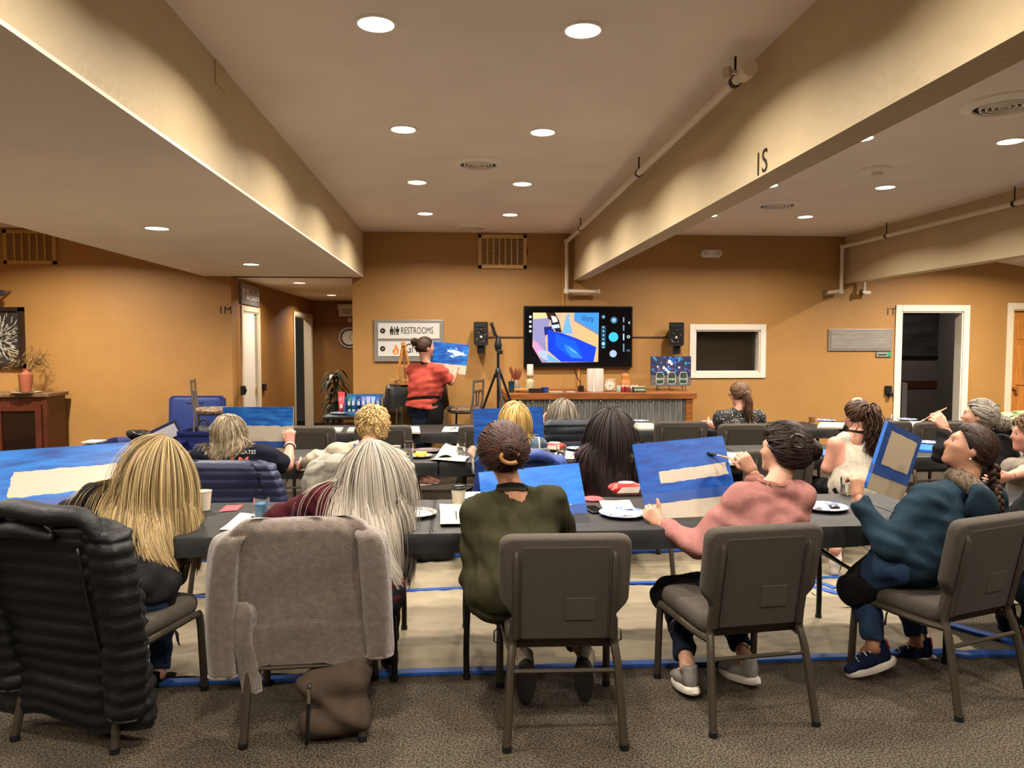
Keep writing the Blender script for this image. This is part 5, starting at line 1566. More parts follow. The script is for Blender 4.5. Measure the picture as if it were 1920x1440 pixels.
# teal hoodie
p5 = person('woman in a teal hoodie with a dark braid holding her canvas up', (1822, 838, 3.44), (66, 22, 6), (1748, 926, 3.38), (1862, 924, 3.46), np.array([2.17, 3.42, .585]), TEAL, 'b', 1.16, hg=.85,
            el=((1662, 1022, 3.34), (1890, 1035, 3.56)), wr=((1608, 934, 3.48), (1850, 1050, 3.8)), trousers=DENIM, near=1.0, seed=5, folds=.004,
            knees=((1618, 1098, 3.50), (1690, 1100, 3.72)), ankles=((1640, 1212, 3.42), (1722, 1204, 3.66)), toes=(np.array([-.75, .1, -.28]), np.array([-.7, .2, -.12])), shoes=(NAVYSH, SOLEW, LACE, .04, mat('pink_tab', 'B03258', rough=.6)),
            hands=(dict(d=np.array([.12, .25, .9]), th=np.array([.9, .2, -.05]), curl=(55, 60, 35), thumb=.3, tcurl=.3), None),
            hair=dict(style='braid', c1='150D0A', c2='38241A', tie=(.0, -.98, -.42), length=.34, thick=1.0, n=1700))
# mostly outside the frame, right
p6 = person('person in a black top cut off by the right picture edge', (2010, 842, 3.5), (20, 0, 0), (1948, 925, 3.5), (2070, 930, 3.5), (2010, 1115, 3.34), BLACKT, 'a', 1.1,
            el=((1898, 985, 3.52), (2100, 1030, 3.5)), wr=((1935, 975, 3.8), (2040, 1000, 3.8)), trousers=DENIMD, near=.6, seed=6, ankles=((1896, 1186, 3.98), None), toes=(np.array([-.95, .1, -.06]), None), shoes=(fab('brown_boot', '4A2E18'), SOLED), hair=dict(style='bob', c1='20140E', c2='3C281C', length=.25, n=300))

# ---- second row -------------------------------------------------------------
p7 = person('woman in a navy T-shirt printed TEAM holding her canvas with a raised hand', (430, 808, 5.08), (6, -14, -4), (378, 850, 5.0), (498, 848, 5.0), (438, 955, 4.96), NAVYT, 'c', 1.16,
            el=((362, 885, 5.12), (538, 872, 5.12)), wr=((430, 868, 5.32), (544, 834, 5.36)), sleeve=(.44, .44), trousers=DENIMD, near=.62, seed=7,
            hands=(None, dict(d=np.array([-.05, .2, .95]), th=np.array([-.9, .1, .2]), curl=(50, 50, 30), thumb=.2)), shoes=(BLKSH, SOLED),
            hair=dict(style='long', c1='4A3E2C', c2='94866C', length=.20, thick=1.25, wave=.013, n=1100, part=.1, gather=(0, .8)))
p8 = person('person with short blond curls in a cream sweater with purple apron straps', (698, 792, 5.28), (32, -10, 6), (636, 842, 5.16), (738, 850, 5.12), (685, 950, 5.10), CREAMK, 'c', 1.12,
            el=((592, 862, 5.24), (757, 898, 5.10)), wr=((566, 872, 5.5), (764, 925, 5.3)), trousers=DENIMD, near=.62, seed=8, shoes=(BLKSH, SOLED), sleeve=(.8, .8),
            hair=dict(style='short', c1='6E5430', c2='B89C68', length=.075, thick=1.15, n=1400, root=.0))
p9 = person('person with a highlighted blond bob in a blue plaid shirt', (966, 782, 5.22), (-4, -6, 2), (914, 838, 5.14), (1008, 832, 5.14), (968, 945, 5.08), PLAID, 'c', 1.08,
            el=((902, 876, 5.22), (1022, 880, 5.22)), wr=((898, 862, 5.46), (1000, 872, 5.44)), trousers=DENIMD, near=.62, seed=9, shoes=(BLKSH, SOLED),
            hands=(dict(d=np.array([-.5, .3, .7]), th=np.array([.5, .3, .7]), curl=(30, 40, 30)), None),
            hair=dict(style='bob', c1='66491F', c2='B09258', length=.20, thick=1.25, n=1000, part=.1, root=.2, rootc='8A6A3C'))
p10 = person('woman with long straight black hair seen from behind', (1146, 790, 5.22), (0, -8, 0), (1098, 848, 5.14), (1196, 846, 5.14), (1150, 945, 5.14), PLUM, 'a', 1.05,
            el=((1088, 900, 5.16), (1208, 896, 5.16)), wr=((1120, 872, 5.45), (1192, 866, 5.45)), trousers=fab('black_jeans2', '0E0D0F'), near=.62, seed=10, shoes=(BLKSH, SOLED),
            hair=dict(style='long', c1='0B0807', c2='241713', length=.56, thick=1.2, n=1500, wave=.004, gather=(0, .15)))
p11 = person('woman in a cream tank top with a wavy brown ponytail', (1608, 778, 5.42), (10, -14, 2), (1566, 826, 5.36), (1640, 822, 5.36), (1598, 920, 5.30), TANK, 'c', .92,
            el=((1550, 878, 5.36), (1668, 880, 5.40)), wr=((1562, 866, 5.62), (1640, 868, 5.66)), sleeve=(0, 0), folds=.002, trousers=fab('black_jeans2', '0E0D0F'), near=.62, seed=11, ankles=((1566, 1030, 4.95), None), toes=(np.array([-.2, -.3, -.9]), None), shoes=(SOLEW, mat('sole_brown', '4A2A1A', rough=.8)), loose=.008, neckline=0.0,
            hair=dict(style='pony', c1='1E1410', c2='4C3426', tie=(.1, -1.06, .28), length=.36, thick=1.4, wave=.018, n=700))
p12 = person('person with gathered grey hair in a black top raising a brush', (1838, 778, 5.02), (48, 4, 8), (1794, 832, 4.98), (1886, 828, 5.02), (1840, 935, 5.0), BLACKT, 'a', 1.15,
            el=((1766, 850, 5.06), (1905, 890, 5.05)), wr=((1772, 806, 5.12), (1880, 890, 5.3)), trousers=fab('navy_jeans', '141B30'), near=.62, seed=12, shoes=(BLKSH, SOLED),
            hands=(dict(d=np.array([-.55, .2, .75]), th=np.array([-.2, .2, .9]), curl=(45, 50, 30), thumb=.25, tcurl=.7, s=1.1), None), 
            hair=dict(style='bun', c1='3A332D', c2='8C8378', tie=(.25, -1.0, -.35), thick=1.3, n=700))
p13 = person('person with light brown hair at the right picture edge', (1932, 812, 4.62), (70, 0, 0), (1900, 872, 4.6), (1980, 870, 4.62), (1950, 965, 4.7), fab('grey_knit', '6A6258'), 'c', 1.0,
            el=((1938, 880, 4.30), (2000, 930, 4.6)), wr=((1892, 893, 4.16), (1990, 900, 4.4)), sleeve=(.4, .4), trousers=DENIMD, near=.6, seed=13, shoes=(BLKSH, SOLED),
            hands=(dict(d=np.array([-.8, -.1, -.25]), th=np.array([.1, -.3, .8]), curl=(25, 30, 20)), None),
            hair=dict(style='short', c1='3A2A1A', c2='6A5238', length=.06, thick=1.0, n=1000))
# ---- third row --------------------------------------------------------------
p14 = person('person with a grey bob and pale blue shirt at the counter end of the room', (1056, 768, 7.22), (26, -16, 0), (1022, 806, 7.10), (1098, 802, 7.12), (1062, 878, 7.05), LBLUE, 'c', 1.05,
            el=((1012, 815, 7.3), (1108, 830, 7.2)), wr=((1016, 795, 7.45), (1080, 815, 7.45)), trousers=DENIMD, near=.5, seed=14, shoes=(BLKSH, SOLED),
            hair=dict(style='bob', c1='40382E', c2='8A8072', length=.22, thick=1.3, n=900, part=.2))
p15 = person('woman in a black dotted blouse with a brown ponytail', (1387, 738, 7.25), (14, -8, 0), (1352, 778, 7.18), (1422, 776, 7.18), (1386, 868, 7.12), DOTS, 'c', 1.02,
            el=((1348, 800, 7.25), (1428, 815, 7.25)), wr=((1330, 796, 7.5), (1408, 808, 7.45)), sleeve=(.42, .42), trousers=fab('black_jeans2', '0E0D0F'), near=.5, seed=15, shoes=(BLKSH, SOLED),
            hair=dict(style='pony', c1='2C1E14', c2='6A4E36', tie=(0, -1.06, .05), length=.30, thick=1.6, wave=.012, n=500))
# ---- the instructor ---------------------------------------------------------
IY = 8.66
p16 = person('standing instructor in a coral T-shirt and black apron painting on her canvas', (797, 650, IY), (-62, 0, 0), (776, 690, IY + .10), (826, 692, IY - .12), (793, 764, IY), CORAL, 'c', 1.3, hg=.88, hem_h=.0,
            el=((792, 735, IY + .22), (845, 716, IY - .08)), wr=((836, 712, IY + .25), (856, 693, IY + .04)), sleeve=(.42, .42), trousers=DENIMD, near=.62, seed=16, loose=.02, shoes=(fab('pink_shoe', '9A6A5E'), SOLEW), hem=True, group='instructor',
            knees=(G(800, 860, 0) * 0 + W(798, 830, IY) , W(790, 832, IY)), ankles=(np.array([W(800, 862, IY)[0], IY + .02, .09]), np.array([W(788, 862, IY)[0], IY - .05, .09])),
            toes=(np.array([.8, .4, -.05]), np.array([.8, .3, -.05])),
            hands=(None, dict(d=np.array([.5, .35, .6]), th=np.array([-.2, .8, .3]), curl=(50, 55, 30), thumb=.2, tcurl=.7)),
            hair=dict(style='bun', c1='1C120E', c2='4A3428', tie=(-.1, -.98, .40), thick=1.0, n=500))
# ================================================================ garments on the chairs
def loft(mb, secs, n=40, e=2.6, cap0=True, cap1=False, ripple=None, seed=0):
    "secs: (centre, a-vector, b-vector, bulge) superellipse rings"
    rg = np.random.default_rng(seed); ph = rg.uniform(0, 6, 8)
    t = np.arange(n) * 2 * PI / n
    ct, st = np.cos(t), np.sin(t)
    x = np.sign(ct) * np.abs(ct) ** (2 / e); y = np.sign(st) * np.abs(st) ** (2 / e)
    V = []
    for i, (c, a, b, bu) in enumerate(secs):
        a, b = np.asarray(a, float), np.asarray(b, float)
        la, lb = np.linalg.norm(a), np.linalg.norm(b)
        rp = 0 if ripple is None else ripple * (np.sin(t * 5 + ph[0] + i * .05) + .7 * np.sin(t * 9 + ph[1] - i * .08) + .6 * np.sin(t * 3 + i * .35 + ph[2]))
        k = bu + rp
        V.append(np.asarray(c, float) + np.outer(x * (la + k), a / la) + np.outer(y * (lb + k), b / lb))
    F = []
    for i in range(len(secs) - 1): F += [(i * n + q, i * n + (q + 1) % n, (i + 1) * n + (q + 1) % n, (i + 1) * n + q) for q in range(n)]
    V = np.concatenate(V); m = len(V)
    ex = []
    if cap0: ex.append(V[:n].mean(0)); F += [(m + len(ex) - 1, (q + 1) % n, q) for q in range(n)]
    if cap1: ex.append(V[-n:].mean(0)); F += [(m + len(ex) - 1, m - n + q, m - n + (q + 1) % n) for q in range(n)]
    mb.add(np.concatenate([V, ex]) if ex else V, F)

def ybk(z): return -.205 - (z - .42) * .2
def coat(ch, name, label, m, wt, wb, ztop, zhem, thick=.06, baffle=0.0, amp=0.0, ripple=.004, sleeves=(), collar=None, seam=None, dy=0.0, seed=0, hemslope=0.0, zip_m=None):
    g = empty(name, (ch[0], ch[1], 0), math.radians(ch[2]), label=label, cat='jacket', group='coats on chair backs')
    n = 70 if baffle else 44
    secs = []
    zs = np.linspace(ztop, zhem, n)
    for i, z in enumerate(zs):
        tt = (ztop - z) / (ztop - zhem)
        w = wt + (wb - wt) * tt
        cap = min(1, max(.02, (ztop - z) / .05)) ** .5
        bu = amp * abs(math.sin(PI * (ztop - z) / baffle)) ** .55 - amp * .5 if baffle else 0
        y = ybk(max(z, .30)) - .012 - dy - (.02 if z < .5 else 0)
        th = thick if z > .5 else thick * .75
        secs.append(((0, y, z), ((w / 2) * (.72 + .28 * cap), hemslope * (w / 2) * tt * 0, 0), (0, th * cap, 0), bu * cap))
    mb = MB(); loft(mb, secs, 56, 3.6, ripple=ripple, seed=seed)
    V = mb.v[0]
    if hemslope: 
        low = np.clip((ztop - V[:, 2]) / (ztop - zhem), 0, 1) ** 3
        V[:, 2] += low * (hemslope * V[:, 0] + .02 * np.sin(V[:, 0] * 14 + seed))
    mb.build('body', m, g, smooth='all')
    for k, (pts, r0, r1) in enumerate(sleeves):
        P = smooth_path(pts, 60 if baffle else 26); s2 = []
        Ls = np.r_[0, np.cumsum(np.linalg.norm(np.diff(P, axis=0), axis=1))]
        for i, p in enumerate(P):
            r = r0 + (r1 - r0) * i / (len(P) - 1)
            if i < 3: r *= (.45, .75, .93)[i]
            bu = amp * abs(math.sin(PI * Ls[i] / (baffle * 1.0))) ** .55 - amp * .5 if baffle else 0
            s2.append((p, (r, 0, 0), (0, r * .75, 0), bu))
        mb = MB(); loft(mb, s2, 26, 2.2, ripple=ripple * .7, seed=seed + k + 1, cap1=True); mb.build('sleeve', m, g, smooth='all')
        mb = MB(); c = P[-1]; mb.tube([c + (r1 * 1.02 * math.cos(a), r1 * .77 * math.sin(a), .004) for a in np.arange(20) * 2 * PI / 20], .006, 6, closed=True); mb.build('cuff', m, g, smooth='all')
    if collar is not None:
        for pts, r in collar:
            P = smooth_path(pts, 22); rr = r * np.sin(np.linspace(.35, PI - .35, 22)) ** .6
            mb = MB(); mb.tube(P, rr, 12, flat=.8); mb.build('hood' if r > .03 else 'collar', m, g, smooth='all')
    if seam is not None:
        for pts in seam: mb = MB(); mb.tube(smooth_path(pts, 20), .006, 6); mb.build('zip', zip_m or BLACKP, g, smooth='all')
    return g
def cl(x, z, off=0.0): return np.array([x, ybk(max(z, .3)) - .012 - off, z])
PUFF = mat('puffer_black', '0C0D0E', rough=.55, spec=.3, noise=.15, nscale=12, bump=.35, bscale=40)
FLEECE = mat('taupe_fleece', '6E5F52', rough=.95, noise=.4, nscale=38, bump=.8, bscale=240, sheen=.5, color2='584A3F')
QUILT = mat('navy_quilt', '131A38', rough=.5, noise=.15, nscale=20, bump=.25, bscale=60)
GREYC = mat('grey_coat', '8C887C', rough=.7, noise=.15, nscale=15, bump=.25, bscale=60)
coat(CH1, 'puffer_jacket', 'long black quilted puffer jacket over the nearest left chair', PUFF, .60, .72, .965, .09, .085, .062, .016, .007,
     sleeves=[([cl(.24, .93, .03), cl(.285, .84, .07), cl(.30, .6, .09), cl(.285, .35, .10), cl(.27, .14, .10)], .085, .075), ([cl(-.26, .93, .03), cl(-.31, .82, .07), cl(-.32, .6, .08), cl(-.30, .35, .08), cl(-.29, .2, .08)], .085, .075)],
     collar=[([cl(-.25, .94, .09), cl(-.12, 1.0, .10), cl(.06, .985, .11), cl(.2, .97, .08), cl(.27, .88, .09)], .052), ([cl(-.2, .90, .12), cl(-.05, .925, .13), cl(.1, .90, .13)], .045)],
     seam=[[cl(.19, .86, .125), cl(.2, .6, .135), cl(.205, .3, .125), cl(.2, .14, .12)]], dy=.03, seed=3, hemslope=-.06)
coat(CH2, 'fleece_jacket', 'taupe plush fleece jacket hung over the second chair back', FLEECE, .545, .56, .945, .315, .06, 0, 0, .006,
     sleeves=[([cl(-.245, .90, .02), cl(-.285, .82, .05), cl(-.315, .6, .06), cl(-.325, .40, .06), cl(-.325, .275, .06)], .066, .060), ([cl(.25, .90, .02), cl(.285, .82, .05), cl(.300, .6, .06), cl(.305, .42, .06), cl(.305, .33, .06)], .066, .055),
              ([cl(-.235, .6, .05), cl(-.24, .45, .06), cl(-.225, .32, .06), cl(-.215, .20, .06)], .06, .035)],
     seed=8, hemslope=-.05, dy=.012)
coat(CH7, 'quilted_jacket', 'navy quilted jacket over the second-row chair behind the printed T-shirt', QUILT, .60, .70, .905, .30, .07, .058, .011, .006,
     sleeves=[([cl(.24, .89, .02), cl(.29, .8, .05), cl(.34, .62, .06), cl(.35, .42, .06)], .07, .06), ([cl(-.24, .89, .02), cl(-.29, .8, .05), cl(-.33, .62, .06), cl(-.35, .42, .06)], .07, .06)],
     seam=[[cl(.2, .9, .07), cl(.215, .7, .085), cl(.22, .5, .085)], [cl(-.2, .9, .07), cl(-.22, .7, .085), cl(-.235, .5, .085)]], dy=.02, seed=12, zip_m=QUILT)
coat(CH8, 'grey_coat', 'pale grey padded coat over the chair behind the silver hair', GREYC, .56, .62, .925, .35, .07, .12, .010, .008,
     sleeves=[([cl(-.24, .89, .02), cl(-.29, .8, .05), cl(-.33, .6, .06), cl(-.34, .42, .06)], .065, .06), ([cl(.24, .89, .02), cl(.29, .8, .05), cl(.31, .6, .06)], .065, .06)], dy=.02, seed=17)
coat(CH9, 'blue_jacket', 'royal blue jacket bunched over the chair behind the olive sweater', mat('royal_blue', '122C6E', rough=.6, noise=.2, nscale=20, bump=.3, bscale=60), .56, .66, .91, .32, .07, 0, 0, .012,
     sleeves=[([cl(.2, .9, .02), cl(.24, .86, .07), cl(.3, .74, .08), cl(.32, .6, .07)], .07, .06)], collar=[([cl(-.05, .86, .09), cl(.1, .91, .1), cl(.22, .87, .09)], .05)], dy=.02, seed=21)
coat(CH14, 'quilted_vest', 'charcoal quilted vest over the third-row chair of the grey bob', mat('charcoal_quilt', '1B1F2A', rough=.6, noise=.2, nscale=20, bump=.3, bscale=50), .58, .68, .93, .35, .07, .07, .010, .007, dy=.02, seed=25)
coat(CH13, 'cream_jacket', 'cream jacket over the chair at the right picture edge', mat('cream_jacket', 'A08A62', rough=.85, noise=.15, nscale=25, bump=.3, bscale=120), .56, .60, .93, .35, .06, 0, 0, .008, dy=.015, seed=28)

# ================================================================ canvases
def canvas_mat(name, v0, hole=None, blue='0B4FA6', blue2='1D74CC', dark='0A3A86', cloud=None, blank='A09686', rag=.03, seed=0.0):
    m = bpy.data.materials.new(name); m.use_nodes = True
    nt = m.node_tree; N = nt.nodes.new; Lk = nt.links.new
    b = nt.nodes['Principled BSDF']; b.inputs['Roughness'].default_value = .42; b.inputs['Specular IOR Level'].default_value = .3
    uv = N('ShaderNodeUVMap'); uv.uv_map = 'UVMap'
    mp = N('ShaderNodeMapping'); mp.inputs['Location'].default_value = (seed, seed * .7, 0); mp.inputs['Scale'].default_value = (2.2, 9, 1); Lk(uv.outputs[0], mp.inputs[0])
    n1 = N('ShaderNodeTexNoise'); n1.inputs['Scale'].default_value = 1.6; n1.inputs['Detail'].default_value = 6; Lk(mp.outputs[0], n1.inputs[0])
    cr = N('ShaderNodeValToRGB'); Lk(n1.outputs['Fac'], cr.inputs[0])
    blue, blue2, dark = (tuple(x ** 1.12 * .66 for x in (int(hh[i:i + 2], 16) / 255 for i in (0, 2, 4))) if False else hh for hh in (blue, blue2, dark))
    e = cr.color_ramp.elements; e[0].position = .3; K = lambda hh: (*(x * .62 for x in lin(hh)), 1); e[0].color = K(dark); e[1].position = .72; e[1].color = K(blue2); q = e.new(.5); q.color = K(blue)
    sx = N('ShaderNodeSeparateXYZ'); Lk(uv.outputs[0], sx.inputs[0])
    mp2 = N('ShaderNodeMapping'); mp2.inputs['Scale'].default_value = (9, 16, 1); mp2.inputs['Location'].default_value = (seed * 2, 0, 0); Lk(uv.outputs[0], mp2.inputs[0])
    n2 = N('ShaderNodeTexNoise'); n2.inputs['Scale'].default_value = 1.0; n2.inputs['Detail'].default_value = 4; Lk(mp2.outputs[0], n2.inputs[0])
    def M(op, a, b_):
        x = N('ShaderNodeMath'); x.operation = op
        for i, v in enumerate((a, b_)):
            if isinstance(v, (int, float)): x.inputs[i].default_value = v
            else: Lk(v, x.inputs[i])
        return x.outputs[0]
    nz = M('MULTIPLY', M('SUBTRACT', n2.outputs['Fac'], .5), rag * 2.2)
    u, v = M('ADD', sx.outputs[0], nz), M('ADD', sx.outputs[1], M('MULTIPLY', nz, 1.0))
    mask = M('GREATER_THAN', v, v0)
    if hole:
        u0, u1, h0, h1 = hole[:4]; sl = hole[4] if len(hole) > 4 else 0
        vv = M('SUBTRACT', v, M('MULTIPLY', u, sl))
        h = M('MULTIPLY', M('MULTIPLY', M('GREATER_THAN', u, u0), M('LESS_THAN', u, u1)), M('MULTIPLY', M('GREATER_THAN', vv, h0), M('LESS_THAN', vv, h1)))
        mask = M('MULTIPLY', mask, M('SUBTRACT', 1, h))
    mx = N('ShaderNodeMix'); mx.data_type = 'RGBA'; Lk(mask, mx.inputs[0]); mx.inputs[6].default_value = (*lin(blank), 1); Lk(cr.outputs[0], mx.inputs[7])
    out = mx.outputs[2]
    if cloud:
        cu_, cv_, ru, rv = cloud
        d = M('SQRT', M('ADD', M('POWER', M('DIVIDE', M('SUBTRACT', u, cu_), ru), 2), M('POWER', M('DIVIDE', M('SUBTRACT', v, cv_), rv), 2)), 0)
        mp3 = N('ShaderNodeMapping'); mp3.inputs['Scale'].default_value = (4, 6, 1); Lk(uv.outputs[0], mp3.inputs[0])
        n3 = N('ShaderNodeTexNoise'); n3.inputs['Scale'].default_value = 1.4; n3.inputs['Detail'].default_value = 5; Lk(mp3.outputs[0], n3.inputs[0])
        k = M('SUBTRACT', M('MULTIPLY', n3.outputs['Fac'], 2.4), M('ADD', d, .45)); cl_ = N('ShaderNodeClamp'); Lk(M('MULTIPLY', k, 2.5), cl_.inputs[0])
        m2 = N('ShaderNodeMix'); m2.data_type = 'RGBA'; Lk(cl_.outputs[0], m2.inputs[0]); Lk(out, m2.inputs[6]); m2.inputs[7].default_value = (*lin('BFD6E4'), 1); out = m2.outputs[2]
    Lk(out, b.inputs['Base Color'])
    return m
CEDGE = mat('canvas_edge', 'B5A995', rough=.8); BEDGE = mat('canvas_blue_edge', '0C5AB4', rough=.5)
def canvas(TL, TR, BL, label, fm, tape=None, edge=BEDGE, thick=.018, group='painting canvases'):
    TL, TR, BL = (to3(q) for q in (TL, TR, BL))
    ux = TR - TL; w = np.linalg.norm(ux); ux = ux / w
    uy = TL - BL; uy = uy - ux * (uy @ ux); h = np.linalg.norm(uy); uy = uy / h
    n = np.cross(ux, uy)
    O = TL - uy * h
    o = bpy.data.objects.new('canvas', None)
    g = empty('canvas', O + ux * w / 2, label=label, cat='canvas', group=group)
    base = O + ux * w / 2
    P = lambda a, b_, c: O + ux * a * w + uy * b_ * h + n * c - base
    mb = MB(); mb.add([P(0, 0, 0), P(1, 0, 0), P(1, 1, 0), P(0, 1, 0), P(0, 0, -thick), P(1, 0, -thick), P(1, 1, -thick), P(0, 1, -thick)],
                      [(4, 7, 6, 5)]); mb.slot(1)
    mb.f.append([(0, 4, 5, 1)]); mb.mi.append(0); mb.v.append(np.zeros((0, 3))); mb.c.append(None)
    mb.f.append([(1, 5, 6, 2), (2, 6, 7, 3), (3, 7, 4, 0)]); mb.mi.append(1); mb.v.append(np.zeros((0, 3))); mb.c.append(None)
    mb.build('stretcher_edges', [CEDGE, edge], g)
    mb = MB(); mb.add([P(0, 0, .0006), P(1, 0, .0006), P(1, 1, .0006), P(0, 1, .0006)], [(0, 1, 2, 3)])
    f = mb.build('painted_face', fm, g, recalc=False)
    uvl = f.data.uv_layers.new(name='UVMap')
    for lp, c in zip(uvl.data, ((0, 0), (1, 0), (1, 1), (0, 1))): lp.uv = c
    if tape:
        t0, t1 = tape
        mb = MB(); k = 14; rg = np.random.default_rng(int(w * 1e4)); us = np.linspace(0, 1, k)
        V = [P(u_, t0 + rg.normal(0, .003), .0022) for u_ in us] + [P(u_, t1 + rg.normal(0, .003), .0022) for u_ in us]
        mb.add(V, [(i, i + 1, k + i + 1, k + i) for i in range(k - 1)])
        mb.add([P(-.001, t0, .002), P(-.001, t1, .002), P(-.004, t1, -thick), P(-.004, t0, -thick)], [(0, 1, 2, 3)])
        mb.build('tape_strip', mat('tape_on_canvas', '1A3E80', rough=.5), g, recalc=False)
    return g, (O, ux, uy, n, w, h)
c1 = canvas((-58, 850, 4.02), (242, 829, 4.10), (-46, 1014, 3.74), 'blue canvas with a wide unpainted cloud shape held by the blonde woman', canvas_mat('cm1', .40, (.30, 1.1, .43, .72, .03), blue='0C62B8', blue2='1878D0', seed=1), (.27, .41))
canvas((418, 763, 5.45), (550, 763, 5.48), (418, 868, 5.42), 'canvas with a blue upper third behind the printed T-shirt', canvas_mat('cm7', .66, None, blue='0E5FB8', blue2='2A80D0', seed=2), (.26, .38), edge=CEDGE)
canvas((887, 767, 5.50), (1018, 763, 5.50), (883, 868, 5.46), 'almost fully blue canvas held up by the highlighted blond bob', canvas_mat('cm9', .30, None, blue='0B4AA0', blue2='1660B8', seed=3))
canvas((897, 886, 3.90), (1085, 868, 3.96), (928, 1018, 3.74), 'bright blue canvas leaning in front of the olive sweater', canvas_mat('cm3', .41, None, blue='1E74D8', blue2='2E86E8', dark='1868C8', seed=4), (.27, .41))
canvas((1187, 833, 3.84), (1355, 817, 3.92), (1222, 985, 3.68), 'canvas with deep blue sky around a pale cloud strip held by the pink sweatshirt', canvas_mat('cm4', .36, (.21, .96, .47, .62, .04), blue='0A4CA8', blue2='1462C0', dark='083C90', seed=5, rag=.02), (.25, .37))
canvas((1666, 790, 3.55), (1730, 822, 3.79), (1613, 912, 3.50), 'canvas with a blue border around a bare middle held by the teal hoodie', canvas_mat('cm5', .36, (.15, .9, .40, .90), blue='12458F', blue2='1A58A8', seed=6, rag=.012, blank='A8977E'), (.24, .37))
cT = canvas((812, 640, 8.82), (880, 647, 8.72), (819, 697, 8.74), 'instructor canvas of a blue sky with a white cloud', canvas_mat('cm16', .30, None, blue='0A52B4', blue2='1C86D0', cloud=(.66, .70, .30, .17), seed=7), edge=CEDGE)
BLANKC = mat('blank_canvas', 'B9B0A0', rough=.7)
def flat_canvas(pts, label, m, z=TZ + .006, t=.018, name='canvas', cat='canvas', group='canvases lying on the tables'):
    "lying slab from 4 photo points on the table top"
    Q = [G(px, py, z + t) for px, py in pts]
    c = np.mean(Q, 0); mb = MB()
    mb.add([q - c for q in Q] + [q - c - (0, 0, t) for q in Q], [(0, 1, 2, 3), (7, 6, 5, 4)] + [(i, 4 + i, 4 + (i + 1) % 4, (i + 1) % 4) for i in range(4)])
    o = mb.build(name, m, label=label, cat=cat, group=group); o.location = c
    return o
BLUEC = mat('blue_canvas_flat', '1560BE', rough=.45, noise=.25, nscale=9, stretch=(1, 5, 1))
PAPER = mat('paper_white', 'BDB6A8', rough=.8)
flat_canvas([(492, 992), (560, 992), (566, 974), (520, 976)], 'blue canvas lying under the maroon sleeve', BLUEC)
flat_canvas([(608, 808), (638, 808), (644, 801), (610, 801)], 'white canvas lying on the third-row table behind the short curls, left', BLANKC)
flat_canvas([(650, 808), (664, 808), (668, 801), (655, 801)], 'white canvas lying partly behind the short blond curls', BLANKC)
flat_canvas([(756, 810), (788, 810), (786, 799), (758, 799)], 'white canvas lying left of the instructor on the third-row table', BLANKC)
flat_canvas([(1182, 804), (1226, 803), (1226, 793), (1192, 792)], 'white canvas lying right of the long black hair', BLANKC)
flat_canvas([(1330, 798), (1362, 806), (1366, 797), (1342, 793)], 'blue canvas lying before the dotted blouse', BLUEC)
flat_canvas([(1532, 800), (1580, 801), (1584, 792), (1538, 791)], 'white canvas lying beside the amber glass', BLANKC)
flat_canvas([(1680, 799), (1722, 800), (1726, 790), (1686, 789)], 'white canvas lying before the dark doorway', BLANKC)
flat_canvas([(1862, 802), (1925, 802), (1925, 792), (1866, 792)], 'white canvas lying at the right end of the third row', BLANKC)
flat_canvas([(1350, 868), (1398, 868), (1394, 848), (1352, 848)], 'white canvas with a tape line behind the raised brush', BLANKC)
flat_canvas([(1522, 846), (1548, 854), (1560, 846), (1530, 840)], 'blue canvas lying at the elbow of the cream tank top', BLUEC)
flat_canvas([(1720, 842), (1768, 846), (1775, 836), (1726, 832)], 'blue canvas lying behind the raised blue-bordered canvas', BLUEC)
def sheet(pts, label, name='paper_sheet', m=PAPER, z=TZ + .006, cat='paper', group='papers and napkins on the tables', curl=.004, seed=0, lift=0):
    Q = np.array([G(px, py, z) for px, py in pts]); n = 9
    rg = np.random.default_rng(seed); V = []
    for i in range(n):
        for j in range(n):
            a, b = i / (n - 1), j / (n - 1)
            p = (Q[0] * (1 - a) + Q[1] * a) * (1 - b) + (Q[3] * (1 - a) + Q[2] * a) * b
            V.append(p + (0, 0, curl * (1 + math.sin(a * 5 + seed) * math.cos(b * 4 + seed * 2)) + lift * b * b))
    V = np.array(V); c = V.mean(0); c[2] = z
    I = np.arange(n * n).reshape(n, n)
    F = np.stack([I[:-1, :-1], I[1:, :-1], I[1:, 1:], I[:-1, 1:]], -1).reshape(-1, 4)
    Vb = V - (0, 0, .0015)
    k = n * n
    mb = MB(); mb.add(np.concatenate([V - c, Vb - c]), [tuple(q) for q in F] + [tuple(x + k for x in q[::-1]) for q in F])
    o = mb.build(name, m, label=label, cat=cat, group=group, smooth='all'); o.location = c
    return o
sheet([(411, 994), (476, 994), (500, 966), (450, 964)], 'white paper with a brush on it by the blue water glass', seed=1)
NAP = mat('napkin', 'C9BFA8', rough=.95, bump=.3, bscale=60)
for k in range(3): sheet([(825 + k, 984), (876, 983), (876, 952), (826 - k, 949)], f'cream napkin in the stack beside the olive sweater, {"bottom" if k == 0 else "middle" if k == 1 else "top"} of three', 'napkin', NAP, z=TZ + .006 + k * .005, cat='napkin', seed=2 + k, lift=.012 if k == 2 else 0)
sheet([(1130, 954), (1192, 956), (1180, 940), (1122, 938)], 'white napkin behind the blue patterned plate', 'napkin', NAP, cat='napkin', seed=6)
sheet([(806, 864), (872, 868), (880, 858), (842, 848)], 'crumpled white napkin on the second-row table', 'napkin', NAP, cat='napkin', seed=7, curl=.012)
sheet([(815, 858), (852, 860), (858, 846), (836, 842)], 'upstanding folded napkin beside the second-row water jar', 'napkin', NAP, cat='napkin', seed=8, curl=.014, lift=.03)
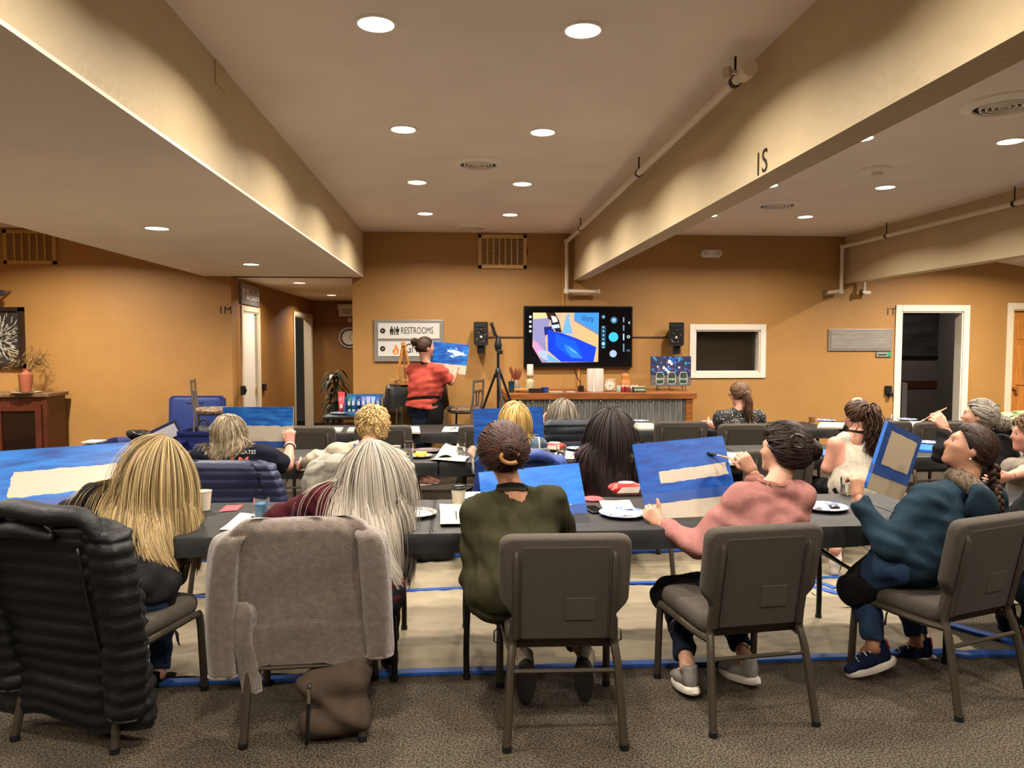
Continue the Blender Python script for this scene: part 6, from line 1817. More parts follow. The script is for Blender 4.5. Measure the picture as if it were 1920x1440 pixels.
sheet([(1030, 860), (1086, 862), (1082, 848), (1046, 846)], 'white paper under the drinking glass in the second row', seed=9)
sheet([(828, 810), (864, 811), (866, 801), (834, 800)], 'white paper with a black brush near the instructor', seed=10)
sheet([(566, 884), (592, 884), (588, 874), (572, 872)], 'white paper under the cream sleeve', seed=11)
RED = mat('pink_card', 'B8383E', rough=.6)
o = sheet([(410, 960), (444, 957), (456, 947), (424, 948)], 'pink card lying beside the paper cup', 'paper_card', RED, cat='card', seed=12, curl=.001)
# brushes / cutlery lying
def rod(name, a, b, r, m, label, cat, tip=None, tipm=None, ferr=None, group=None, r2=None):
    a, b = np.array(a, float), np.array(b, float)
    d = nrm(b - a); L = np.linalg.norm(b - a)
    g = empty(name, a, label=label, cat=cat, group=group)
    mb = MB(); mb.tube([a - a, d * L * .35, d * L * .8, d * L], [r * .6, r * 1.15, r, r * .75], 8); mb.build('handle', m, g, smooth=True)
    if tip:
        mb = MB(); mb.tube([d * L, d * (L + tip * .5)], [r * .8, r * 1.0], 8, flat=1); mb.build('ferrule', mat('chrome'), g, smooth=True)
        s = nrm(np.cross(d, [0, 0, 1.])) 
        mb = MB(); mb.tube([d * (L + tip * .45), d * (L + tip * .9), d * (L + tip * 1.4), d * (L + tip * 1.75)], [r * 1.0, r * (r2 or 1.8), r * (r2 or 1.8), r * .6], 10, flat=.6); mb.build('bristles', tipm or BLACKP, g, smooth=True)
    return g
BR_W = mat('brush_wood', 'A8865A', rough=.5); BRI = mat('bristle_dark', '0C1020', rough=.7); GREYB = mat('grey_plastic', '4A4C50', rough=.4)
rod('paintbrush', G(452, 986, TZ + .014), G(470, 972, TZ + .016), .004, GREYB, 'thin grey brush on the paper by the blue glass', 'brush', .03, BRI)
rod('paintbrush', G(842, 806, TZ + .012), G(852, 803, TZ + .012), .005, BLACKP, 'small black brush on the paper near the instructor', 'brush', .03, BRI)
rod('fork', G(856, 974, TZ + .026), G(855, 958, TZ + .026), .003, BLACKP, 'thin dark stirrer on the cream napkins', 'cutlery')
# cups and glasses
def lathe_thing(name, parts, loc, label, cat, group=None, rz=0):
    g = empty(name, loc, label=label, cat=cat, group=group)
    for nm, prof, m in parts: MB().lathe(prof, n=28, cap0=prof[0][0] > .002, cap1=False).build(nm, m, g, smooth=True)
    return g
CUPW = mat('paper_cup', 'BFB5A2', rough=.7); LIDB = mat('cup_lid', '15100E', rough=.35); GL = mat('clear_glass', 'FFFFFF', rough=.03, trans=1, ior=1.35, alpha=1)
WATERB = mat('blue_water', '7FB4D4', rough=.05, trans=.75, ior=1.33); WATER = mat('clear_water', 'D8E2E4', rough=.03, trans=.9, ior=1.33)
def on_t(px, py): return G(px, py, TZ + .006)
lathe_thing('paper_cup', [('cup_wall', [(.001, .003), (.031, .003), (.031, 0), (.042, .098), (.0445, .1), (.0445, .104), (.0405, .1), (.032, .01), (.001, .01)], CUPW)], on_t(382, 956), 'white paper cup on the front left table', 'cup')
lathe_thing('coffee_cup', [('cup_wall', [(.001, .003), (.028, .003), (.029, 0), (.04, .105), (.001, .105)], CUPW), ('lid', [(.0415, .103), (.043, .108), (.041, .116), (.0385, .118), (.038, .126), (.033, .128), (.031, .122), (.001, .122)], LIDB)], on_t(860, 952), 'white takeaway coffee cup with a black lid beside the olive sweater', 'cup')
def tumbler(px, py, r, h, label, water=None, lvl=.6, lid=False, extra_z=0.0, cat='glass', wm=None, z=None):
    loc = on_t(px, py) if z is None else G(px, py, z)
    parts = [('glass_wall', [(.001, 0), (r * .9, 0), (r * .93, h * .05), (r, h * .85), (r * .97, h), (r * .93, h), (r * .93, h * .85), (r * .86, h * .06), (.001, h * .06)], GL)]
    if water is not None: parts.append(('water', [(.001, h * .07), (r * .85, h * .07), (r * .92, h * lvl), (.001, h * lvl)], water))
    if lid: parts.append(('lid', [(r * 1.02, h * .97), (r * 1.02, h * 1.05), (.001, h * 1.05)], LIDB))
    return lathe_thing('water_glass', parts, loc, label, cat, 'drinking glasses and jars')
tumbler(491, 974, .040, .115, 'glass of blue paint water on the front left table', WATERB, .72)
tumbler(1588, 926, .038, .10, 'clear water jar beside the raised canvas on the front table', WATER, .6)
tumbler(767, 863, .034, .14, 'clear ribbed tumbler with a dark lid on the second-row table', WATER, .5, True)
tumbler(865, 856, .034, .11, 'faceted water jar beside the pointing hand', WATER, .7)
tumbler(1052, 861, .036, .11, 'clear drinking glass on paper right of the plaid shirt', WATER, .6)
tumbler(1228, 797, .036, .11, 'clear glass on the third-row table before the steel counter', WATER, .5)
tumbler(1522, 793, .036, .11, 'amber-tinted glass against the ochre wall', mat('amber_water', 'B98A4A', rough=.1, trans=.7), .6)
tumbler(1668, 790, .04, .08, 'low glass bowl near the dark doorway', WATER, .5)
tumbler(1352, 842, .034, .10, 'clear glass half hidden by the dark brush tip', WATER, .5)
lathe_thing('paper_cup', [('cup_wall', [(.001, .003), (.028, .003), (.028, 0), (.038, .09), (.04, .093), (.036, .09), (.029, .01), (.001, .01)], CUPW)], on_t(742, 858), 'white paper cup half behind the silver hair', 'cup')
# plates
def plate(px, py, r, label, m, rim, food=None, z=None):
    loc = on_t(px, py) if z is None else G(px, py, z)
    g = empty('paper_plate', loc, label=label, cat='plate', group='paper plates')
    MB().lathe([(.001, .002), (r * .72, .002), (r * .78, .006), (r * .80, .008), (r * .76, .0055), (r * .7, .005), (.001, .005)][::1], n=40, cap0=False, cap1=False).build('plate_bottom', m, g, smooth=True)
    k = 48; V = []
    for rr, zz in ((r * .78, .007), (r * .93, .017), (r, .018), (r * .995, .0145), (r * .92, .0135), (r * .78, .004)):
        V += [(rr * (1 + .006 * math.sin(j * 24 * 2 * PI / k)) * math.cos(j * 2 * PI / k), rr * (1 + .006 * math.sin(j * 24 * 2 * PI / k)) * math.sin(j * 2 * PI / k), zz) for j in range(k)]
    MB().add(V, [(i * k + q, i * k + (q + 1) % k, (i + 1) * k + (q + 1) % k, (i + 1) * k + q) for i in range(5) for q in range(k)]).build('rim', rim, g, smooth='all')
    if food:
        rg = np.random.default_rng(int(px))
        for j, (fx, fy, fr, fh, fm) in enumerate(food):
            F = Field(); F.el((fx, fy, .006 + fr * fh), np.array([fr, fr * .8, fr * fh])); F.el((fx + fr * .5, fy + fr * .3, .006 + fr * fh), np.array([fr * .7, fr * .7, fr * fh * .8])); F.fold.append((fr * .1, rg.normal(size=3) * 90, 0, 1))
            V, Q = F.mesh(fr * .22); quad_mesh('paint_dab' if fh < .3 else 'food_piece', V, Q, fm, g)
    return g
PLW = mat('plate_white', 'B9B4AC', rough=.5); PLB = mat('plate_blue_pattern', '123F94', rough=.45, noise=1, nscale=30, color2='9AA2B4')
PLK = mat('plate_black_pattern', '20242C', rough=.5, noise=1, nscale=60, color2='A09A90'); PLD = mat('plate_dark_pattern', '5A4440', rough=.5, noise=1, nscale=60, color2='1A1416')
DAB_W = mat('paint_white', 'CFCBC4', rough=.3); DAB_B = mat('paint_navy', '0C1A50', rough=.3); DAB_R = mat('fruit_red', 'A8201C', rough=.4); DAB_Y = mat('fruit_yellow', 'C8B828', rough=.5)
plate(778, 966, .115, 'white paper plate with red fruit behind the silver hair', PLW, PLK, [(-.05, .0, .018, .7, DAB_R), (-.025, .02, .016, .7, DAB_R), (-.06, -.03, .015, .7, DAB_R)])
plate(1168, 966, .125, 'blue patterned paint plate beside the hand of the pink sweatshirt', mat('plate_pale', 'A9B0C4', rough=.4, noise=.9, nscale=16, color2='C0B8B4'), PLB, [(.02, .03, .03, .15, DAB_B), (-.03, -.02, .045, .12, DAB_W), (.04, -.04, .04, .12, DAB_W)])
plate(1545, 954, .125, 'blue patterned paint plate between the pink sweatshirt and the teal sleeve', PLW, PLB, [(.05, -.01, .02, .2, BLACKP), (.03, .03, .02, .15, DAB_B), (-.03, 0, .05, .1, DAB_W)])
plate(888, 934, .105, 'blue patterned plate behind the coffee cup', PLW, PLB)
plate(788, 857, .10, 'plate of yellow fruit on the second-row table', PLW, PLK, [(-.02, 0, .03, .6, DAB_Y), (.02, .01, .025, .6, DAB_Y), (0, -.03, .025, .6, DAB_Y)])
plate(802, 847, .12, 'dark patterned plate behind the yellow fruit', PLD, PLD)
plate(1082, 843, .09, 'small blue plate right of the red wipes', PLW, PLB)
plate(1200, 791, .10, 'blue patterned plate behind the long black hair in the third row', PLW, PLB)
plate(1548, 790, .11, 'blue patterned plate left of the brown ponytail', PLW, PLB)
plate(1700, 788, .11, 'blue patterned plate before the dark doorway', PLW, PLB)
plate(1742, 832, .11, 'blue patterned plate beside the grey-haired painter', PLW, PLB)
plate(1330, 793, .10, 'blue patterned plate at the hand of the dotted blouse', PLW, PLB)
# wipes packs
def wipes(px, py, L, rz, label):
    g = empty('wipes_pack', on_t(px, py), rz, label=label, cat='wipes', group='red wipes packs')
    RW_ = mat('wipes_red', 'B02420', rough=.35, noise=.3, nscale=20, color2='8A1814')
    secs = [((x * L / 2, 0, .034), (0, .052 * w, 0), (0, 0, .033 * t), 0) for x, w, t in ((-1, 1.0, .12), (-.97, 1, .2), (-.85, 1, .7), (-.6, 1, 1), (0, 1, 1.02), (.6, 1, 1), (.85, 1, .7), (.97, 1, .2), (1, 1.0, .12))]
    mb = MB(); loft(mb, secs, 28, 2.8, cap1=True, ripple=.0025); mb.build('pouch', RW_, g, smooth='all')
    mb = MB(); mb.lathe([(.001, .003), (.03, .003), (.034, 0)], (0, 0, .069), 24, cap1=False); o = mb.build('lid', mat('wipes_white', 'C4BAB0', rough=.4), g, smooth=True); o.scale = (1.5, 1, 1)
    mb = MB(); mb.add([(-L * .36, -.0535, .016), (L * .3, -.0535, .016), (L * .36, -.0535, .05), (-L * .2, -.0535, .05)], [(0, 1, 2, 3)]); mb.build('label_patch', mat('wipes_white'), g)
wipes(1174, 926, .20, .06, 'red and white wipes pack on the front table')
wipes(1040, 845, .18, -.5, 'red and white wipes pack behind the plaid shirt')
# phone and red puck
c = on_t(1113, 957); g = empty('phone', c, .2, label='black phone lying behind the bright blue canvas', cat='phone'); MB().box((0, 0, .006), (.075, .15, .009), bev=.004).build('body', BLACKP, g); MB().box((0, 0, .0108), (.068, .14, .001)).build('glass', BLK, g)
tag(MB().lathe([(.001, 0), (.055, 0), (.058, .006), (.052, .012), (.001, .013)], on_t(1112, 937), 28).build('red_lid', RED, smooth=True), 'flat red lid lying behind the bright blue canvas', 'lid')
# ================================================================ things held or worn
# paint brushes in hands
def midtip(P, s): t = P.tips[s][0]; return (np.array(t[0]) + np.array(P.tips[s][1])) / 2
q = midtip(p4, 'R'); d = W(1352, 822, 3.80) - W(1425, 840, 3.70); d = nrm(d)
rod('paintbrush', q - d * .07, q + d * .07, .005, BR_W, 'paintbrush with dark wet bristles raised by the pink sweatshirt', 'brush', .045, BRI, r2=2.8)
q = midtip(p12, 'L'); d = nrm(W(1722, 775, 5.05) - W(1760, 755, 5.05))
rod('paintbrush', q - d * .09, q + d * .08, .006, BR_W, 'wooden brush raised by the grey-haired painter', 'brush', .03, BR_W, r2=1.3)
q = midtip(p16, 'R'); d = nrm(W(848, 676, 8.7) - W(862, 678, 8.5))
rod('paintbrush', q - d * .06, q + d * .05, .006, BR_W, 'brush in the hand of the instructor', 'brush', .04, BRI, r2=2.6)
q = midtip(p14, 'L'); rod('paintbrush', q, q + np.array([.03, .05, .09]), .004, BR_W, 'brush held by the grey bob', 'brush', .02, BRI)
# hair clips
def ring_pts(c, a, b, n=24, t0=0, t1=2 * PI): return [c + a * math.cos(t) + b * math.sin(t) for t in np.linspace(t0, t1, n)]
def clip_on(P, px, py, wa, ha, m, tilt=0.0, arc=(0.0, 2 * PI), r=.006, off=.05, teeth=True, name='hair_clip'):
    base = W(px, py, 3.2 if P in (p3, p4) else 5)
    hc = P.c; d = nrm(ray(px, py))
    # nearest point of the view line to the head, pulled out to the hair surface
    tt = (hc - EYE) @ d / 1.0
    p = EYE + d * (tt - off)
    ux = RIGHT * math.cos(tilt) + UPV * math.sin(tilt); uy = -RIGHT * math.sin(tilt) + UPV * math.cos(tilt)
    mb = MB(); mb.tube(ring_pts(p, ux * wa, uy * ha, 30, *arc), r, 8, closed=arc[1] - arc[0] > 6, flat=1.6); o = mb.build(name, m, P.o, smooth='all', label='tan claw clip' if P is p3 else None)
    return o
TANC = mat('tan_clip', '9A6A34', rough=.35); BRC = mat('brown_clip', '2A1E1A', rough=.3)
clip_on(p3, 957, 858, .040, .024, TANC, -.1, (.5, 5.6), .0065, .165)
clip_on(p4, 1497, 828, .036, .028, BRC, -.6, (0, 2 * PI), .0045, .15)
clip_on(p11, 1607, 752, .030, .014, mat('scrunchie', 'A89C88', rough=.9), .1, (.2, PI - .2), .008, .10, name='scrunchie')
clip_on(p12, 1868, 762, .03, .006, mat('chrome'), .2, (0, PI), .003, .12)
# sunglasses pushed up on the blonde hair
mb = MB(); R = p1.R; c = p1.c + R[:, 2] * .085 + R[:, 1] * .035
for sx in (-1, 1):
    mb.tube(ring_pts(c + R[:, 0] * sx * .036 + R[:, 1] * .03, R[:, 0] * .032, R[:, 2] * .024, 20), .003, 6, closed=True)
    mb.tube([c + R[:, 0] * sx * .068 + R[:, 1] * .03, c + R[:, 0] * sx * .088 - R[:, 1] * .05 - R[:, 2] * .02, c + R[:, 0] * sx * .09 - R[:, 1] * .10 - R[:, 2] * .05], .0032, 6)
mb.build('sunglasses', BLACKP, p1.o, smooth='all')
# neck strap of the black apron, olive sweater
Cn = Field(); Cn.p = list(p3.B.p)
def neckpts(P, lo=.0, w=.07): return [P.nb + P.cu * .0 - P.cx * w * .8 + P.cf * .11, P.nb + P.cu * .03 - P.cx * w + P.cf * .03, P.nb + P.cu * .035 - P.cx * .045 - P.cf * .05, P.nb + P.cu * .03 - P.cf * .075, P.nb + P.cu * .035 + P.cx * .045 - P.cf * .05, P.nb + P.cu * .03 + P.cx * w + P.cf * .03, P.nb + P.cu * .0 + P.cx * w * .8 + P.cf * .11]
band(p3, 'apron_neck_strap', neckpts(p3), APRON, .022, .004, Cn, .004)
band(p16, 'apron_neck_strap', neckpts(p16), APRON, .022, .004, Cn_16 := (lambda f: (setattr(f, 'p', list(p16.B.p)), f)[1])(Field()), .005)
Cn11 = Field(); Cn11.p = list(p11.B.p)
band(p11, 'apron_neck_strap', neckpts(p11), APRON, .016, .003, Cn11, .003)
# purple apron straps on the cream sweater
PUR = mat('purple_strap', '3A2A78', rough=.7)
for sx in (-1, 1):
    band(p8, 'apron_strap', [p8.nb + p8.cx * sx * .05 + p8.cu * .03 + p8.cf * .03, p8.nb + p8.cx * sx * .06 - p8.cf * .08 - p8.cu * .02, p8.smid - p8.cx * sx * .02 - p8.cf * .12 - p8.cu * .16, p8.smid - p8.cx * sx * .10 - p8.cf * .12 - p8.cu * .28], PUR, .028, .004)
# instructor apron: waist tie and skirt on her right side
A = Field(); A.el(p16.H - p16.cu * .1 + p16.cf * .02, np.array([.262, .195, .36]), np.stack([p16.cx, p16.cf, p16.cu], 1), .05)
A.cuts.append((-p16.cf * .72 - p16.cx * .69, -((-p16.cf * -.72 - p16.cx * -.69) @ (p16.H + p16.cx * .03 + p16.cf * .01)) if False else ((-p16.cf * .72 - p16.cx * .69) @ (p16.H + p16.cx * .05))))
A.cuts.append((p16.cu, p16.cu @ (p16.H + p16.cu * .22)))
V, Q = A.mesh(.013); quad_mesh('apron', V, Q, APRON, p16.o)
band(p16, 'apron_tie', [p16.H + p16.cu * .16 + p16.cx * .2 + p16.cf * .02, p16.H + p16.cu * .13 + p16.cx * .08 - p16.cf * .16, p16.H + p16.cu * .09 - p16.cx * .1 - p16.cf * .16, p16.H + p16.cu * .07 - p16.cx * .22], APRON, .03, .005)
# black aprons over laps (pink sweatshirt, teal hoodie, blonde)
def lap(P, e=.018, m=APRON, zc=.36):
    A = Field()
    for i in range(2): A.rc(P.H + (P.kn[i] - P.H) * .25, P.kn[i] + nrm(P.kn[i] - P.H) * .03, .10 + e, .075 + e, .06)
    A.cuts.append((np.array([0, 0, -1.]), -(min(P.kn[0][2], P.kn[1][2]) - .10))); A.fold.append((.006, np.array([40, 25, 10.]), 0, 1.2))
    V, Q = A.mesh(.012); return quad_mesh('apron', V, Q, m, P.o)
lap(p4); lap(p5); lap(p1)
# hood and printed lining of the teal hoodie
Hd = Field(); 
for t in np.linspace(-2.4, 2.4, 9):
    q = p5.nb + p5.cx * math.sin(t) * .085 - p5.cf * math.cos(t) * .085 + p5.cu * (.012 + .02 * (1 - math.cos(t)) / 2)
    Hd.rc(q, q - p5.cu * .02, .034, .036, .03)
V, Q = Hd.mesh(.009); quad_mesh('hood_lining', V, Q, PRINTC, p5.o)
Hd = Field(); Hd.el(p5.nb - p5.cf * .12 - p5.cu * .05, np.array([.10, .028, .085]), np.stack([p5.cx, p5.cf, p5.cu], 1)); Hd.rc(p5.nb - p5.cf * .105 - p5.cx * .08 - p5.cu * .01, p5.nb - p5.cf * .105 + p5.cx * .08 - p5.cu * .01, .022, .022, .04)
V, Q = Hd.mesh(.010); quad_mesh('hood', V, Q, TEAL, p5.o)
mb = MB(); e = p5.c - p5.R[:, 0] * .083 - p5.R[:, 2] * .062; mb.lathe([(.001, -.006), (.006, 0), (.001, .006)], e, 10); mb.build('earring', mat('pearl', 'C8BCA8', rough=.2), p5.o, smooth=True)
# collars
def collar(P, w, t=.010, m=None, z=.0, seedo=0):
    class U(Field):
        def at(s, q): return np.minimum(P.B.at(q), P.T.at(q))
    F = U()
    pts = [P.nb + P.cu * (.016 + z) + (P.cx * math.sin(a) - P.cf * math.cos(a)) * .068 for a in np.arange(12) * 2 * PI / 12]
    return band(P, 'collar', pts, m, w, t, F, .003, closed=True, n=44)
collar(p3, .016, .005, OLIVE, .0); collar(p4, .013, .004, PINK); collar(p1, .014, .004, BLACKT); collar(p7, .016, .004, NAVYT); collar(p16, .014, .004, CORAL); collar(p9, .035, .008, PLAID, .01); collar(p14, .035, .008, LBLUE, .01)
# pocket stitching and hem on the teal painter's jeans
# T-shirt lettering
def shirt_text(P, s, ctr, size, m, xs=1.0):
    mb = MB(); V, F = text_geo(s, size, 0, 'CENTER', xs, 0)
    o = P.smid + P.cu * ctr - P.cf * .5
    W3 = np.array([on_field(P.T, o + P.cx * v[0] + P.cu * v[1], P.cf) - P.cf * .004 for v in V])
    mb.add(W3, F); return mb.build('shirt_lettering', m, P.o, recalc=False)
shirt_text(p7, 'KIDS AT THE GATES', .035, .036, mat('print_white', 'B8B4AC', rough=.7), 1.0)
shirt_text(p7, 'TEAM', -.022, .075, mat('print_orange', 'C2522A', rough=.7), 1.25)
# bracelet watch of the raised wrist
q = p7.wr[1] - nrm(p7.wr[1] - p7.el[1]) * .02; a = nrm(p7.wr[1] - p7.el[1]); e1 = nrm(np.cross(a, [0, 1, 0.])); e2 = np.cross(a, e1)
mb = MB(); mb.tube(ring_pts(q, e1 * .033, e2 * .031, 20)[:-1], .007, 6, closed=True, flat=1.4); mb.build('watch_band', mat('watch_white', 'C0B8AC', rough=.5), p7.o, smooth='all')
mb = MB(); q2 = q - a * .018; mb.tube(ring_pts(q2, e1 * .034, e2 * .032, 20)[:-1], .004, 6, closed=True); mb.build('bracelet', BRC, p7.o, smooth='all')
# glasses of the dotted blouse
mb = MB(); R = p15.R; c = p15.c + R[:, 1] * .10 - R[:, 2] * .005
for sx in (-1, 1):
    mb.tube(ring_pts(c + R[:, 0] * sx * .034, R[:, 0] * .026, R[:, 2] * .02, 14), .003, 5, closed=True); mb.tube([c + R[:, 0] * sx * .06, c + R[:, 0] * sx * .078 - R[:, 1] * .1], .003, 5)
mb.build('glasses', BLACKP, p15.o)
# dark nail on the thumb of the pink sweatshirt
tp = p4.tips['L'][1]; mb = MB(); mb.lathe([(.001, -.006), (.007, 0), (.001, .007)], tp, 10); mb.build('thumb_nail', mat('nail_dark', '1A0A10', rough=.2), p4.o, smooth=True)
# ================================================================ left side: cabinet, vase, picture, totes, stools
CHERRY = mat('cherry_wood', '4A2012', rough=.4, noise=.3, nscale=6, stretch=(6, 6, .8)); STONE = mat('stone_top', '6A5038', rough=.4, noise=.4, nscale=14)
cx1 = W(90, 745, 9.0)[0]; cz = W(60, 738, 9.0)[2]
g = empty('display_cabinet', (cx1 - .6, 9.2, 0), label='dark red wood cabinet with glass doors at the left edge', cat='cabinet')
MB().box((0, 0, cz - .02), (1.24, .46, .045), bev=.008).build('cabinet_top', STONE, g)
MB().box((0, .18, (cz - .05) / 2), (1.16, .04, cz - .06)).build('back', CHERRY, g)
for x in (-.56, .56): MB().box((x, 0, (cz - .045) / 2), (.05, .42, cz - .045), bev=.004).build('side_panel', CHERRY, g)
MB().box((0, 0, .06), (1.12, .4, .1)).build('plinth', CHERRY, g); MB().box((0, -.01, cz - .09), (1.12, .38, .09)).build('rail', CHERRY, g)
for z in (.4, .68): MB().box((0, .0, z), (1.1, .34, .015)).build('shelf', mat('shelf_dark', '2A140C', rough=.5), g)
for dx in (-.27, .27):
    mb = MB()
    for b0, b1 in (((-.26, .1), (-.19, cz - .13)), ((.19, .1), (.26, cz - .13)), ((-.19, .1), (.19, .17)), ((-.19, cz - .2), (.19, cz - .13))): mb.box2((dx + b0[0], -.225, b0[1]), (dx + b1[0], -.195, b1[1]))
    d = mb.build('door', CHERRY, g); MB().box((dx, -.205, cz / 2), (.38, .005, cz - .38)).build('door_glass', mat('dark_glass', '1A0E0A', rough=.05), d)
TERRA = mat('terracotta', '8A4A32', rough=.75)
vb = W(49, 736, 9.05); vb[2] = cz + .004
g = empty('tray', vb, label='thin pale tray under the terracotta vase', cat='tray'); MB().lathe([(.001, 0), (.15, 0), (.16, .014), (.15, .012), (.001, .006)], n=32, cap1=False).build('dish', mat('tray_pale', 'A89474', rough=.5), g, smooth=True)
vb = vb + (0, 0, .012)
g = empty('vase', vb, label='terracotta vase holding dried twigs on the cabinet', cat='vase')
s = .27 / .30
MB().lathe([(.001, 0), (.055 * s, 0), (.066 * s, .05 * s), (.082 * s, .2 * s), (.08 * s, .235 * s), (.045 * s, .26 * s), (.038 * s, .28 * s), (.042 * s, .30 * s), (.036 * s, .3 * s), (.03 * s, .27 * s), (.001, .26 * s)], n=32, cap1=False).build('body', TERRA, g, smooth=True)
TW = mat('twig', '3C2C18', rough=.9); BUDS = mat('twig_bud', '7A5E30', rough=.9)
tg = empty('dried_twigs', vb + (0, 0, .24), label='spray of dried twigs in the terracotta vase', cat='dried flowers')
rg = np.random.default_rng(4); tw, bd = MB(), MB()
def grow(p, d, L, r, lvl):
    n = 5; pts = [p]
    for i in range(n): d = nrm(d + rg.normal(0, .16, 3)); pts.append(pts[-1] + d * L / n)
    tw.tube(pts, np.linspace(r, r * .5, n + 1), 4)
    if lvl > 0:
        for i in range(2, n + 1):
            for _ in range(1 + (i % 2)): grow(pts[i], nrm(d + rg.normal(0, .55, 3)), L * .45, r * .6, lvl - 1)
    else:
        for q in pts[3::2]: bd.lathe([(.001, -.006), (.006, 0), (.001, .006)], q, 5)
for k in range(7): grow(np.array([0, 0, -.1]), nrm([rg.normal(.25, .35), rg.normal(0, .3), 1.2]), .27, .003, 2)
tw.build('twigs', TW, tg, kind='stuff'); bd.build('buds', BUDS, tg, kind='stuff')
c = W(28, 738, 9.0); g = empty('candle_glass', (c[0], 9.1, cz + .004), label='small clear candle glass beside the terracotta vase', cat='glass'); MB().lathe([(.001, 0), (.035, 0), (.038, .06), (.034, .06), (.03, .008), (.001, .008)], n=20, cap1=False).build('glass_wall', GL, g, smooth=True); MB().lathe([(.001, .01), (.014, .01), (.012, .14), (.001, .145)], n=12).build('taper', mat('taper', '8A7A4A', rough=.5), g, smooth=True)
# framed wall art
a, b = W(-48, 690, WY - .03), W(43, 576, WY - .03)
g = empty('wall_art', ((a[0] + b[0]) / 2, WY - .03, a[2]), label='dark framed white burst pattern picture on the left wall', cat='picture')
w, h = b[0] - a[0], b[2] - a[2]
mb = MB()
for q in (((-w / 2, 0), (w / 2, .05)), ((-w / 2, h - .05), (w / 2, h)), ((-w / 2, 0), (-w / 2 + .05, h)), ((w / 2 - .05, 0), (w / 2, h))): mb.box2((q[0][0], -.03, q[0][1]), (q[1][0], .03, q[1][1]))
mb.build('frame', mat('frame_brown', '241812', rough=.4), g)
MB().box2((-w / 2 + .04, -.002, .04), (w / 2 - .04, .02, h - .04)).build('panel', mat('art_dark', '2A2620', rough=.8), g)
mb = MB(); rg = np.random.default_rng(9)
for k in range(620):
    t = rg.uniform(0, 2 * PI); r0 = rg.uniform(.02, .5) ; L = rg.uniform(.04, .10) * (.5 + r0 * 1.6); sw = .5
    p0 = np.array([math.cos(t), math.sin(t)]) * r0; p1 = np.array([math.cos(t + sw * L * 2), math.sin(t + sw * L * 2)]) * (r0 + L)
    if max(abs(p0[0]), abs(p1[0])) < w / 2 - .06 and max(abs(p0[1]), abs(p1[1])) < h / 2 - .06:
        mb.tube([(p0[0], -.004, p0[1] + h / 2), ((p0[0] + p1[0]) / 2, -.007, (p0[1] + p1[1]) / 2 + h / 2), (p1[0], -.004, p1[1] + h / 2)], [.001, .006, .001], 4)
mb.build('relief_strokes', mat('art_white', 'B8B2A4', rough=.8), g, kind='stuff')
p = W(1, 547, 9.3); g = empty('wall_sprinkler', p, label='small chrome fitting at the far left picture edge', cat='sprinkler')  # chrome sprinkler head on a stem, gives no light
MB().tube([(0, .2, .02), (0, 0, 0)], .015, 8).build('stem', mat('chrome'), g); MB().tube([(0, 0, 0), (.03, -.03, -.02)], [.03, .04], 14).build('head', mat('chrome'), g, smooth=True)
# storage totes
TOTE = mat('tote_navy', '16245A', rough=.45, noise=.1, nscale=10); TOTD = mat('tote_dark', '0E1638', rough=.5)
def tote(x, y, w, d, h, rz, label):
    g = empty('storage_tote', (x, y, 0), rz, label=label, cat='storage bin', group='navy storage totes')
    rings = []
    for fx, z in ((.86, 0), (.88, .02), (.97, h - .06), (1.0, h - .055), (1.04, h - .03), (1.04, h), (1.0, h), (.95, h - .04), (.84, .03), (.80, .02)):
        ol = rounded_outline([(-w / 2 * fx, -d / 2 * fx), (w / 2 * fx, -d / 2 * fx), (w / 2 * fx, d / 2 * fx), (-w / 2 * fx, d / 2 * fx)], .06)
        rings.append(np.c_[ol, np.full(len(ol), z)])
    k = len(rings[0]); F = [(i * k + q, i * k + (q + 1) % k, (i + 1) * k + (q + 1) % k, (i + 1) * k + q) for i in range(len(rings) - 1) for q in range(k)]
    F += [tuple(range(k))[::-1], tuple((len(rings) - 1) * k + q for q in range(k))]
    MB().add(np.concatenate(rings), F).build('tub', TOTE, g, smooth=True)
    for sx in (-1, 1): MB().box((sx * (w / 2 * 1.03), 0, h - .06), (.02, .18, .05), bev=.006).build('handle', TOTD, g)
    return g
bx = W(266, 835, 8.3)
tote(bx[0], 8.45, .86, .50, W(266, 829, 8.2)[2], .03, 'wide navy storage tote on the floor by the left wall')
bx2 = W(368, 825, 8.35); tote(bx2[0], 8.6, .40, .5, W(366, 806, 8.35)[2] - .02, -.1, 'narrow navy storage tote beside the metal stool')
# lid on end
lx, lz = W(361, 760, 9.1)[0], W(361, 743, 9.1)[2]
g = empty('tote_lid', (lx, 9.18, 0), label='navy tote lid standing upright against the left wall', cat='lid')
g.rotation_euler = (-.10, 0, .0)
ol = rounded_outline([(-.335, 0), (.335, 0), (.335, lz - .03), (.30, lz), (-.30, lz), (-.335, lz - .03)], [.07, .07, .08, .05, .05, .08])
mb = MB(); cushion(mb, ol, (0, 0, 0), (1, 0, 0), (0, 0, 1), .05, .012, 1); mb.build('lid_rim', TOTE, g, smooth=True)
ol2 = (ol - ol.mean(0)) * (.88, .92) + ol.mean(0)
mb = MB(); cushion(mb, ol2, (0, -.026, 0), (1, 0, 0), (0, 0, 1), .014, .008, 1); mb.build('lid_panel', mat('tote_panel', '1A2C68', rough=.45), g, smooth=True)
for q in ((-.08, .06), (.08, -.06)):
    mb = MB(); mb.box((0, -.036, lz * .62), (.12, .004, .008), R=np.array(Matrix.Rotation(.78 if q[0] < 0 else -.78, 3, 'Y'))); mb.build('embossed_mark', TOTE, g)
mb = MB(); mb.box((-.02, -.036, lz - .09), (.2, .006, .02), bev=.002); mb.build('latch', TOTD, g)
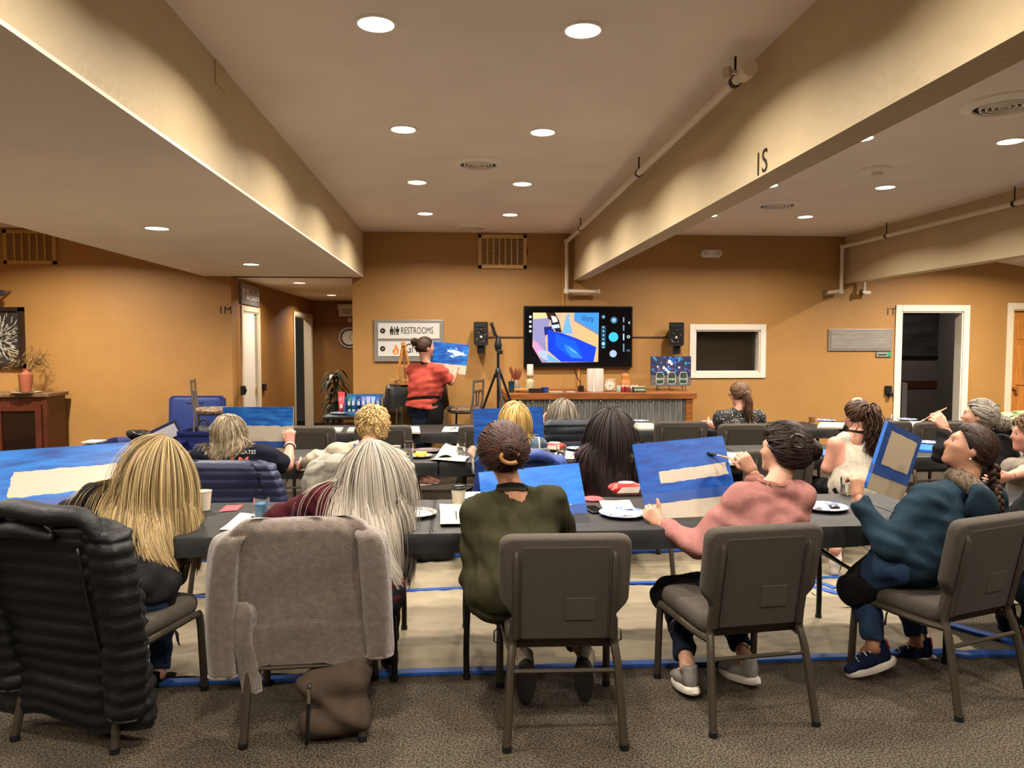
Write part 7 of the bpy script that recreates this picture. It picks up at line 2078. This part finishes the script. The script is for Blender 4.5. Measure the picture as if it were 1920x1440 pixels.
# things in the totes
def bag_blob(name, c, r, m, label, cat, seed=0, handle=None, R=None):
    F = Field(); F.el((0, 0, 0), np.array(r), R); rg = np.random.default_rng(seed)
    for k in range(4): F.fold.append((min(r) * .10, nrm(rg.normal(size=3)) * rg.uniform(1.2, 2.6) / min(r), rg.uniform(0, 6), 1))
    V, Q = F.mesh(min(r) / 6)
    g = empty(name, c, label=label, cat=cat); quad_mesh('body', V, Q, m, g)
    if handle is not None: mb = MB(); mb.tube(smooth_path(handle, 16), .012, 8); mb.build('strap', m, g, smooth='all')
    return g
bag_blob('black_bag', W(262, 815, 8.4), (.12, .1, .07), BLACKP, 'black case lying in the wide tote', 'bag', 1)
bag_blob('black_bag', W(382, 812, 8.55), (.10, .08, .10), mat('bag_black', '0E0E12', rough=.6), 'black bag with a loop handle in the narrow tote', 'bag', 2, [(-.06, 0, .05), (-.04, 0, .14), (.03, 0, .15), (.06, 0, .06)])
p = W(400, 812, 8.5); g = empty('folder', p, label='grey folder leaning in the narrow tote', cat='folder'); MB().box((0, 0, 0), (.16, .02, .26), R=np.array(Matrix.Rotation(.7, 3, 'Y')), bev=.003).build('cover', mat('folder_grey', '76747A', rough=.5), g); MB().box((.01, -.012, 0), (.1, .006, .18), R=np.array(Matrix.Rotation(.7, 3, 'Y'))).build('sleeve', mat('folder_clear', '9A9A9E', rough=.3), g)
p = W(308, 806, 8.6); g = empty('folder', p, label='dark folder leaning in the wide tote', cat='folder'); MB().box((0, 0, -.05), (.36, .03, .2), R=np.array(Matrix.Rotation(-.45, 3, 'Y')), bev=.003).build('cover', TOTD, g); MB().box((0.01, -.018, -.05), (.3, .006, .14), R=np.array(Matrix.Rotation(-.45, 3, 'Y'))).build('sleeve', mat('folder_clear'), g)
for px, lab in ((172, 'white paper stack edge left of the wide tote'),): 
    p = W(px + 5, 828, 8.3); tag(MB().box(p, (.18, .2, .02), bev=.003).build('paper_stack', PAPER), lab, 'paper')
    MB().box((0, 0, -(p[2] / 2) - .012), (.17, .19, p[2] - .025), bev=.01).build('carton', mat('carton_dark', '1A1A22', rough=.7), label='dark carton under the white papers by the left tote', cat='box').location = p
# metal bar stools
STM = mat('stool_metal', '6A6660', rough=.4, metal=.6); STF = mat('stool_fabric', '8A7A62', rough=.9, noise=.8, nscale=30, color2='4A2C22')
def stool(x, y, rz, sz, label):
    g = empty('bar_stool', (x, y, 0), rz, label=label, cat='stool', group='metal bar stools')
    bt = sz + .36
    mb = MB(); mb.lathe([(.001, sz - .03), (.19, sz - .03), (.2, sz), (.18, sz + .03), (.001, sz + .04)], n=28, cap1=False); mb.build('seat', STF, g, smooth=True)
    for sx in (-1, 1):
        mb = MB(); mb.tube(smooth_path([(sx * .17, -.20, bt), (sx * .17, -.185, sz + .1), (sx * .17, -.17, sz - .05), (sx * .2, -.22, 0)], 12), .013, 8); mb.build('back_post', STM, g, smooth=True)
        mb = MB(); mb.tube([(sx * .16, .15, sz - .03), (sx * .2, .2, 0)], .013, 8); mb.build('leg', STM, g, smooth=True)
        mb = MB(); mb.tube([(sx * .185, .18, .3), (sx * .185, -.20, .3)], .009, 8); mb.build('side_rung', STM, g)
        mb = MB(); mb.tube([(sx * .05, -.186, bt - .14), (sx * .03, -.178, sz + .04)], .009, 8); mb.build('slat', STM, g)
    for z, y_ in ((bt - .02, -.199), (bt - .14, -.19)): MB().box((0, y_, z), (.34, .018, .03), bev=.004).build('back_rail', STM, g)
    for y_ in (.18, -.2): mb = MB(); mb.tube([(-.185, y_, .3), (.185, y_, .3)], .009, 8); mb.build('foot_rung', STM, g)
    mb = MB(); mb.tube([(.16 * math.cos(t), .16 * math.sin(t), sz - .035) for t in np.arange(20) * 2 * PI / 20], .012, 8, closed=True); mb.build('seat_ring', STM, g, smooth='all')
    return g
p = W(398, 770, 8.75); stool(p[0], 8.75, -1.35, W(400, 769, 8.75)[2], 'metal bar stool before the navy tote lid on the left')
p = W(872, 768, 8.95); stool(p[0] - .02, 8.98, 1.2, W(865, 768, 8.9)[2], 'metal bar stool with patterned seat between instructor and tripod')
# ================================================================ instructor's corner
PINE = mat('pine', 'A87236', rough=.5, noise=.2, nscale=10, stretch=(5, 5, .8))
px0, px1 = W(724, 730, 9.05)[0], W(838, 730, 9.05)[0]; pz = W(780, 722, 9.0)[2]
g = empty('pub_table', ((px0 + px1) / 2, 9.12, 0), label='high pub table behind the instructor', cat='table')
hw = (px1 - px0) / 2
MB().box((0, 0, pz - .03), (hw * 2 - .04, .5, .03), bev=.008).build('tabletop', TTOP, g)
for x in (-.24, -.18): mb = MB(); mb.tube([(x, 0, pz - .04), (x, 0, .05)], .02, 12); mb.build('pole', mat('chrome'), g, smooth=True)
mb = MB(); mb.lathe([(.25, 0), (.25, .02), (.05, .05), (.001, .05)], (-.2, 0, 0), 28, cap1=False); mb.build('base', mat('chrome'), g, smooth=True)
SATIN = mat('black_satin', '0C0B0D', rough=.35, bump=.2, bscale=8)
secs = [((0, 0, pz + .004 - d), (hw - .01 + e, 0, 0), (0, .26 + e, 0), 0) for d, e in ((0, -.03), (.004, 0), (.03, .012), (.12, .02), (.22, .03))]
mb = MB(); loft(mb, secs, 60, 4.5, ripple=.0); V = mb.v[0]
low = np.clip((pz - V[:, 2]) / .22, 0, 1)
ang = np.arctan2(V[:, 1] / .26, V[:, 0] / hw)
V[:, 2] += -low * (.10 * np.clip(np.abs(np.sin(2 * ang)) - .3, 0, 1) - .02 * np.sin(ang * 9)); V[:, :2] *= (1 + .04 * low * np.sin(ang * 11))[:, None]
o = mb.build('table_drape', SATIN, smooth='all', label='black satin cloth draped over the high pub table', cat='tablecloth'); o.location = ((px0 + px1) / 2, 9.12, 0)
# easel
ez = pz + .008; ap = W(756, 645, 9.1)
g = empty('easel', (ap[0], 9.1, ez), label='wooden tabletop easel behind the instructor', cat='easel')
H = ap[2] - ez
for x0, x1_, y1 in ((0, -.09, -.06), (0.01, .12, -.06), (0, .02, .14)): mb = MB(); mb.tube([(x0, 0, H), (x1_, y1, 0)], .016, 4); mb.build('leg', PINE, g)
MB().box((.02, -.06, .05), (.36, .05, .02), bev=.003).build('ledge', PINE, g); MB().box((0, -.01, H), (.05, .04, .05), bev=.005).build('head_block', PINE, g); MB().box((.015, -.035, H * .45), (.15, .012, .025)).build('crossbar', PINE, g)
p = W(747, 721, 8.95); g = empty('water_glass', (p[0], 8.98, pz + .008), label='clear glass of brushes on the black pub table', cat='glass'); MB().lathe([(.001, 0), (.03, 0), (.035, .1), (.031, .1), (.027, .008), (.001, .008)], n=20, cap1=False).build('glass_wall', GL, g, smooth=True)
p = W(755, 721, 8.9); g = empty('paper_plate', (p[0] + .03, 8.93, pz + .008), label='small wooden palette on the black pub table', cat='palette'); MB().lathe([(.001, 0), (.09, 0), (.095, .008), (.001, .008)], n=28, cap1=False).build('board', PINE, g)
# tripod
TB = mat('tripod_black', '0C0B0B', rough=.4)
Ty = 8.35; tx = W(934, 700, Ty)[0]
g = empty('tripod', (tx, Ty, 0), label='black camera tripod standing before the counter', cat='tripod')
zt = W(934, 655, Ty)[2]; zc = W(934, 700, Ty)[2]
mb = MB(); mb.tube([(0, 0, .5), (0, 0, zt)], .016, 10); mb.build('centre_column', TB, g, smooth=True)
MB().lathe([(.03, -.05), (.035, 0), (.03, .05), (.02, .06)], (0, 0, zc), 14).build('crown', TB, g, smooth=True)
for a in (2.75, .35, -1.4):
    d = np.array([math.cos(a), math.sin(a), 0]); foot = d * .52
    mb = MB(); mb.tube([d * .03 + (0, 0, zc), d * .28 + (0, 0, zc * .5)], .014, 8); l = mb.build('leg', TB, g, smooth=True); mb = MB(); mb.tube([d * .27 + (0, 0, zc * .52), foot + (0, 0, .01)], .010, 8); mb.build('leg_extension', TB, l, smooth=True)
mb = MB(); mb.tube([(0, 0, zt - .02), (0, 0, zt + .04), (0, 0, zt + .08), (.005, 0, zt + .15)], [.03, .045, .035, .02], 12); mb.build('pan_head', TB, g, smooth=True)
mb = MB(); mb.box((.02, -.03, zt - .03), (.06, .02, .05), bev=.005); mb.build('knob_plate', TB, g)
hp = W(928, 628, Ty) - np.array([tx, Ty, 0]); hq = W(922, 607, Ty) - np.array([tx, Ty, 0])
mb = MB(); mb.tube([(.005, 0, zt + .14), hp], .010, 8); mb.build('arm', TB, g)
mb = MB(); mb.box((hp + hq) / 2, (.035, .09, np.linalg.norm(hq - hp) + .03), R=np.array(Matrix.Rotation(-.32, 3, 'Y')), bev=.006); mb.build('phone_clamp', TB, g)
# supply table with tubes
sy = 9.15; sz_ = W(640, 777, sy)[2]; sx0, sx1 = W(612, 780, sy)[0], W(722, 780, sy)[0]
g = empty('supply_table', ((sx0 + sx1) / 2, sy, 0), label='low black supply table left of the instructor', cat='table')
MB().box((0, 0, sz_ - .02), (sx1 - sx0, .5, .04), bev=.008).build('tabletop', BLACKP, g)
for x in (-1, 1):
    for y in (-.2, .2): MB().box((x * ((sx1 - sx0) / 2 - .05), y, (sz_ - .04) / 2), (.035, .035, sz_ - .04)).build('leg', BLACKP, g)
MB().box((0, 0, .35), (sx1 - sx0 - .08, .4, .02)).build('lower_shelf', BLACKP, g)
a, b = W(650, 790, 9.3), W(719, 741, 9.3)
g = empty('display_tray', ((a[0] + b[0]) / 2, 9.28, sz_), label='blue cardboard display tray of paint tubes', cat='tray')
MB().box((0, 0.04, .12), (b[0] - a[0], .02, .24), bev=.003).build('back_card', mat('display_blue', '2A5A8A', rough=.5), g); MB().box((0, -.06, .015), (b[0] - a[0], .2, .03)).build('tray_base', mat('display_blue'), g)
for x in (-1, 1): MB().box((x * (b[0] - a[0]) / 2, -.05, .1), (.012, .18, .2)).build('side_card', mat('display_yellow' if x > 0 else 'display_blue', 'B08A2A' if x > 0 else '2A5A8A', rough=.5), g)
tubes = [(642, 'B03040'), (655, '1E5A48'), (663, '1E6AA0'), (673, '141E60'), (682, '5A6AA8'), (691, '8A84B8'), (700, '6A90B8'), (709, '2A4A9A')]
for i, (px, hx) in enumerate(tubes):
    p = W(px, 780, 9.2); z0 = sz_ + (.034 if i else .004)
    s = 1.5 if i == 0 else 1.0
    nm = ('red', 'green', 'sky blue', 'navy', 'slate blue', 'lilac', 'pale blue', 'royal blue')[i]
    g = empty('paint_tube', (p[0], 9.15 if i == 0 else 9.2, z0), label=f'{nm} paint tube standing on the supply table', cat='paint tube', group='paint tubes')
    mb = MB(); loft(mb, [((0, 0, .03), (.022 * s, 0, 0), (0, .022 * s, 0), 0), ((0, 0, .1), (.025 * s, 0, 0), (0, .02 * s, 0), 0), ((0, 0, .18 * s), (.028 * s, 0, 0), (0, .004, 0), 0)], 16, 2.2, cap1=True); mb.build('tube_body', mat('tube_' + hx, hx, rough=.35), g, smooth='all')
    MB().lathe([(.016, 0), (.016, .03), (.001, .03)], n=14).build('cap', mat('tube_cap', 'C4C0B8', rough=.4), g); MB().box((0, -.022 * s, .10), (.03, .003, .05)).build('label', mat('tube_label', 'AEB4BC', rough=.5), g)
plate(640, 776, .13, 'blue patterned plate on the supply table', PLW, PLB, z=sz_ + .002)
# plant in the hall
g = empty('potted_plant', (W(668, 740, 10.3)[0] - .28, 10.3, 0), label='dark spiky dracaena plant at the hall corner', cat='plant')
MB().lathe([(.001, 0), (.14, 0), (.18, .34), (.16, .34), (.13, .3), (.001, .3)], n=24, cap1=False).build('pot', mat('pot_dark', '2A2018', rough=.5), g, smooth=True)
mb = MB(); mb.tube([(0, 0, .28), (.02, 0, .7), (-.02, .0, 1.2)], [.03, .025, .018], 8); mb.build('stem', mat('stem_brown', '4A3826', rough=.9), g)
LEAF = mat('leaf_dark', '14261A', rough=.4, noise=.3, nscale=8); rg = np.random.default_rng(3)
for k in range(64):
    z0 = rg.uniform(.55, 1.25); t = rg.uniform(0, 2 * PI); L = rg.uniform(.2, .31); d = np.array([math.cos(t), math.sin(t), 0]); s = np.array([-d[1], d[0], 0]); up = rg.uniform(.2, 1.0)
    V = []; n = 6
    for i in range(n + 1):
        a = i / n; c = np.array([0, 0, z0]) + d * L * a + np.array([0, 0, up * L * a - (up + .6) * L * a * a])
        wv = .022 * math.sin(PI * min(1, a * .9 + .12)) ** .8
        V += [c - s * wv, c + (0, 0, -.004), c + s * wv]
    F = [(i * 3 + j, i * 3 + j + 1, i * 3 + j + 4, i * 3 + j + 3) for i in range(n) for j in range(2)]
    MB().add(V, F).build('leaf', LEAF, g, smooth='all', recalc=False)
# ================================================================ on the counter
def bar(px, py, Y=8.95): p = W(px, py, Y); p[2] = BZ + .002; return p
g = empty('vase', bar(968, 722), label='pale glass vase of rust dried leaves on the counter', cat='vase')
MB().lathe([(.001, 0), (.035, 0), (.045, .04), (.025, .13), (.02, .14), (.017, .13), (.03, .04), (.001, .01)], n=20, cap1=False).build('body', mat('frosted_vase', '9A8E80', rough=.2, trans=.4), g, smooth=True)
tg = empty('dried_leaves', bar(968, 722) + (0, 0, .10), label='rust coloured dried leaves in the counter vase', cat='dried flowers'); rg = np.random.default_rng(6)
for k in range(12):
    t = rg.uniform(-.5, .5); d = nrm([math.sin(t) + .05, rg.normal(0, .15), math.cos(t)]); s = nrm(np.cross(d, [0, 1, 0.])); L = rg.uniform(.12, .24)
    V = []
    for i in range(6):
        a = i / 5; c = d * L * a * 1.0; wv = .016 * math.sin(PI * min(1, a * .92 + .06)); V += [c - s * wv, c + (0, -.006, 0), c + s * wv]
    MB().add(V, [(i * 3 + j, i * 3 + j + 1, i * 3 + j + 4, i * 3 + j + 3) for i in range(5) for j in range(2)]).build('leaf', mat('rust_leaf', '6A2A14', rough=.8), tg, smooth='all', recalc=False)
g = empty('tumbler', bar(959, 732, 8.75), label='dark teal straw tumbler at the left end of the counter', cat='tumbler')
MB().lathe([(.001, 0), (.03, 0), (.038, .12), (.04, .13), (.03, .135), (.001, .135)], n=20, cap1=False).build('body', mat('teal_tumbler', '12333A', rough=.3), g, smooth=True); mb = MB(); mb.tube([(0, 0, .13), (.006, 0, .2)], .004, 8); mb.build('straw', BLACKP, g)
g = empty('candle_holder', bar(994, 725, 9.0), label='cream turned candle holder on the counter', cat='candle holder')
MB().lathe([(.001, 0), (.055, 0), (.058, .01), (.055, .03), (.06, .06), (.058, .12), (.03, .15), (.028, .165), (.05, .18), (.055, .2), (.05, .205), (.001, .205)], n=28, cap1=False).build('body', mat('holder_cream', 'A89878', rough=.6, noise=.3, nscale=12), g, smooth=True)
g = empty('candle', bar(994, 725, 9.0) + (0, 0, .206), label='white pillar candle on the turned holder', cat='candle'); MB().lathe([(.001, 0), (.04, 0), (.04, .115), (.036, .12), (.001, .117)], n=24, cap1=False).build('wax', mat('wax', 'B8B0A4', rough=.5), g, smooth=True); mb = MB(); mb.tube([(0, 0, .115), (.002, 0, .128)], .002, 6); mb.build('wick', BLACKP, g)
g = empty('wooden_board', bar(988, 727, 8.82), label='wooden board with small paint pots on the counter', cat='board'); MB().box((0, 0, .03), (.34, .16, .018), bev=.004).build('board', PINE, g)
for x in (-.15, .15): MB().box((x, 0, .011), (.03, .14, .02)).build('foot', PINE, g)
for k in range(5): MB().lathe([(.012, 0), (.012, .012), (.001, .012)], (-.12 + k * .055, -.02 + .03 * (k % 2), .04), 12).build('paint_pot', mat('pot_cream', '9A8A6A', rough=.5), g)
g = empty('black_box', bar(1005, 733, 8.7), label='flat black box on the counter', cat='box'); MB().box((0, 0, .022), (.17, .1, .04), bev=.004).build('body', BLACKP, g); MB().box((0, 0, .045), (.172, .102, .01), bev=.002).build('lid', BLK, g)
g = empty('blue_cup', bar(1022, 732, 8.75), label='squat blue cup on the counter', cat='cup'); MB().lathe([(.001, 0), (.036, 0), (.042, .05), (.046, .052), (.046, .06), (.04, .058), (.034, .01), (.001, .01)], n=20, cap1=False).build('cup_wall', mat('cup_blue', '1A3A7A', rough=.4), g, smooth=True)
for k, (px, lab) in enumerate(((1042, 'white paper lying on the counter left of the towel roll'), (1070, 'white lid lying on the counter by the power plug'))):
    p = bar(px, 734, 8.72); tag(MB().box(p + (0, 0, .005), (.16 - .06 * k, .08, .008), bev=.002).build('paper_pad', PAPER), lab, 'paper')
g = empty('power_adapter', bar(1089, 731, 8.9), label='black power adapter on the counter below the screen', cat='adapter'); MB().box((0, 0, .035), (.07, .05, .07), bev=.008).build('body', BLACKP, g); MB().tube(smooth_path([(0, .02, .06), (0, .1, .12), (0, .3, .16), (0, .5, .25)], 12), .006, 6).build('cable', BLACKP, g)
g = empty('paper_towel_roll', bar(1116, 732, 8.85), label='white paper towel roll standing on the counter', cat='paper towel'); MB().lathe([(.022, 0), (.098, 0), (.1, .005), (.1, .27), (.098, .275), (.022, .275), (.02, .27), (.02, .005)], n=40, cap0=False, cap1=False).build('roll', mat('towel_white', 'BDB6AA', rough=.95, bump=.2, bscale=120), g, smooth=True)
MB().lathe([(.021, .002), (.021, .274)], n=20, cap0=False, cap1=False).build('tube_core', mat('cardboard', '7A5A38', rough=.9), g); mb = MB(); mb.add([(-.02, -.1, 0), (-.02, -.1, .275), (-.045, -.103, .275), (-.045, -.103, 0)], [(0, 1, 2, 3)]); mb.build('loose_edge', mat('towel_white'), g)
g = empty('table_clock', bar(1142, 730, 8.9), label='square wooden clock beside the paper towels', cat='clock'); s = .155
MB().box((0, 0, s / 2), (s, .06, s), bev=.006).build('case', mat('clock_wood', 'A08458', rough=.5), g)
MB().lathe([(.062, 0), (.058, .006), (.055, .002), (.001, .002)], (0, -.03, s / 2), 28, R=RY_, cap0=False).build('face', mat('clock_face'), g, smooth=True)
for k in range(12): a = k * PI / 6; MB().box((math.sin(a) * .045, -.0335, s / 2 + math.cos(a) * .045), (.004, .002, .010), R=np.array(Matrix.Rotation(a, 3, 'Y'))).build('tick', INK, g)
for a, L in ((2.0, .03), (3.3, .042)): MB().box((math.sin(a) * L / 2, -.035, s / 2 + math.cos(a) * L / 2), (.004, .002, L), R=np.array(Matrix.Rotation(a, 3, 'Y'))).build('hand', INK, g)
g = empty('pumpkin', bar(1172, 725, 9.05), label='small orange gourd-shaped pumpkin on the counter', cat='pumpkin'); PK = mat('pumpkin_orange', 'A8682A', rough=.5)
n = 48; t = np.arange(n) * 2 * PI / n; V = []
for r, z in ((.001, .0), (.05, .0), (.07, .04), (.072, .08), (.055, .12), (.042, .145), (.048, .17), (.04, .2), (.015, .215), (.001, .212)): V.append(np.c_[r * (1 + .09 * np.cos(t * 8)) * np.cos(t), r * (1 + .09 * np.cos(t * 8)) * np.sin(t), np.full(n, z)])
MB().add(np.concatenate(V), [(i * n + q, i * n + (q + 1) % n, (i + 1) * n + (q + 1) % n, (i + 1) * n + q) for i in range(9) for q in range(n)]).build('body', PK, g, smooth='all'); mb = MB(); mb.tube([(0, 0, .205), (.006, 0, .235), (.016, 0, .255)], [.01, .007, .009], 8); mb.build('stalk', mat('stalk', '3A2A14', rough=.9), g)
jc = ['8A9A90', 'A83030', '7A2028', 'B8B0A8', '9AA8A0']
for i, px in enumerate((1160, 1168, 1176, 1185, 1193)):
    g = empty('paint_jar', bar(px, 732, 8.75 + .04 * (i % 2)), label=f'small glass paint jar on the counter, number {["one", "two", "three", "four", "five"][i]} from the left under the pumpkin' if False else f'{["grey-green", "red", "dark red", "white", "pale green"][i]} little paint jar in the cluster under the pumpkin', cat='paint jar', group='paint jars')
    MB().lathe([(.001, 0), (.024, 0), (.026, .01), (.026, .06), (.022, .066)], n=18).build('jar_wall', mat('jar_' + jc[i], jc[i], rough=.2), g, smooth=True); MB().lathe([(.024, .062), (.024, .078), (.001, .078)], n=18).build('lid', mat('jar_lid', 'B0AAA0', rough=.4), g)
g = empty('snack_box', bar(1198, 733, 8.72), label='dark green carton with white lettering on the counter', cat='box'); MB().box((0, 0, .03), (.145, .09, .06), bev=.002).build('carton', mat('carton_green', '1E3A22', rough=.5), g)
MB().box((0, 0, .062), (.147, .092, .008)).build('flap', mat('carton_pale', '9A9A84', rough=.6), g)
for k in range(6): MB().box((-.055 + k * .022, -.046, .03), (.013, .002, .02 if k % 2 else .026)).build('letter', mat('print_white'), g)
# jar painting on its stand
a, b = W(1220, 723, 9.0), W(1296, 668, 9.0)
PW, PH = b[0] - a[0], b[2] - a[2]
g = empty('jar_painting', ((a[0] + b[0]) / 2, 9.0, a[2]), label='painting of three jars of blue flowers on the counter', cat='painting')
MB().box((0, .01, PH / 2), (PW, .02, PH), bev=.002).build('canvas_board', mat('paint_night', '14183A', rough=.5, noise=.5, nscale=6, color2='2A2C48'), g)
mb = MB(); mb.add([(-PW / 2, -.001, 0), (PW / 2, -.001, 0), (PW / 2, -.001, PH * .30), (-PW / 2, -.001, PH * .36)], [(0, 1, 2, 3)]); mb.build('painted_table', mat('paint_grey', '5A5450', rough=.5, noise=.3, nscale=6, stretch=(1, 1, 8)), g)
rg = np.random.default_rng(8)
PM = [mat('pt_blue', '1E5AB0', rough=.5), mat('pt_white', 'C4C6CC', rough=.5), mat('pt_violet', '5A4A78', rough=.5), mat('pt_teal', '2A7AB0', rough=.5)]
fl = MB()
def flower(x, z, r, mi, lay):
    fl.slot(mi); k = 10; fl.add([(x + r * (1 + .25 * (j % 2)) * math.cos(j * 2 * PI / k), -.0015 - lay * .0004, z + r * (1 + .25 * (j % 2)) * math.sin(j * 2 * PI / k)) for j in range(k)], [tuple(range(k))])
for k in range(46): flower(rg.uniform(-PW * .47, PW * .47), rg.uniform(PH * .45, PH * .97), rg.uniform(.008, .021) , [0, 0, 1, 3, 2][k % 5], k % 7)
for k in range(26): 
    fl.slot(2); x = (-.31, .0, .3)[k % 3] * PW; x1_ = x + rg.normal(0, .1); z0 = PH * .38; z1_ = rg.uniform(PH * .55, PH * .9); fl.add([(x - .0015, -.0012, z0), (x + .0015, -.0012, z0), (x1_ + .0015, -.0012, z1_), (x1_ - .0015, -.0012, z1_)], [(0, 1, 2, 3)])
fl.build('painted_flowers', PM, g, recalc=False, kind='stuff')
JW = mat('pt_jarline', 'C4C4BC', rough=.5)
for i, (x, s_) in enumerate(zip((-.27 * PW, .02 * PW, .31 * PW), ('faith', 'hope', 'love'))):
    w2, h2 = PW * .095, PH * .40; z0 = PH * .05
    ol = [(x - w2, z0 + .03), (x - w2 + .012, z0), (x + w2 - .012, z0), (x + w2, z0 + .03), (x + w2, z0 + h2 * .75), (x + w2 * .8, z0 + h2 * .88), (x + w2 * .8, z0 + h2), (x - w2 * .8, z0 + h2), (x - w2 * .8, z0 + h2 * .88), (x - w2, z0 + h2 * .75)]
    mb = MB(); mb.add([(q[0], -.0018, q[1]) for q in ol], [tuple(range(len(ol)))]); mb.build('painted_jar', mat('pt_jarfill', '2C4A3A', rough=.5, noise=.6, nscale=40, color2='14201A'), g, recalc=False)
    mb = MB(); mb.tube([(q[0], -.003, q[1]) for q in ol], .0035, 4, closed=True); mb.build('jar_outline', JW, g)
    mb = MB(); text_on(mb, s_, .05, (x, -.0035, z0 + h2 * .45), (1, 0, 0), (0, 0, 1)); mb.build('jar_lettering', JW, g, recalc=False)
p = W(1258, 728, 9.0); g = empty('display_stand', (p[0], 9.0, BZ), label='black wire stand under the jar painting', cat='stand')
for x in (-.17, 0, .17): mb = MB(); mb.tube(smooth_path([(x, -.05, .03), (x, -.045, .004), (x, .06, .006), (x * .6, .09, .2)], 12), .005, 6); mb.build('wire_leg', BLACKP, g, smooth='all')
zst = a[2] - BZ - .004
mb = MB(); mb.tube([(-.19, -.02, zst), (.19, -.02, zst)], .006, 6); mb.build('support_bar', BLACKP, g)
for x in (-.17, .17): mb = MB(); mb.tube([(x, -.02, zst), (x * 1.05, -.035, .004)], .005, 6); mb.build('front_leg', BLACKP, g)
# ================================================================ floor things
BAGB = mat('nylon_black', '0D0D10', rough=.5, noise=.2, nscale=20, bump=.2, bscale=40)
p = G(808, 1052, 0); F = Field(); F.rc((-.09, 0, .1), (.09, 0, .1), .10, .10, .05); F.rc((-.08, 0, .22), (.08, 0, .22), .085, .085, .05)
F.cuts.append((np.array([0, 0, -1.]), .002)); F.fold.append((.006, np.array([30, 20, 25.]), 0, 1.5))
V, Q = F.mesh(.012); g = empty('backpack', p, label='black backpack on the drop cloth under the front tables', cat='bag'); quad_mesh('body', V, Q, BAGB, g)
mb = MB(); mb.tube(smooth_path([(.1, -.06, .28), (.17, -.05, .2), (.16, -.04, .06)], 12), .012, 6); mb.build('strap', BAGB, g, smooth='all')
SUEDE = mat('brown_suede', '3A2C20', rough=.9, noise=.25, nscale=14, bump=.3, bscale=120)
p = G(622, 1382, 0); g = empty('brown_bag', p, math.radians(3), label='brown suede bag with a metal zip under the taupe fleece', cat='bag')
F = Field(); F.rc((-.07, .0, .07), (.09, .0, .10), .075, .085, .06); F.rc((-.07, .02, .22), (.09, .02, .24), .07, .08, .06); F.cuts.append((np.array([0, 0, -1.]), .0)); F.fold.append((.008, np.array([16, 14, 26.]), 1, 1.5))
V, Q = F.mesh(.011); quad_mesh('body', V, Q, SUEDE, g)
mb = MB(); mb.tube(smooth_path([(-.075, -.085, .27), (-.082, -.085, .15), (-.09, -.082, .02)], 10), .008, 6); mb.build('zip_tape', BLACKP, g, smooth='all')
MB().box((-.076, -.098, .225), (.014, .008, .06), bev=.003).build('zip_pull', mat('chrome'), g)
# right side: green cloth on the table, person edge things
p = W(1905, 792, 7.4); F = Field(); F.el((0, 0, .05), np.array([.30, .16, .11])); F.cuts.append((np.array([0, 0, -1.]), .0))
for k in range(4): F.fold.append((.012, nrm(np.random.default_rng(k).normal(size=3)) * 28, k, 1.5))
V, Q = F.mesh(.014); p[2] = TZ + .006; g = empty('green_bag', p, label='crumpled green leaf-patterned bag at the right end of the third row', cat='bag'); quad_mesh('body', V, Q, mat('leaf_print', '9AA07A', rough=.8, noise=.9, nscale=26, color2='4A6A2A'), g)
mb = MB(); mb.tube(smooth_path([(-.2, -.1, .1), (-.12, -.14, .16), (.02, -.13, .15)], 10), .008, 6); mb.build('strap', mat('leaf_print'), g)
